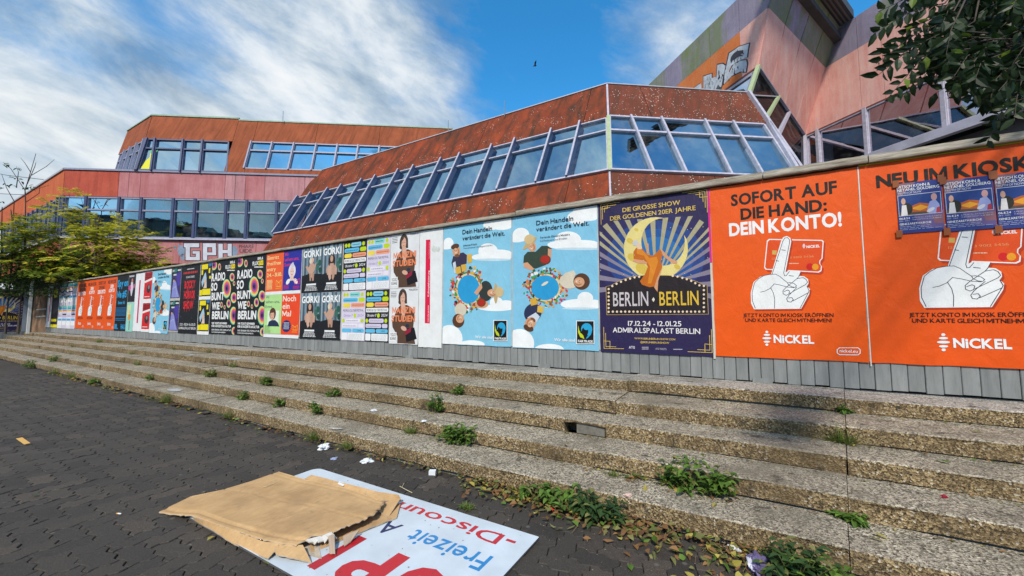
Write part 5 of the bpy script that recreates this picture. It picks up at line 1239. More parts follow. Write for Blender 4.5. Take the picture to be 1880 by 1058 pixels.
redp('small red poster with a white diagonal band, upper of two', 1.72, ZPT-.03); redp('small red poster with a white diagonal band, lower of two', ZPO+.05, 1.60)
MB().box((fx(262), -.0120, ZPO-.03), (fx(276.5), -.0105, ZPT), ink('#eceef0')).build('paper_edge', fence)
P = fposter('dark half size poster with a pink dancer beside the cyan lettered one', fx(233.5), fx(246), '#1c1c26', 1.66, ZPT); P.poly('artwork', '#b8b8c8', [(.05, .06), (.75, .06), (.75, .12), (.05, .12)]); P.ell('artwork', '#c87a6a', .5, .25, .12, .08); P.poly('artwork', '#d8d0e0', [(.35, .3), (.62, .3), (.7, .55), (.55, .8), (.45, .78), (.3, .55)]); P.ell('artwork', '#e0409a', .22, .5, .16, .1); P.ell('artwork', '#c86a8a', .8, .45, .12, .08); P.done()
P = fposter('pale turquoise half size poster with an orange figure near the far end', fx(233.5), fx(246), '#9ad8cc', ZPO-.04, 1.64); P.poly('artwork', '#d8e4a8', [(.1, .1), (.6, .05), (.5, .5), (.1, .5)]); P.poly('artwork', '#e89a3a', [(.25, .42), (.6, .40), (.62, .6), (.3, .6)]); P.ell('artwork', '#e8b890', .42, .32, .1, .07); P.poly('artwork', '#8a5a3a', [(.45, .62), (.55, .62), (.55, .95), (.45, .95)]); P.done()
P = fposter('black poster with bold cyan lettering near the far end', fx(212.5), fx(233), '#101216', ZPO-.03, ZPT+.0)
for t_, x1_, y_, h_ in (('Spy on', .96, .21, .13), ('Me #5', .90, .41, .13), ('Enter AI', .80, .525, .055)): P.text(t_, (.06 if h_ > .1 else .2, y_), (x1_, y_), h_, '#1fa4e0', 2)
for k in range(7): P.poly('bars', '#1a6ea4', [(.04, .585+.023*k), (.95, .585+.023*k), (.95, .597+.023*k), (.04, .597+.023*k)])
for k in range(2): P.poly('bars', '#1a6ea4', [(.04, .775+.03*k), (.9, .775+.03*k), (.9, .79+.03*k), (.04, .79+.03*k)])
P.text('11.', (.06, .97), (.35, .97), .09, '#1fa4e0', 2); P.text('HAU', (.6, .97), (.96, .97), .09, '#1fa4e0', 2); P.done()
xn = [fx(x) for x in (140.5, 157.5, 175.5, 193.5, 212)]
for k, lb in enumerate(('leftmost', 'second', 'third', 'rightmost')):
    P = fposter('small orange bank poster with a white hand, %s of the far row of four' % lb, xn[k], xn[k+1], '#ee5808', ZPO-.02, ZPT-.01); nickel(P, k % 2); P.done()
xsn_ = [fx(x) for x in (108, 115.7, 123.8, 132, 140)]
rows_ = [(ZPO-.04, 1.22), (1.225, 1.64), (1.645, 2.06), (2.065, ZPT-.01)]
for k in range(4):
    for j in range(2):
        z0, z1 = (ZPO-.04, 1.655) if j == 0 else (1.66, ZPT-.005)
        P = fposter('narrow festival poster in pastel bands, %s row, %s of four columns near the far end' % (('lower', 'upper')[j], ('first', 'second', 'third', 'fourth')[k]), xsn_[k], xsn_[k+1]-.01, '#d8d0e8' if (k+j) % 2 else '#e6e4ee', z0, z1)
        for c, y0_, y1_ in (('#7ac8b4', .02, .10), ('#3aa0d8', .10, .18), ('#e8d43a', .19, .26), ('#e8743a' if (k+j) % 2 else '#f0b84a', .20, .25), ('#26262c' if (k+j) % 2 else '#d8cfe8', .36, .42), ('#c8bcdc', .43, .50), ('#4aa8dc', .58, .66), ('#f4f5f8', .68, .86)): P.poly('bands', c, [(.06, y0_), (.94, y0_), (.94, y1_), (.06, y1_)])
        P.done()
P = fposter('tall dark poster with yellow lettering near the far left end', fx(95.3), fx(107.6), '#2a282c', ZPO-.02, ZPT-.02)
P.poly('artwork', '#f0e010', [(.1, .06), (.75, .10), (.7, .28), (.3, .3), (.12, .2)]); P.poly('artwork', '#55535c', [(.2, .4), (.8, .35), (.9, .6), (.3, .7)]); P.poly('artwork', '#f0e010', [(.1, .80), (.85, .80), (.85, .86), (.1, .86)]); P.poly('artwork', '#f0e010', [(.0, .93), (1, .93), (1, 1), (0, 1)]); P.done()

# ------------------------------------------------ return hoarding at the far left
XR = -26.3
def onx(px_, py_): return hit(px_, py_, (XR, 0, 0), V((1, 0, 0)))
zt_, zb_ = onx(20, 535).z, onx(20, 609).z; yR = onx(41.5, 570).y; yE = onx(52, 570).y
fr_ = thing('return_hoarding', 'short grey hoarding facing along the steps at the far left edge', 'fence', (XR, yE-3, 0))
MB().box((XR-.06, yE-7, .02), (XR-.02, yE, zt_+.05), M_PLANK).build('board', fr_)
for k in range(30):
    y0 = yE-.102*(k+1); MB().box((XR-.02, y0+.003, .02), (XR, y0+.099, zb_+.05), M_PLANK).build('plank', fr_)
MB().box((XR-.08, yE-7, zt_+.05), (XR+.05, yE+.05, zt_+.10), M_CAP).build('cap_board', fr_)
MB().box((XR, yR+.01, zb_-.01), (XR+.008, yE-.02, zt_+.02), mat('pale_blue_board', S('#8d97a4'), .7, var=.1)).build('pale_edge_board', fr_)
P = Poster('dark show poster with the gold moon on the return hoarding at the far left edge', (XR+.003, yR-1.17, zb_), (0, 1, 0), (1, 0, 0), 1.17, zt_-zb_, '#2b2350'); berlin(P); P.done()
# brown weathered gate panel between the hoardings
gt = thing('weathered_gate_panel', 'rough brown plywood panel in the gap between the two hoardings', 'panel', (-25.8, -.2, .55))
M_PLY = m_panel('weathered_plywood', (.22, .13, .08), (.34, .23, .16), .8, 0, sc=(1, 6, .5))
pA, pB_ = hit(62, 560, (XR+.3, 0, 0), V((1, 0, 0))), V((-25.1, .02, 0))
m = MB(); m.prism([(pA.x, pA.y, .56), (pB_.x, pB_.y, .56), (pB_.x, pB_.y, 2.38), (pA.x, pA.y, 2.42)], (-.03, .03, 0), M_PLY); m.build('board', gt)
for z_ in (1.22, 1.52):
    m = MB(); a_ = pA.lerp(pB_, .25); b_ = pA.lerp(pB_, .9); m.bar((a_.x+.01, a_.y-.01, z_), (b_.x+.01, b_.y-.01, z_+.03), .05, .01, (.5, -.8, 0), ink('#d8d4cc')); m.build('batten', gt)
m = MB(); m.prism([(XR+.0, yE+.02, .3), (pA.x, pA.y, .3), (pA.x, pA.y, 2.5), (XR, yE+.02, 2.5)], (-.05, .02, 0), mat('dark_brown_board', (.035, .028, .022), .9, var=.3)); m.build('dark_board', gt)
# ================================================================ foreground: sign board, cardboard, litter, weeds
# ---- shop sign lying upside down
sg = thing('fallen_shop_sign', 'white shop sign board with red and blue lettering lying flat on the pavers', 'sign', (-1.95, -2.87, 0))
M_SIGN = mat('white_sign_laminate', (.52, .58, .64), .4, .5, var=.14, vs=3, bump=.05, bs=25)
def sink(h): return mat('sign_vinyl_'+h.strip('#'), S(h, .85), .35, .5)
SZ = .014
def board_outline():
    x0, x1, y0, y1 = -2.93, -.985, -3.30, -2.445; r = .06; pts = []
    for cx_, cy_, a in ((x1-.004, y1-.004, 0), (x0+r, y1-r, 90), (x0+r, y0+r, 180), (x1-.004, y0+.004, 270)):
        q = r if cx_ < -2 else .004
        for i in range(5): t = R_(a+90*i/4); pts.append((cx_+q*cos(t), cy_+q*sin(t), .004))
    return pts
MB().prism(board_outline(), (0, 0, SZ-.004), M_SIGN, mat('board_core', (.10, .10, .11), .7)).build('board', sg)
def stext(t, xs, xe, yb, cap, col, bold, name='lettering', k=1):
    vs, fs, wd = layout(t, bold)
    MB().add([(xs+(x/wd)*(xe-xs), yb-y*cap, SZ+.0006*k) for x, y in vs], fs, sink(col)).build(name, sg)
stext('-', -1.068, -1.125, -2.524, .095, '#c4202c', 2); stext('Discount', -1.150, -2.02, -2.524, .100, '#c4202c', 1)
stext('Freizeit', -1.100, -1.605, -2.718, .128, '#2a86c8', 1); stext('A', -1.70, -1.815, -2.728, .118, '#1c2a5c', 1)
stext('O', -1.165, -1.40, -2.938, .30, '#c4202c', 2); stext('P', -1.452, -1.69, -2.930, .30, '#c4202c', 2); stext('I', -1.772, -1.832, -2.925, .30, '#b81c28', 2)
dirt = MB(); r = random.Random(9)
for i in range(70):
    x, y, q = r.uniform(-2.8, -1.0), r.uniform(-3.25, -2.47), r.uniform(.0015, .005)
    dirt.poly([(x+q*cos(a)*r.uniform(.6, 1.2), y+q*sin(a), SZ+.0015) for a in (0, 1, 2, 3, 4, 5)], mat('dirt_speck', (.12, .09, .06), .95))
dirt.build('dirt_specks', sg, kind='stuff')

# ---- cardboard
def f_cb(t, b):
    fp = noise_(t, 14, 5, .75)
    n = noise_(t, 5, 6, .65); n2 = noise_(t, 60, 4, .7, sc=(1, .2, 1)); st = noise_(t, 2.2, 6, .7)
    c = ramp(t, n, [(.3, (.44, .27, .125)), (.7, (.56, .36, .18))]); c = mixc(t, ramp(t, st, [(.48, 0), (.68, .6)]), c, (.30, .185, .10)); c = mixc(t, ramp(t, fp, [(.58, 0), (.70, .5)]), c, (.24, .17, .11))
    c = mixc(t, .35, c, ramp(t, n2, [(.35, .75), (.65, 1.1)]), 'MULTIPLY'); t.links.new(c, b.inputs['Base Color']); bumpn(t, b, n2, .15, .004)
M_CB = mat('brown_cardboard', rough=.85, spec=.15, build=f_cb)
M_CBT = mat('torn_pale_cardboard', (.42, .35, .27), .95, var=.3, vs=20)
cb = thing('flattened_cardboard_box', 'large torn brown cardboard box lying flattened half on the white sign', 'cardboard', (-2.3, -3.0, 0))
def pz(x, y, z): return atz(x, y, .012+(z-.012)*.68)
def resample(pts, n):
    L = [0]
    for a, b in zip(pts, pts[1:]): L.append(L[-1]+(b-a).length)
    out = []
    for i in range(n+1):
        s = L[-1]*i/n; k = 0
        while k < len(L)-2 and L[k+1] < s: k += 1
        out.append(pts[k].lerp(pts[k+1], (s-L[k])/max(1e-9, L[k+1]-L[k])))
    return out
eL = [pz(291, 940, .012), pz(312, 945, .02), pz(352, 947, .05), pz(362, 951, .055), pz(432, 975, .075), pz(484, 992, .08), pz(515, 998, .08), pz(545, 1002, .075)]       # left / near edge
eR = [pz(512, 866, .03), pz(560, 880, .05), pz(640, 897, .07), pz(706, 921, .085)]                                   # far right edge
eF = [pz(291, 940, .012), pz(350, 911, .02), pz(405, 900, .03), pz(460, 884, .03), pz(512, 866, .03)]                    # far left edge
eN = [pz(545, 1002, .075), pz(560, 990, .085), pz(612, 976, .10), pz(665, 955, .10), pz(692, 940, .095), pz(706, 921, .085)]  # near right edge, torn
NU, NV = 60, 60
c0, c1, d0_, d1_ = resample(eF, NU), resample(eN, NU), resample(eL, NV), resample(eR, NV)
g_ = []
rc = random.Random(12)
for j in range(NV+1):
    for i in range(NU+1):
        u, v = i/NU, j/NV
        p = (c0[i]*(1-v)+c1[i]*v)+(d0_[j]*(1-u)+d1_[j]*u)-(c0[0]*(1-u)*(1-v)+c0[-1]*u*(1-v)+c1[0]*(1-u)*v+c1[-1]*u*v)
        p.z += .012*(mnoise.noise(V((p.x*3, p.y*3, 1)))+.4*mnoise.noise(V((p.x*9, p.y*9, 4))))*min(1, 6*min(u, v, 1-u, 1-v)+.2)-.010*sin(pi*u)*sin(pi*v)
        cr = abs(u-.055-.02*v)      # crease near the far left edge and one across
        if cr < .018: p.z -= .012*(1-cr/.018)
        for cc_, cw_, cd_, lo__, hi__ in ((v-.70+.10*u, .012, .008, 0, .8), (u-.52-.1*v, .010, .005, .3, 1), (v-.33+.05*u, .008, .004, .1, .9), (v-.93, .012, .007, 0, 1), (u-.93, .010, .006, 0, 1)):
            if abs(cc_) < cw_ and lo__ < (u if 'v' == 'v' else v) < hi__: p.z -= cd_*(1-abs(cc_)/cw_)
        if j == NV: p += V((rc.uniform(-.008, .008), rc.uniform(-.012, .012), rc.uniform(-.004, .004)))
        if i == 0: p += V((rc.uniform(-.004, .004), rc.uniform(-.005, .005), 0))
        p.z = max(p.z, .008); g_.append(p)
def sheet(gr, nu, nv, th, m, me):
    mb = MB(); n = len(gr)
    mb.v = [p.copy() for p in gr]+[p-V((0, 0, th)) for p in gr]; a, b = mb.mi(m), mb.mi(me)
    for j in range(nv):
        for i in range(nu):
            q = j*(nu+1)+i; mb.f.append([q, q+1, q+nu+2, q+nu+1]); mb.m.append(a); mb.f.append([n+q, n+q+nu+1, n+q+nu+2, n+q+1]); mb.m.append(a)
    for i in range(nu):
        for j in (0, nv): q = j*(nu+1)+i; mb.f.append([q, q+1, n+q+1, n+q]); mb.m.append(b)
    for j in range(nv):
        for i in (0, nu): q = j*(nu+1)+i; mb.f.append([q, q+nu+1, n+q+nu+1, n+q]); mb.m.append(b)
    return mb
s_ = sheet(g_, NU, NV, .005, M_CB, M_CBT); s_.smooth = True; s_.build('top_sheet', cb)
def ribbon(name, top, bot, m=M_CB, th=.005, n=16, jag=.0):
    a, b = resample(top, n), resample(bot, n); r = random.Random(len(name)+n)
    for p in b: p.z += r.uniform(-jag, jag); p.y += r.uniform(-jag, jag)
    for p in b: p.z = max(.004, p.z)
    gr = []
    for k in range(5): gr += [x.lerp(y, k/4)+V((0, 0, .0012*sin(i*.8+k))) for i, (x, y) in enumerate(zip(a, b))]
    mb = sheet(gr, n, 4, th, m, M_CBT); mb.build(name, cb)
ribbon('front_side', [pz(354, 948, .058), pz(432, 976, .074), pz(484, 994, .078), pz(512, 1000, .078)], [pz(356, 953, .03), pz(420, 993, .012), pz(470, 1020, .008), pz(492, 1026, .008)], jag=.002)
ribbon('corner_flap', [pz(478, 994, .078), pz(505, 997, .079), pz(545, 1001, .074), pz(556, 1000, .075)], [pz(474, 1018, .03), pz(492, 1026, .03), pz(505, 1012, .05), pz(545, 1018, .04)], jag=.002, n=6)
ribbon('corner_flap', [pz(503, 1002, .07), pz(530, 1004, .07), pz(556, 1001, .074)], [pz(506, 1018, .05), pz(528, 1022, .045), pz(573, 1032, .03)], jag=.003, n=8)
ribbon('right_side', [pz(572, 872, .06), pz(640, 889, .085), pz(690, 902, .10), pz(732, 908, .10)], [pz(560, 879, .045), pz(640, 898, .06), pz(700, 919, .075), pz(737, 918, .05)], jag=.003)
ribbon('right_flap', [pz(640, 897, .055), pz(735, 916, .07)], [pz(655, 930, .05), pz(714, 946, .04)], jag=.006)
ribbon('lower_sheet', [pz(540, 900, .02), pz(735, 925, .03)], [pz(560, 1020, .018), pz(728, 950, .03)], jag=.004)
ribbon('lower_sheet', [pz(380, 930, .02), pz(560, 900, .02)], [pz(440, 985, .02), pz(590, 1025, .022)], m=M_CBT, jag=.004)
ribbon('torn_liner', [pz(560, 992, .083), pz(610, 977, .098)], [pz(566, 1000, .06), pz(618, 988, .06)], m=mat('pale_grey_liner', (.55, .53, .50), .9), jag=.012, n=10)
ribbon('torn_liner', [pz(603, 984, .09), pz(614, 981, .09)], [pz(606, 1015, .03), pz(616, 1018, .03)], m=mat('pale_brown_liner', (.40, .30, .22), .9), jag=.004, n=5)
ribbon('torn_liner', [pz(630, 985, .06), pz(660, 972, .07)], [pz(632, 1002, .03), pz(650, 988, .04)], m=mat('pale_brown_liner'), jag=.006, n=6)
mk = MB(); mk.prism([pz(623, 884, .075), pz(634, 888, .075), pz(630, 893, .075), pz(620, 889, .075)], (0, 0, .001), mat('white_label', (.75, .74, .72), .6)); mk.build('torn_label', cb)
tw = MB(); tw.tube([pz(483, 895, .055), pz(490, 893, .058), pz(500, 889, .056), pz(503, 887, .06)], .0022, mat('pale_twig', (.5, .42, .28), .9), 5); o = tw.build('pale_twig'); o['label'] = 'tiny pale twig lying on top of the cardboard'; o['category'] = 'twig'

# ---- plants
def leafm(name, a, b, rough=.55):
    def f(t, bs):
        r = N_(t, 'ShaderNodeNewGeometry').outputs['Random Per Island']; t.links.new(ramp(t, r, [(0, a), (1, b)]), bs.inputs['Base Color'])
        bs.inputs['Subsurface Weight'].default_value = 0
        tr = N_(t, 'ShaderNodeBsdfTranslucent'); t.links.new(ramp(t, r, [(0, tuple(c*1.6 for c in a)), (1, tuple(min(1, c*1.6) for c in b))]), tr.inputs['Color'])
        mx = N_(t, 'ShaderNodeMixShader'); mx.inputs[0].default_value = .3
        o = t.nodes['Material Output']; t.links.new(bs.outputs[0], mx.inputs[1]); t.links.new(tr.outputs[0], mx.inputs[2]); t.links.new(mx.outputs[0], o.inputs[0])
    return mat(name, rough=rough, spec=.3, build=f)
L_GRN = leafm('weed_leaf', (.045, .095, .012), (.14, .25, .04)); L_DRK = leafm('dark_weed_leaf', (.02, .05, .015), (.055, .11, .03))
L_GRS = leafm('grass_blade', (.06, .11, .02), (.20, .28, .06)); L_DRY = leafm('dry_grass', (.16, .13, .05), (.30, .24, .10))
L_LIT = leafm('fallen_leaf_olive', (.10, .11, .03), (.26, .25, .09), .7); L_BRN = leafm('fallen_leaf_brown', (.12, .06, .025), (.32, .17, .07), .8); L_YEL = leafm('fallen_leaf_yellow', (.30, .25, .04), (.50, .42, .10), .6)
STEM = mat('weed_stem', (.10, .10, .04), .8)
def leaf(mb, p, d, up, L, W, m, fold=.25, droop=.3):
    d = d.normalized(); s = d.cross(up)
    if s.length < 1e-4: s = V((1, 0, 0))
    s.normalize(); n = s.cross(d).normalized()
    P0 = p; P1_ = p+d*L*.35-n*0; P2_ = p+d*L*.72-n*L*droop*.35; P3 = p+d*L-n*L*droop
    a1, b1 = P1_+s*W/2+n*W*fold, P1_-s*W/2+n*W*fold; a2, b2 = P2_+s*W*.36+n*W*fold*.7, P2_-s*W*.36+n*W*fold*.7
    mb.add([P0, P1_, P2_, P3, a1, b1, a2, b2], [[0, 4, 1], [0, 1, 5], [1, 4, 6, 2], [1, 2, 7, 5], [2, 6, 3], [2, 3, 7]], m)
def rdir(r, zlo=.1, zhi=1): a = r.uniform(0, 2*pi); z = r.uniform(zlo, zhi); k = sqrt(max(0, 1-z*z)); return V((k*cos(a), k*sin(a), z))
def leafy(base, R, H, n, L, m, seed):
    r = random.Random(seed); lv, stm = MB(), MB()
    for i in range(n):
        a = r.uniform(0, 2*pi); q = R*sqrt(r.random()); h = H*r.uniform(.25, 1)*(1-.45*(q/R)**2)
        p0 = base+V((q*.35*cos(a), q*.35*sin(a), 0)); tip = base+V((q*cos(a), q*sin(a)*.7, h)); mid = p0.lerp(tip, .5)+V((0, 0, h*.12))
        stm.tube([p0, mid, tip], [.0018, .0014, .001], STEM, 3)
        for k in range(r.randint(4, 7)):
            f = 1-k*.13; p = p0.lerp(mid, f*2) if f < .5 else mid.lerp(tip, f*2-1)
            leaf(lv, p, rdir(r, -.3, .6), V((0, 0, 1)), L*r.uniform(.6, 1.25), L*r.uniform(.42, .62), m if r.random() < .88 else L_LIT, droop=r.uniform(.1, .5))
    return lv, stm
def grassy(base, R, H, n, m, seed):
    r = random.Random(seed); lv = MB()
    for i in range(n):
        a = r.uniform(0, 2*pi); q = R*.35*sqrt(r.random()); p = base+V((q*cos(a), q*.5*sin(a), 0)); d = rdir(r, .25, 1); L = H*r.uniform(.5, 1.25); s = V((-d.y, d.x, 0))
        s = s.normalized()*.0022 if s.length > .01 else V((.002, 0, 0))
        p1 = p+d*L*.5; p2 = p+d*L*.85+V((d.x, d.y, -.4))*L*.25; lv.add([p-s, p+s, p1+s*.8, p1-s*.8, p2], [[0, 1, 2, 3], [3, 2, 4]], m if r.random() < .8 else L_DRY)
    return lv
def surf(px_, py_, h=.004):
    """point on the tread or pavement that shows at this place of the photograph"""
    for k in range(5):
        p = atz(px_, py_, .575-RIS*k+h)
        if -4.43+QS[k]+.012 < p.y < (0 if k == 0 else -4.43+QS[k-1]+.01): return p
    return atz(px_, py_, h)
def step_pt(px_, k):
    """point at the foot of the riser above tread k (k=0 top tread, 5 = pavers)"""
    y = -4.43+QS[k-1]-.02 if k else -.03
    z = .575-RIS*k if k < 5 else 0.0
    # pixel column -> X on that line
    lo, hi = -30.0, 4.0
    for _ in range(50):
        m_ = (lo+hi)/2; d = V((m_, y, z))-CAM; q = 940+720*d.dot(RGT)/max(.05, d.dot(FWD))
        if q < px_: lo = m_
        else: hi = m_
    return V((lo, y, z))
WEEDS = [ # px, tread, kind, radius, height, n, label
 (1285, 4, 'l', .24, .25, 58, 'largest leafy nettle clump, growing on the second lowest step in front of the show poster'),
 (1246, 4, 'l', .10, .09, 14, 'small leafy offshoot hugging the left side of the large nettle clump'),
 (840, 4, 'l', .20, .21, 48, 'round leafy clump spilling over the second lowest step below the pale blue posters'),
 (1098, 5, 'l', .18, .17, 44, 'dark leafy clump in the litter at the foot of the steps'),
 (1548, 2, 'g', .16, .13, 150, 'bright grass tuft growing in the slab joint on the right'),
 (800, 3, 'l', .10, .20, 16, 'upright bushy weed against the middle riser below the crimson strip'),
 (842, 2, 'l', .07, .10, 10, 'small leafy weed on the upper step below the pale blue poster'),
 (616, 3, 'l', .10, .10, 12, 'small leafy weed on the middle step below the festival posters'),
 (514, 4, 'l', .08, .10, 9, 'small bright weed below the radio posters on the second lowest step'),
 (754, 4, 'g', .13, .09, 70, 'low grass tuft left of the round leafy clump'),
 (581, 4, 'l', .09, .12, 12, 'dark weed tuft beside a small slab joint below the theatre posters'),
 (578, 5, 'g', .13, .10, 80, 'grass tuft beside the crumpled white paper at the foot of the steps'),
 (640, 5, 'g', .12, .09, 60, 'dry grassy tuft right of the crumpled white paper'),
 (448, 4, 'l', .09, .09, 9, 'small weed on the second lowest step below the yellow and black posters'),
 (422, 5, 'g', .12, .12, 60, 'dry grass tuft against the bottom riser left of the cardboard'),
 (307, 5, 'g', .20, .17, 90, 'tall scruffy tuft at the foot of the steps on the left'),
 (390, 3, 'l', .13, .12, 14, 'leafy weed on the middle step near the yellow chalk mark'),
 (489, 3, 'l', .13, .12, 14, 'leafy weed on the middle step right of the yellow chalk mark'),
 (427, 2, 'g', .18, .10, 60, 'flat grassy weed on the upper step beside the blue chalk mark'),
 (277, 4, 'l', .10, .12, 9, 'small green weed on the second lowest step far left of the cardboard'),
 (177, 5, 'l', .12, .12, 8, 'small dark weed at the slab end on the lowest step at the left'),
 (104, 5, 'g', .20, .16, 60, 'scruffy grass tuft at the ground edge on the far left'),
 (134, 5, 'g', .20, .20, 60, 'taller grass tuft at the ground edge right of the far left one'),
 (58, 5, 'l', .22, .22, 26, 'bushy weed where the steps meet the ground at the far left'),
 (101, 4, 'l', .15, .14, 14, 'green weed on the second lowest step at the far left'),
 (253, 3, 'g', .22, .12, 60, 'flat grass patch on the middle step below the small red posters'),
 (320, 1, 'g', .14, .10, 40, 'small grass tuft on the second step from the top below the purple posters'),
 (383, 1, 'g', .12, .10, 36, 'small grass tuft on the second step from the top below the yellow posters'),
 (242, 1, 'g', .12, .09, 30, 'faint dry tuft on the second step from the top below the cyan lettered poster'),
 (242, 2, 'g', .15, .12, 40, 'small green tuft on the third step below the cyan lettered poster'),
 (134, 2, 'g', .15, .12, 40, 'small green tuft on the third step below the row of orange posters'),
 (187, 1, 'l', .14, .10, 9, 'small weed on the second step below the row of orange posters'),
 (1562, 4, 'l', .06, .04, 8, 'tiny green sprouts in the slab joint low on the right'),
 (1552, 1, 'l', .04, .05, 5, 'tiny weed in the slab joint just above the bright grass tuft'),
 (1165, 4, 'g', .10, .04, 60, 'flat mossy tuft left of the large nettle clump'),
 (1130, 5, 'g', .10, .05, 50, 'low grass tuft above the dark leafy clump near the bottom step'),
 (1030, 5, 'l', .14, .12, 14, 'broad leafed weed in the litter left of the dark leafy clump'),
 (915, 5, 'g', .09, .04, 90, 'mossy green cushion on the pavers beside the leaf litter'),
 (975, 5, 'l', .07, .07, 6, 'small fern like sprig on the lowest riser'),
 (1452, 5, 'l', .20, .20, 24, 'large dark weed in front of the lowest step at the lower right'),
 (1500, 5, 'l', .20, .14, 24, 'broad leafed weed at the bottom edge right of the purple bag'),
]
for i, (px_, k, kd, R, H, n, lab) in enumerate(WEEDS):
    big = n >= 20 and kd == 'l'; R *= .95 if big else 1.2; H *= .95 if big else 1.3; n = int(n*(1.0 if big else 1.6))
    b = step_pt(px_, k)
    if k == 5: b.y = -4.43+QS[4]-.03-(.06 if px_ > 880 else 0)
    if px_ == 915: b.y -= .30
    if px_ == 1130: b = step_pt(px_, 4); b.y -= .05
    if px_ in (1452, 1500): b.y -= .10; b = V((b.x-.0, b.y, 0))
    t_ = thing('weed_clump' if kd == 'l' else 'grass_tuft', lab, 'weed' if kd == 'l' else 'grass tuft', b, 'weeds growing on and below the steps')
    if kd == 'l':
        lv, stm = leafy(b, R, H, n, .05 if R < .14 else .058, L_DRK if px_ in (1452, 1098) else L_GRN, 40+i)
        lv.build('leaves', t_, kind='stuff'); stm.build('stems', t_, kind='stuff')
    else: grassy(b, R, H, n, L_GRS, 40+i).build('blades', t_, kind='stuff')
# leaf litter at the foot of the steps
def litter(name, n, xr_, yf, z, seed, mats=(L_LIT, L_BRN, L_LIT, L_BRN, L_BRN, L_LIT, L_GRN, L_BRN, L_YEL), s=.045):
    r = random.Random(seed); mb = MB()
    for i in range(n):
        x = r.uniform(*xr_); y = yf(x, r); d = rdir(r, -.1, .25); leaf(mb, V((x, y, z+r.uniform(.003, .03 if s > .02 else .008))), d, V((r.uniform(-.6, .6), r.uniform(-.6, .6), 1)), s*r.uniform(.5, 1.4), s*r.uniform(.3, .8), r.choice(mats), fold=r.uniform(-.3, .5), droop=r.uniform(-.3, .5))
    o = mb.build(name); return o
YQ = -4.43+QS[4]
o = litter('leaf_litter', 900, (-1.75, .35), lambda x, r: YQ-.02-abs(r.gauss(0, .10+.05*max(0, x+1.4))), 0, 1); o['kind'] = 'stuff'; o['label'] = 'fallen leaves drifted along the foot of the steps'; o['category'] = 'leaf litter'
o = litter('leaf_litter', 150, (-4.2, -1.6), lambda x, r: YQ-.02-abs(r.gauss(0, .06)), 0, 2, s=.03); o['kind'] = 'stuff'; o['label'] = 'thin line of debris and leaves under the lowest step left of the sign'; o['category'] = 'leaf litter'
o = litter('leaf_litter', 260, (-13, -4.2), lambda x, r: YQ-.02-abs(r.gauss(0, .08)), 0, 3, s=.05); o['kind'] = 'stuff'; o['label'] = 'brown debris along the lowest step far to the left'; o['category'] = 'leaf litter'
for k in range(1, 5):
    o = litter('leaf_litter', 420, (-9, 1.4), lambda x, r: -4.43+QS[k-1]-.01-abs(r.gauss(0, .035)), .575-RIS*k, 10+k, s=.020); o['kind'] = 'stuff'; o['label'] = 'crumbs and dry leaves in the inner corner of the %s step' % ('', 'second', 'middle', 'fourth', 'lowest')[k]; o['category'] = 'leaf litter'
o = litter('leaf_litter', 110, (-.75, -.05), lambda x, r: -4.43+QS[3]-.02-abs(r.gauss(0, .06)), .575-RIS*4, 20, s=.035); o['kind'] = 'stuff'; o['label'] = 'brown leaves caught on the lowest step below the large nettle clump'; o['category'] = 'leaf litter'
grit = MB(); r = random.Random(77)
for i in range(1500):
    x = r.uniform(-8, 1); y = YQ-.01-abs(r.gauss(0, .4 if i % 3 else 1.6)); q = r.uniform(.0015, .004); grit.poly([(x+q*cos(a), y+q*sin(a)*r.uniform(.5, 1), .0035) for a in (0, 1.3, 2.6, 3.9, 5.2)], r.choice((mat('grit_pale', (.4, .36, .3), .9), L_BRN, mat('grit_tan', (.2, .15, .08), .9))))
o = grit.build('grit'); o['kind'] = 'stuff'; o['label'] = 'scattered grit and crumbs on the pavers'; o['category'] = 'grit'
tw_ = MB(); r = random.Random(8)
for i in range(46):
    x = r.uniform(-1.5, .3); y = YQ-.04-abs(r.gauss(0, .14)); a = r.uniform(0, pi); L = r.uniform(.05, .18); tw_.tube([(x, y, .012), (x+L*.5*cos(a), y+L*.5*sin(a), .02+r.uniform(0, .02)), (x+L*cos(a+.3), y+L*sin(a+.3), .01)], .0014, mat('dry_twig', (.16, .10, .05), .9), 3)
o = tw_.build('dry_twigs'); o['kind'] = 'stuff'; o['label'] = 'dry twigs tangled in the leaf litter'; o['category'] = 'twigs'
# single leaves
LV = [(380, 994, 0, L_YEL, .05, 'lime yellow leaf on the pavers left of the cardboard corner'), (493, 1038, 0, L_LIT, .055, 'green yellow leaf on the pavers just below the cardboard'), (1602, 981, 4, L_YEL, .06, 'orange yellow leaf on the lowest tread right of the slab joint'),
      (1622, 996, 4, L_LIT, .05, 'pale green leaf on the lowest tread beside the orange yellow one'), (1804, 796, 1, L_LIT, .05, 'green leaf near the right edge on the second step'), (1747, 852, 2, L_GRN, .07, 'jagged green leaf on the third step at the right'), (1755, 903, 3, L_LIT, .04, 'small green leaf on the fourth step at the right'),
      (1860, 917, 3, L_GRN, .09, 'long green leaf cluster at the right edge of the fourth step'), (1187, 896, 4, L_YEL, .055, 'yellow leaf on the lowest tread left of centre'), (1316, 926, 4, L_YEL, .05, 'bright yellow leaf on the lowest tread below the nettle clump'), (1296, 890, 4, L_YEL, .09, 'wilted yellow leaf hanging below the nettle clump'),
      (1160, 1050, 5, L_GRN, .06, 'small green leaf on the pavers at the bottom edge'), (58, 911, 5, L_DRK, .05, 'flattened dark green plant scrap in a paver joint at the left')]
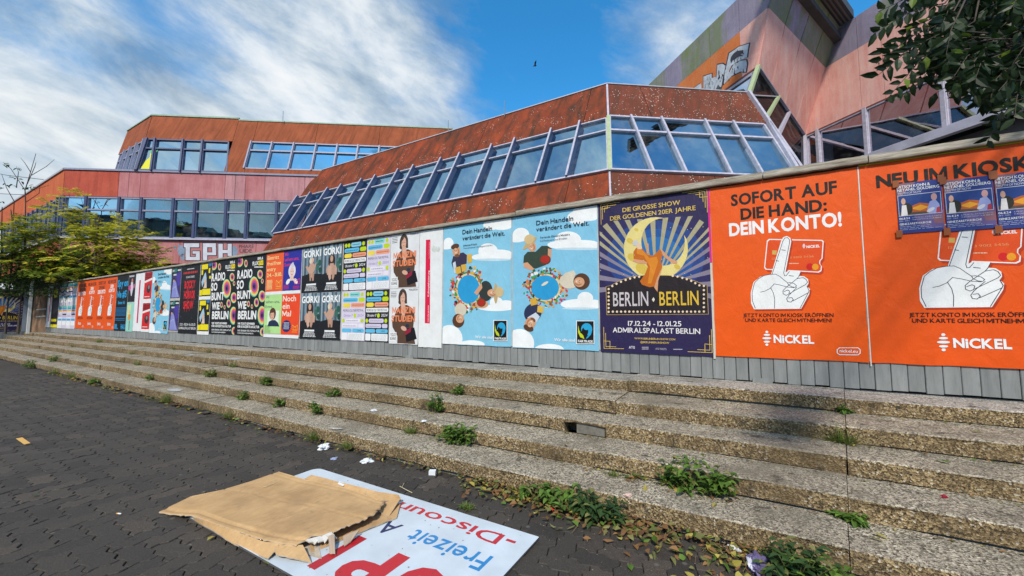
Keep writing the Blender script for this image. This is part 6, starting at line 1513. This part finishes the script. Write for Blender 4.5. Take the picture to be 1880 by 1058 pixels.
for i, (x, y, k, m, L, lab) in enumerate(LV):
    z = .575-RIS*k if 0 < k < 5 else 0
    p = surf(x, y); mb = MB(); r = random.Random(i+60)
    a = r.uniform(0, 2*pi)
    for q in range(1 if L < .085 else 3): leaf(mb, p+V((0, 0, .004)), V((cos(a+q*.7), sin(a+q*.7), .12)), V((r.uniform(-.3, .3), r.uniform(-.3, .3), 1)), L, L*.5, m, fold=.18, droop=.2)
    o = mb.build('fallen_leaf'); o['label'] = lab; o['category'] = 'leaf'; o['group'] = 'single fallen leaves'
# litter
def crumple(name, lab, cat, p, R, m, seed, flat=.5, n=3, amp=.75):
    import bmesh
    bm = bmesh.new(); bmesh.ops.create_icosphere(bm, subdivisions=n, radius=R)
    for v in bm.verts:
        q = mnoise.noise(v.co*(2.2/R)*.9+V((seed, 0, 0)))+.5*mnoise.noise(v.co*(5/R)+V((0, seed, 0))); v.co *= 1+q*amp; v.co.z = max(v.co.z*flat, -R*flat*.5)+R*flat*.5
    me = bpy.data.meshes.new(name); bm.to_mesh(me); bm.free(); me.materials.append(m); o = bpy.data.objects.new(name, me); SC.collection.objects.link(o); o.location = p; o['label'] = lab; o['category'] = cat; return o
M_WP = mat('white_paper_scrap', (.68, .70, .72), .8)
crumple('crumpled_paper', 'crumpled white paper lying at the foot of the steps behind the cardboard', 'paper', surf(594, 824, 0), .045, M_WP, 3, .6)
crumple('torn_paper', 'torn white paper scrap right of the crumpled white paper', 'paper', surf(674, 847, 0), .045, M_WP, 5, .22)
crumple('torn_paper', 'smaller bluish paper scrap below the crumpled white paper', 'paper', surf(613, 843, 0), .025, mat('blue_scrap', (.3, .34, .5), .7), 8, .25)
crumple('paper_scrap', 'thin white scrap on the fourth step left of the round leafy clump', 'paper', surf(686, 754, 0), .03, M_WP, 9, .2)
crumple('paper_scrap', 'white scrap beside the upright bushy weed', 'paper', surf(779, 774, 0), .022, M_WP, 10, .4)
crumple('bread_crumb', 'pinkish crumpled scrap on the lowest tread left of centre', 'paper', surf(1153, 911, 0), .02, mat('pink_scrap', (.6, .42, .36), .8), 11, .5)
crumple('red_scrap', 'tiny dark red scrap on the lowest tread at the right', 'scrap', surf(1734, 914, 0), .014, mat('red_plastic', (.25, .015, .03), .4), 12, .6)
crumple('red_scrap', 'bright red scrap in the litter left of the dark leafy clump', 'scrap', surf(1012, 936, 0), .016, mat('bright_red_plastic', (.6, .05, .04), .4), 13, .6)
crumple('flat_stone', 'small flat grey stone on the third step at the right', 'stone', surf(1738, 833, 0), .03, mat('grey_stone', (.35, .35, .31), .9), 14, .3)
crumple('crushed_cup', 'pale crushed scrap in the leaf litter at the bottom edge', 'paper', surf(1345, 1011, 0), .035, M_WP, 15, .3)
p = atz(794, 872, 0); q = V((cos(.5), sin(.5), 0)); q2 = V((-q.y, q.x, 0)); m = MB(); m.prism([p-q*.025-q2*.018, p+q*.025-q2*.018, p+q*.025+q2*.018, p-q*.025+q2*.018], (0, 0, .034), M_WP); o = m.build('small_carton'); o['label'] = 'small white box beside the lowest step near the sign'; o['category'] = 'carton'
m = MB(); m.prism([atz(29, 805.6, .003), atz(41, 803.5, .003), atz(56, 814, .003), atz(44.6, 816.5, .003)], (0, 0, .002), mat('orange_tape', (.62, .36, .10), .6)); o = m.build('tape_strip'); o['label'] = 'orange tape strip stuck on the dark pavers at the left'; o['category'] = 'tape'
m = MB(); a = atz(217, 943, .006); m.tube([a, a+V((.022, .008, 0))], .004, mat('butt_paper', (.72, .68, .6), .8), 7); m.tube([a, a-V((.010, .004, 0))], .004, mat('butt_filter', (.6, .3, .1), .8), 7); o = m.build('cigarette_butt'); o['label'] = 'cigarette butt with an orange filter on the pavers left of the cardboard'; o['category'] = 'cigarette butt'
m = MB(); zz_ = .575-RIS*4+.02
zz_ = .575-RIS*3
pts = [surf(994, 820, .012), surf(1006, 824, .015), surf(1022, 822, .015), surf(1040, 816, .015)]; m.tube(pts, [.010, .013, .011, .007], mat('bark_stick', (.24, .17, .10), .95, var=.3, vs=30), 7); m.tube([pts[2], pts[2]+V((.03, -.02, .02))], [.006, .003], mat('bark_stick'), 5); o = m.build('stick'); o['label'] = 'short forked stick lying on the fourth step near the broken slab'; o['category'] = 'stick'
m = MB(); m.tube([atz(734, 893, .005), atz(745, 899, .012), atz(757, 905, .005)], .0025, mat('pale_twig'), 5); m.tube([atz(738, 895, .008), atz(742, 887, .01)], .0018, mat('pale_twig'), 4); o = m.build('pale_twig'); o['label'] = 'pale forked twig on the pavers beside the sign'; o['category'] = 'twig'
# purple bag
bg_ = thing('purple_plastic_bag', 'crumpled purple plastic bag lying in the litter at the bottom edge', 'bag', atz(1392, 1046, 0))
b0 = crumple('bag_body', '', '', V((0, 0, 0)), .065, mat('purple_film', (.12, .10, .23), .35, .5), 21, .8, 4, .32); del b0['label']; del b0['category']; b0.scale = (.7, 1.2, .8); b0.parent = bg_
b1 = crumple('bag_lip', '', '', V((-.03, -.02, .03)), .04, mat('white_film', (.62, .62, .72), .4, .5), 22, .5, 3, .4); del b1['label']; del b1['category']; b1.scale = (.35, 1.5, .6); b1.parent = bg_
# chalk on the treads
def chalk(col, x0, x1, y, h, k, seed):
    r = random.Random(seed); z = surf((x0+x1)/2, y, .0075).z; pts = []
    for i in range(9): t = pi*i/8; pts.append((.5-.5*cos(t)*r.uniform(.85, 1), -.5*sin(t)*r.uniform(.7, 1)))
    for i in range(1, 8): t = pi-pi*i/8; pts.append((.5-.5*cos(t)*r.uniform(.85, 1), .5*sin(t)*r.uniform(.7, 1)))
    def f(t_, b): t_.links.new(mixc(t_, ramp(t_, noise_(t_, 25, 4, .7), [(.45, 0), (.55, .85)]), col, (.28, .26, .22)), b.inputs['Base Color'])
    kk = min(4, max(0, round((.575-z)/RIS))); ya, yb = -4.43+QS[kk]+.02, (-.03 if kk == 0 else -4.43+QS[kk-1]-.01)
    P_ = [atz(x0+(x1-x0)*a, y+h*b, z) for a, b in pts]; P_ = [V((p.x, min(max(p.y, ya), yb), p.z)) for p in P_]
    MB().poly(P_, mat('chalk_%d_%d_%d' % tuple(int(c*99) for c in col), rough=.95, build=f)).build('chalk_mark', st)
for i, a in enumerate((((.62, .48, .08), 461, 496, 667, 5, 1), ((.36, .42, .46), 484, 526, 669.5, 5, 1), ((.62, .48, .08), 514, 532, 676, 4, 1), ((.62, .46, .06), 406, 448, 684.5, 4, 2), ((.34, .40, .45), 325, 360, 651, 3, 1), ((.34, .40, .45), 390, 445, 659, 4, 1), ((.62, .48, .08), 592, 609, 654, 3, 0), ((.62, .48, .08), 617, 633, 656, 3, 0), ((.10, .34, .36), 640, 653, 657.5, 2, 0), ((.62, .48, .08), 513, 530, 648.5, 2.5, 0),
                    ((.40, .44, .48), 305, 335, 716, 6, 4), ((.56, .54, .50), 594, 630, 787, 4, 4))): chalk(*a, i)
# bird
bd = thing('flying_bird', 'small dark bird flying high in the blue gap of the sky', 'bird', CAM+ray(982, 121)*40)
c = bd.location.copy(); m = MB(); m.tube([c-RGT*.22+UPV*-.06, c-RGT*.1, c+RGT*.08+UPV*.02, c+RGT*.2+UPV*.05], [.01, .055, .06, .015], mat('dark_feather', (.05, .05, .055), .8), 7); m.build('body', bd)
for s_ in (-1, 1):
    m = MB(); m.prism([c+RGT*.08+UPV*.03, c-RGT*.06, c-RGT*.05+FWD*.35*s_+UPV*.16, c+RGT*.12+FWD*.6*s_+UPV*.24, c+RGT*.12+FWD*.3*s_+UPV*.16], UPV*.012, mat('dark_feather')); m.build('wing', bd)
# ================================================================ trees
BARK = mat('dark_bark', (.075, .06, .05), .95, var=.35, vs=18, bump=.5, bs=30)
L_OVER = leafm('overhanging_leaf', (.007, .018, .006), (.018, .042, .011), .45); L_OVY = leafm('lime_leaf', (.10, .17, .02), (.20, .28, .04), .5)  # backlit shade of the overhanging leaves is put into their near black colour
def P3(px_, py_, dep): return CAM+ray(px_, py_)*dep
tr = thing('overhanging_tree', 'dark leafy branches of a tree overhanging the fence at the upper right', 'tree', (2.9, 1.0, .56))
m = MB(); m.tube([(2.9, 1.0, .56), (2.86, .95, 1.6), (2.92, .8, 2.6), (2.8, .5, 3.5), (2.5, .1, 4.2)], [.14, .12, .11, .09, .06], BARK, 9); m.build('trunk', tr)
r = random.Random(31); lf, tg = MB(), MB()
J = V((2.8, .5, 3.5))
def branch(pts, r0, r1):
    n = len(pts); tg.tube(pts, [r0+(r1-r0)*i/(n-1) for i in range(n)], BARK, 6)
hub1, hub2, hub3 = P3(1900, 20, 1.4), P3(1820, -60, 1.4), P3(1930, 110, 1.35)
branch([J, J.lerp(hub1, .5)+V((0, 0, .25)), hub1], .045, .02); branch([J, J.lerp(hub2, .5)+V((0, 0, .4)), hub2], .045, .02); branch([J, J.lerp(hub3, .5)+V((0, 0, .1)), hub3], .03, .014)
def sprig(a, b, hub, nl, L=.043, sag=.02, lime=.04):
    mid = a.lerp(b, .5)-V((0, 0, -sag)); branch([hub, hub.lerp(a, .6)+V((0, 0, .03)), a], .0035, .002); tg.tube([a, mid, b], [.0019, .0014, .0008], BARK, 4)
    ax = (b-a).normalized()
    for i in range(nl):
        f = (i+.5)/nl; p = a.lerp(mid, f*2) if f < .5 else mid.lerp(b, f*2-1)
        side = ax.cross((CAM-p).normalized()).normalized()*(1 if i % 2 else -1)
        d = ax*.65+side*.8+V((0, 0, -.35))+V((r.gauss(0, .15), r.gauss(0, .15), r.gauss(0, .15)))
        u = ((CAM-p).normalized()+V((r.gauss(0, .5), r.gauss(0, .5), r.gauss(0, .5))))
        leaf(lf, p, d, u, L*r.uniform(.7, 1.2), L*r.uniform(.38, .5), L_OVY if r.random() < lime else L_OVER, fold=.12, droop=r.uniform(0, .3))
SPR = [((1745, -18), (1612, 22), 13), ((1735, 6), (1604, 62), 13), ((1728, 26), (1622, 96), 12), ((1735, 40), (1608, 118), 13), ((1742, 55), (1610, 140), 14), ((1745, 70), (1632, 178), 13), ((1760, 85), (1655, 178), 12), ((1770, 60), (1690, 150), 11), ((1775, 90), (1705, 150), 9), ((1700, -10), (1640, 40), 8), ((1790, 70), (1718, 122), 10),
       ((1850, 90), (1770, 165), 11), ((1865, 110), (1782, 180), 12), ((1870, 120), (1800, 190), 11), ((1885, 120), (1856, 190), 9), ((1880, 175), (1838, 218), 7), ((1850, 215), (1812, 262), 7), ((1875, 150), (1862, 222), 8), ((1800, 90), (1752, 140), 8)]
for (a, b, n_) in SPR:
    dp = r.uniform(1.2, 1.42); hub = min((hub1, hub2, hub3), key=lambda h: (h-P3(a[0], a[1], dp)).length); sprig(P3(*a, dp), P3(*b, dp+r.uniform(-.08, .06)), hub, int(n_*1.35))
for i in range(190):     # the dense middle of the crown
    a = r.uniform(0, 2*pi); q = sqrt(r.random()); x, y = 1845+115*q*cos(a), 52+88*q*sin(a)
    if r.random() < .12: x, y = r.uniform(1800, 1900), r.uniform(60, 200)
    dp = r.uniform(1.22, 1.65); A_ = P3(x, y, dp); B_ = A_+V((r.gauss(-.055, .035), r.gauss(-.03, .035), r.gauss(-.05, .03)))
    hub = min((hub1, hub2, hub3), key=lambda h: (h-A_).length); sprig(A_, B_, hub, 9, L=.046)
for i in range(60):     # the rest of the crown, above and outside the picture
    A_ = V((r.uniform(1.6, 3.4), r.uniform(-2.2, 1.4), r.uniform(2.7, 4.2))); d = A_-CAM; z = d.dot(FWD)
    if z > 0 and 529-720*d.dot(UPV)/z > 0 and 940+720*d.dot(RGT)/z < 1880: continue
    sprig(A_, A_+V((r.gauss(0, .12), r.gauss(0, .12), -.12)), J.lerp(A_, .7), 10, L=.055)
lf.build('crown', tr, kind='stuff'); tg.build('limbs', tr, kind='stuff')

# ---- saplings behind the fence at the left
L_AIL = leafm('yellow_green_leaflet', (.30, .31, .02), (.68, .60, .07), .6); L_AIG = leafm('green_leaflet', (.09, .16, .015), (.24, .30, .035), .6); L_SHR = leafm('dark_shrub_leaf', (.012, .03, .008), (.04, .075, .015), .6)
def frond(mb, p, d, L, m, r, n=9):
    d = d.normalized(); s = d.cross(V((0, 0, 1)))
    if s.length < .01: s = V((1, 0, 0))
    s.normalize()
    for i in range(n):
        f = (i+1)/n; q = p+d*L*f-V((0, 0, L*.35*f*f))
        for sg_ in (-1, 1):
            dd = (d*.45+s*sg_*.9+V((0, 0, -.35+r.gauss(0, .15)))).normalized(); w_ = L*.15; l_ = L*.36*(1-.5*abs(f-.45)); nrm = V((0, 0, 1))
            a = dd.cross(nrm).normalized()*w_*.5; mb.add([q, q+dd*l_*.4+a, q+dd*l_, q+dd*l_*.4-a], [[0, 1, 2, 3]], m)
def sapling(lab, base_px, dep, stems, clumps, seed, bare=()):
    r = random.Random(seed); b = P3(base_px, 560, dep); b.z = .56; t_ = thing('sapling', lab, 'tree', b, 'saplings behind the fence')
    k = MB(); f = MB()
    for pts, r0 in stems:
        q = [P3(x, y, dep+dz) for x, y, dz in pts]; q = [V((q[0].x, q[0].y, .56))]+q
        k.tube(q, [r0*(1-.7*i/(len(q)-1)) for i in range(len(q))], BARK, 6)
    for pts in bare:
        q = [P3(x, y, dep) for x, y in pts]; k.tube(q, [.016, .011, .006][:len(q)] if len(q) <= 3 else [.016*(1-i/len(q))+.004 for i in range(len(q))], BARK, 4)
    for cx_, cy_, rx, ry, n, yel in clumps:
        c = P3(cx_, cy_, dep)
        for i in range(int(n*1.7)):
            a = r.uniform(0, 2*pi); q = r.random()**.6; x = cx_+rx*q*cos(a); y = cy_+ry*q*sin(a); p = P3(x, y, dep+r.uniform(-.7, .7)*min(1, rx/40))
            if i % 9 == 0: k.tube([P3(cx_, cy_+ry*.8, dep), p], [.008, .003], BARK, 3)
            d = (p-c)+V((0, 0, .25))+V((r.gauss(0, .3), r.gauss(0, .3), 0)); frond(f, p, d, r.uniform(.35, .6), L_AIL if r.random() < yel else L_AIG, r)
    k.build('trunk', t_); f.build('crown', t_, kind='stuff'); return t_
sapling('yellow green sapling spreading over the fence in front of the mauve base', 190, 14.6,
        [([(175, 470, 0), (180, 420, 0), (183, 395, 0)], .05), ([(188, 480, 0), (215, 450, 0), (250, 440, 0), (290, 450, 0)], .04), ([(185, 490, 0), (150, 450, 0), (130, 420, 0)], .035)],
        [(150, 420, 28, 22, 34, .85), (190, 440, 42, 24, 60, .75), (235, 465, 48, 22, 62, .75), (275, 470, 34, 18, 34, .8), (170, 480, 60, 24, 60, .4), (215, 492, 60, 18, 50, .25), (128, 358, 9, 5, 4, 1), (100, 385, 18, 10, 8, .8), (150, 395, 14, 9, 8, .9), (226, 412, 16, 8, 8, .9), (252, 432, 14, 7, 8, .9), (120, 500, 40, 14, 26, .2)], 5)
sapling('dark green sapling with bare upper twigs beside the orange corner', 92, 15.4,
        [([(45, 480, 0), (46, 420, 0), (47, 372, 0)], .05), ([(22, 480, 0), (24, 420, 0), (20, 385, 0)], .045), ([(3, 480, 0), (3, 420, 0), (4, 380, 0)], .04)],
        [(20, 430, 34, 26, 46, .30), (60, 440, 40, 28, 56, .30), (30, 475, 60, 26, 70, .12), (90, 470, 36, 26, 44, .3), (70, 405, 22, 10, 14, .6), (75, 430, 24, 12, 22, .75)], 6,
        bare=[[(47, 372), (46, 350), (55, 320), (66, 282)], [(50, 338), (64, 306), (66, 298)], [(58, 322), (85, 306), (100, 293)], [(56, 316), (46, 300), (38, 290)], [(46, 350), (20, 310), (6, 298)], [(24, 420), (26, 370), (12, 345), (3, 320)], [(47, 372), (72, 355), (73, 342)], [(30, 345), (34, 316), (30, 306)]])
for i, (x, y) in enumerate(((8, 304), (17, 303), (26, 326), (30, 310), (5, 344), (42, 332), (62, 342), (25, 340), (46, 345), (3, 372))):
    pass
m = MB(); r = random.Random(3)
for x, y in ((8, 304), (17, 303), (26, 326), (30, 310), (5, 344), (42, 332), (62, 342), (25, 340), (46, 345), (3, 372), (55, 345), (10, 340)):
    for k in range(3): leaf(m, P3(x+r.uniform(-3, 3), y+r.uniform(-2, 2), 15.3), rdir(r, -.5, .2), V((0, 0, 1)), .16, .07, L_DRK)
o = m.build('last_leaves', [o for o in bpy.data.objects if o.name.startswith('sapling')][-1]); o['kind'] = 'stuff'
# dark shrubbery
sh = thing('shrub_row', 'dark green shrubs behind the return hoarding and under the saplings', 'shrubs', V((-18, 2.5, .56)))
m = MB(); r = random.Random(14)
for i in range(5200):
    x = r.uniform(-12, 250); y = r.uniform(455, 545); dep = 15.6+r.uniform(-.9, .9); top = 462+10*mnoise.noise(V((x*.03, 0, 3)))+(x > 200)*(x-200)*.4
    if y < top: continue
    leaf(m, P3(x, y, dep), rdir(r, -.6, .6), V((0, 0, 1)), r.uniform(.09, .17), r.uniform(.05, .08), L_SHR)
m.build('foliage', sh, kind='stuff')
# post and slat behind the gate panel
m = MB(); p = P3(59, 520, 15.5); m.box((p.x-.04, p.y-.04, .56), (p.x+.04, p.y+.04, P3(59, 513, 15.5).z), mat('white_post', (.6, .6, .58), .7)); o = m.build('fence_post'); o['label'] = 'slim pale post standing behind the brown gate panel'; o['category'] = 'post'
# overhead cables at the far left
for (a, b, lab) in (((-40, 312), (80, 330), 'upper thin cable crossing the sky at the far left edge'), ((-40, 350), (44, 358), 'lower thin cable crossing the sky at the far left edge')):
    A_, B_ = P3(*a, 22), P3(*b, 18); m = MB(); m.tube([A_, A_.lerp(B_, .5)-V((0, 0, .06)), B_], .012, mat('black_cable', (.03, .03, .03), .7), 4); o = m.build('cable'); o['label'] = lab; o['category'] = 'cable'; o['group'] = 'overhead cables'
# graffiti on the mauve base and on the orange panels
def spray(pl, pts, m, d=.034, name='graffiti', parent=None): MB().poly([pl.P(*pl.px(x, y), d) for x, y in pts], m).build(name, parent)
GW, GK, GBL = mat('spray_white', (.55, .55, .62), .6, var=.12, vs=4), mat('spray_black', (.04, .04, .06), .6), mat('spray_blue_grey', (.20, .26, .36), .6, var=.2)
cG = lambda x, y: (x/4.408+200, y/4.408+400)
for j, (cx_, cy_, q) in enumerate(((590, 270, 34), (1020, 270, 30), (540, 240, 10), (572, 225, 8), (600, 320, 20))):
    spray(BR_, [cG(cx_+q*cos(a*.628)*random.Random(j*9+a).uniform(.7, 1.1), cy_+q*1.4*sin(a*.628)) for a in range(10)], GBL, .0325, parent=bB)
def letter(strokes, dx=0):
    for k, (x0, y0, x1, y1) in enumerate(strokes):
        spray(BR_, [cG(x0-6, y0-5), cG(x1+6, y0-5), cG(x1+6, y1+6), cG(x0-6, y1+6)], GK, .0345, parent=bB)
    for k, (x0, y0, x1, y1) in enumerate(strokes): spray(BR_, [cG(x0, y0), cG(x1, y0), cG(x1, y1), cG(x0, y1)], GW, .0365+.0004*k, parent=bB)
letter([(612, 208, 735, 240), (625, 240, 660, 345), (625, 318, 740, 345), (708, 275, 740, 318), (682, 272, 740, 292)])
letter([(765, 208, 870, 240), (765, 240, 800, 345), (840, 240, 872, 300), (800, 282, 872, 304)])
letter([(890, 212, 925, 330), (965, 212, 998, 310), (925, 262, 965, 288)])
def ptext(pl, t, a, b, cap, mm, parent):
    vs, fs, wd = layout(t, 0); (a0, b0), (a1, b1) = pl.px(*a), pl.px(*b); h = pl.px(a[0], a[1]-cap)[1]-b0
    MB().add([pl.P(a0+(a1-a0)*x/wd, b0+(b1-b0)*x/wd+y*h, .035) for x, y in vs], fs, mm).build('graffiti', parent)
ptext(BR_, 'PHARE', cG(1055, 248), cG(1175, 246), 6.5, GK, bB); ptext(BR_, 'UIDE', cG(1060, 284), cG(1160, 282), 6.5, GK, bB)
# silver piece on the orange panels, plane PL
cO = lambda x, y: (x/6.6125+1240, y/6.6125+20)
def blobp(pl, pts, m, d, parent): MB().poly([pl.P(*pl.px(*cO(x, y)), d) for x, y in pts], m).build('graffiti', parent)
GS = mat('spray_silver', (.52, .56, .62), .5, var=.25, vs=6)
shapes = [[(195, 965), (320, 880), (330, 960), (350, 955), (350, 800), (450, 765), (450, 820), (500, 800), (505, 840), (470, 975), (200, 972)], [(520, 660), (580, 645), (620, 670), (590, 800), (570, 920), (490, 980), (480, 960), (500, 860), (510, 800)],
          [(665, 520), (780, 440), (905, 400), (890, 480), (880, 570), (760, 620), (690, 670), (660, 735), (625, 700)], [(610, 740), (640, 680), (665, 750), (720, 650), (800, 610), (870, 600), (880, 650), (865, 745), (800, 740), (700, 790), (600, 895)]]
for k, s_ in enumerate(shapes):
    cx_ = sum(p[0] for p in s_)/len(s_); cy_ = sum(p[1] for p in s_)/len(s_)
    big = [(cx_+(x-cx_)*1.08+math.copysign(5, x-cx_), cy_+(y-cy_)*1.06+math.copysign(5, y-cy_)) for x, y in s_]
    blobp(PL, big, GK, .034+.0005*k, bC); blobp(PL, s_, GS, .038+.0005*k, bC)
r = random.Random(2)
for k, s_ in enumerate(shapes):
    for j in range(14):
        a, b = r.choice(s_), r.choice(s_); cx_ = sum(p[0] for p in s_)/len(s_); cy_ = sum(p[1] for p in s_)/len(s_); x, y = cx_+(a[0]-cx_)*.75*r.random(), cy_+(a[1]-cy_)*.75*r.random(); L = r.uniform(20, 50)
        blobp(PL, [(x, y), (x+4, y), (x+6+r.uniform(-8, 8), y+L), (x+1+r.uniform(-8, 8), y+L)], GK, .042+.0002*j, bC)
blobp(PL, [(690, 560), (720, 520), (760, 490), (840, 480), (835, 520), (800, 530), (840, 550), (770, 560), (740, 590), (710, 600), (690, 640), (680, 600)], GK, .0465, bC)
# white piece on the pink panels under the branches
cP = lambda x, y: (x/3.779+1590, y/3.779)
for pts, mm, d in (([(550, 290), (700, 190), (740, 330), (745, 430), (560, 500), (548, 400)], GK, .034), ([(560, 330), (620, 300), (700, 230), (720, 330), (740, 420), (565, 488)], mat('spray_pale', (.55, .60, .58), .6, var=.15), .036)):
    MB().poly([PC.P(*PC.px(*cP(x, y)), d) for x, y in pts], mm).build('graffiti', bC)
for pts, mm, d in (([(575, 650), (900, 520), (1080, 480), (1080, 560), (960, 590), (930, 690), (850, 750), (800, 700), (760, 600)], mat('spray_pale'), .002), ([(800, 700), (860, 735), (930, 640), (950, 580), (1060, 560), (1060, 590), (970, 610), (940, 700), (860, 755)], GK, .004)):
    MB().poly([PC.P(*PC.px(*cP(x, y)), d) for x, y in pts], mm).build('graffiti', bC)
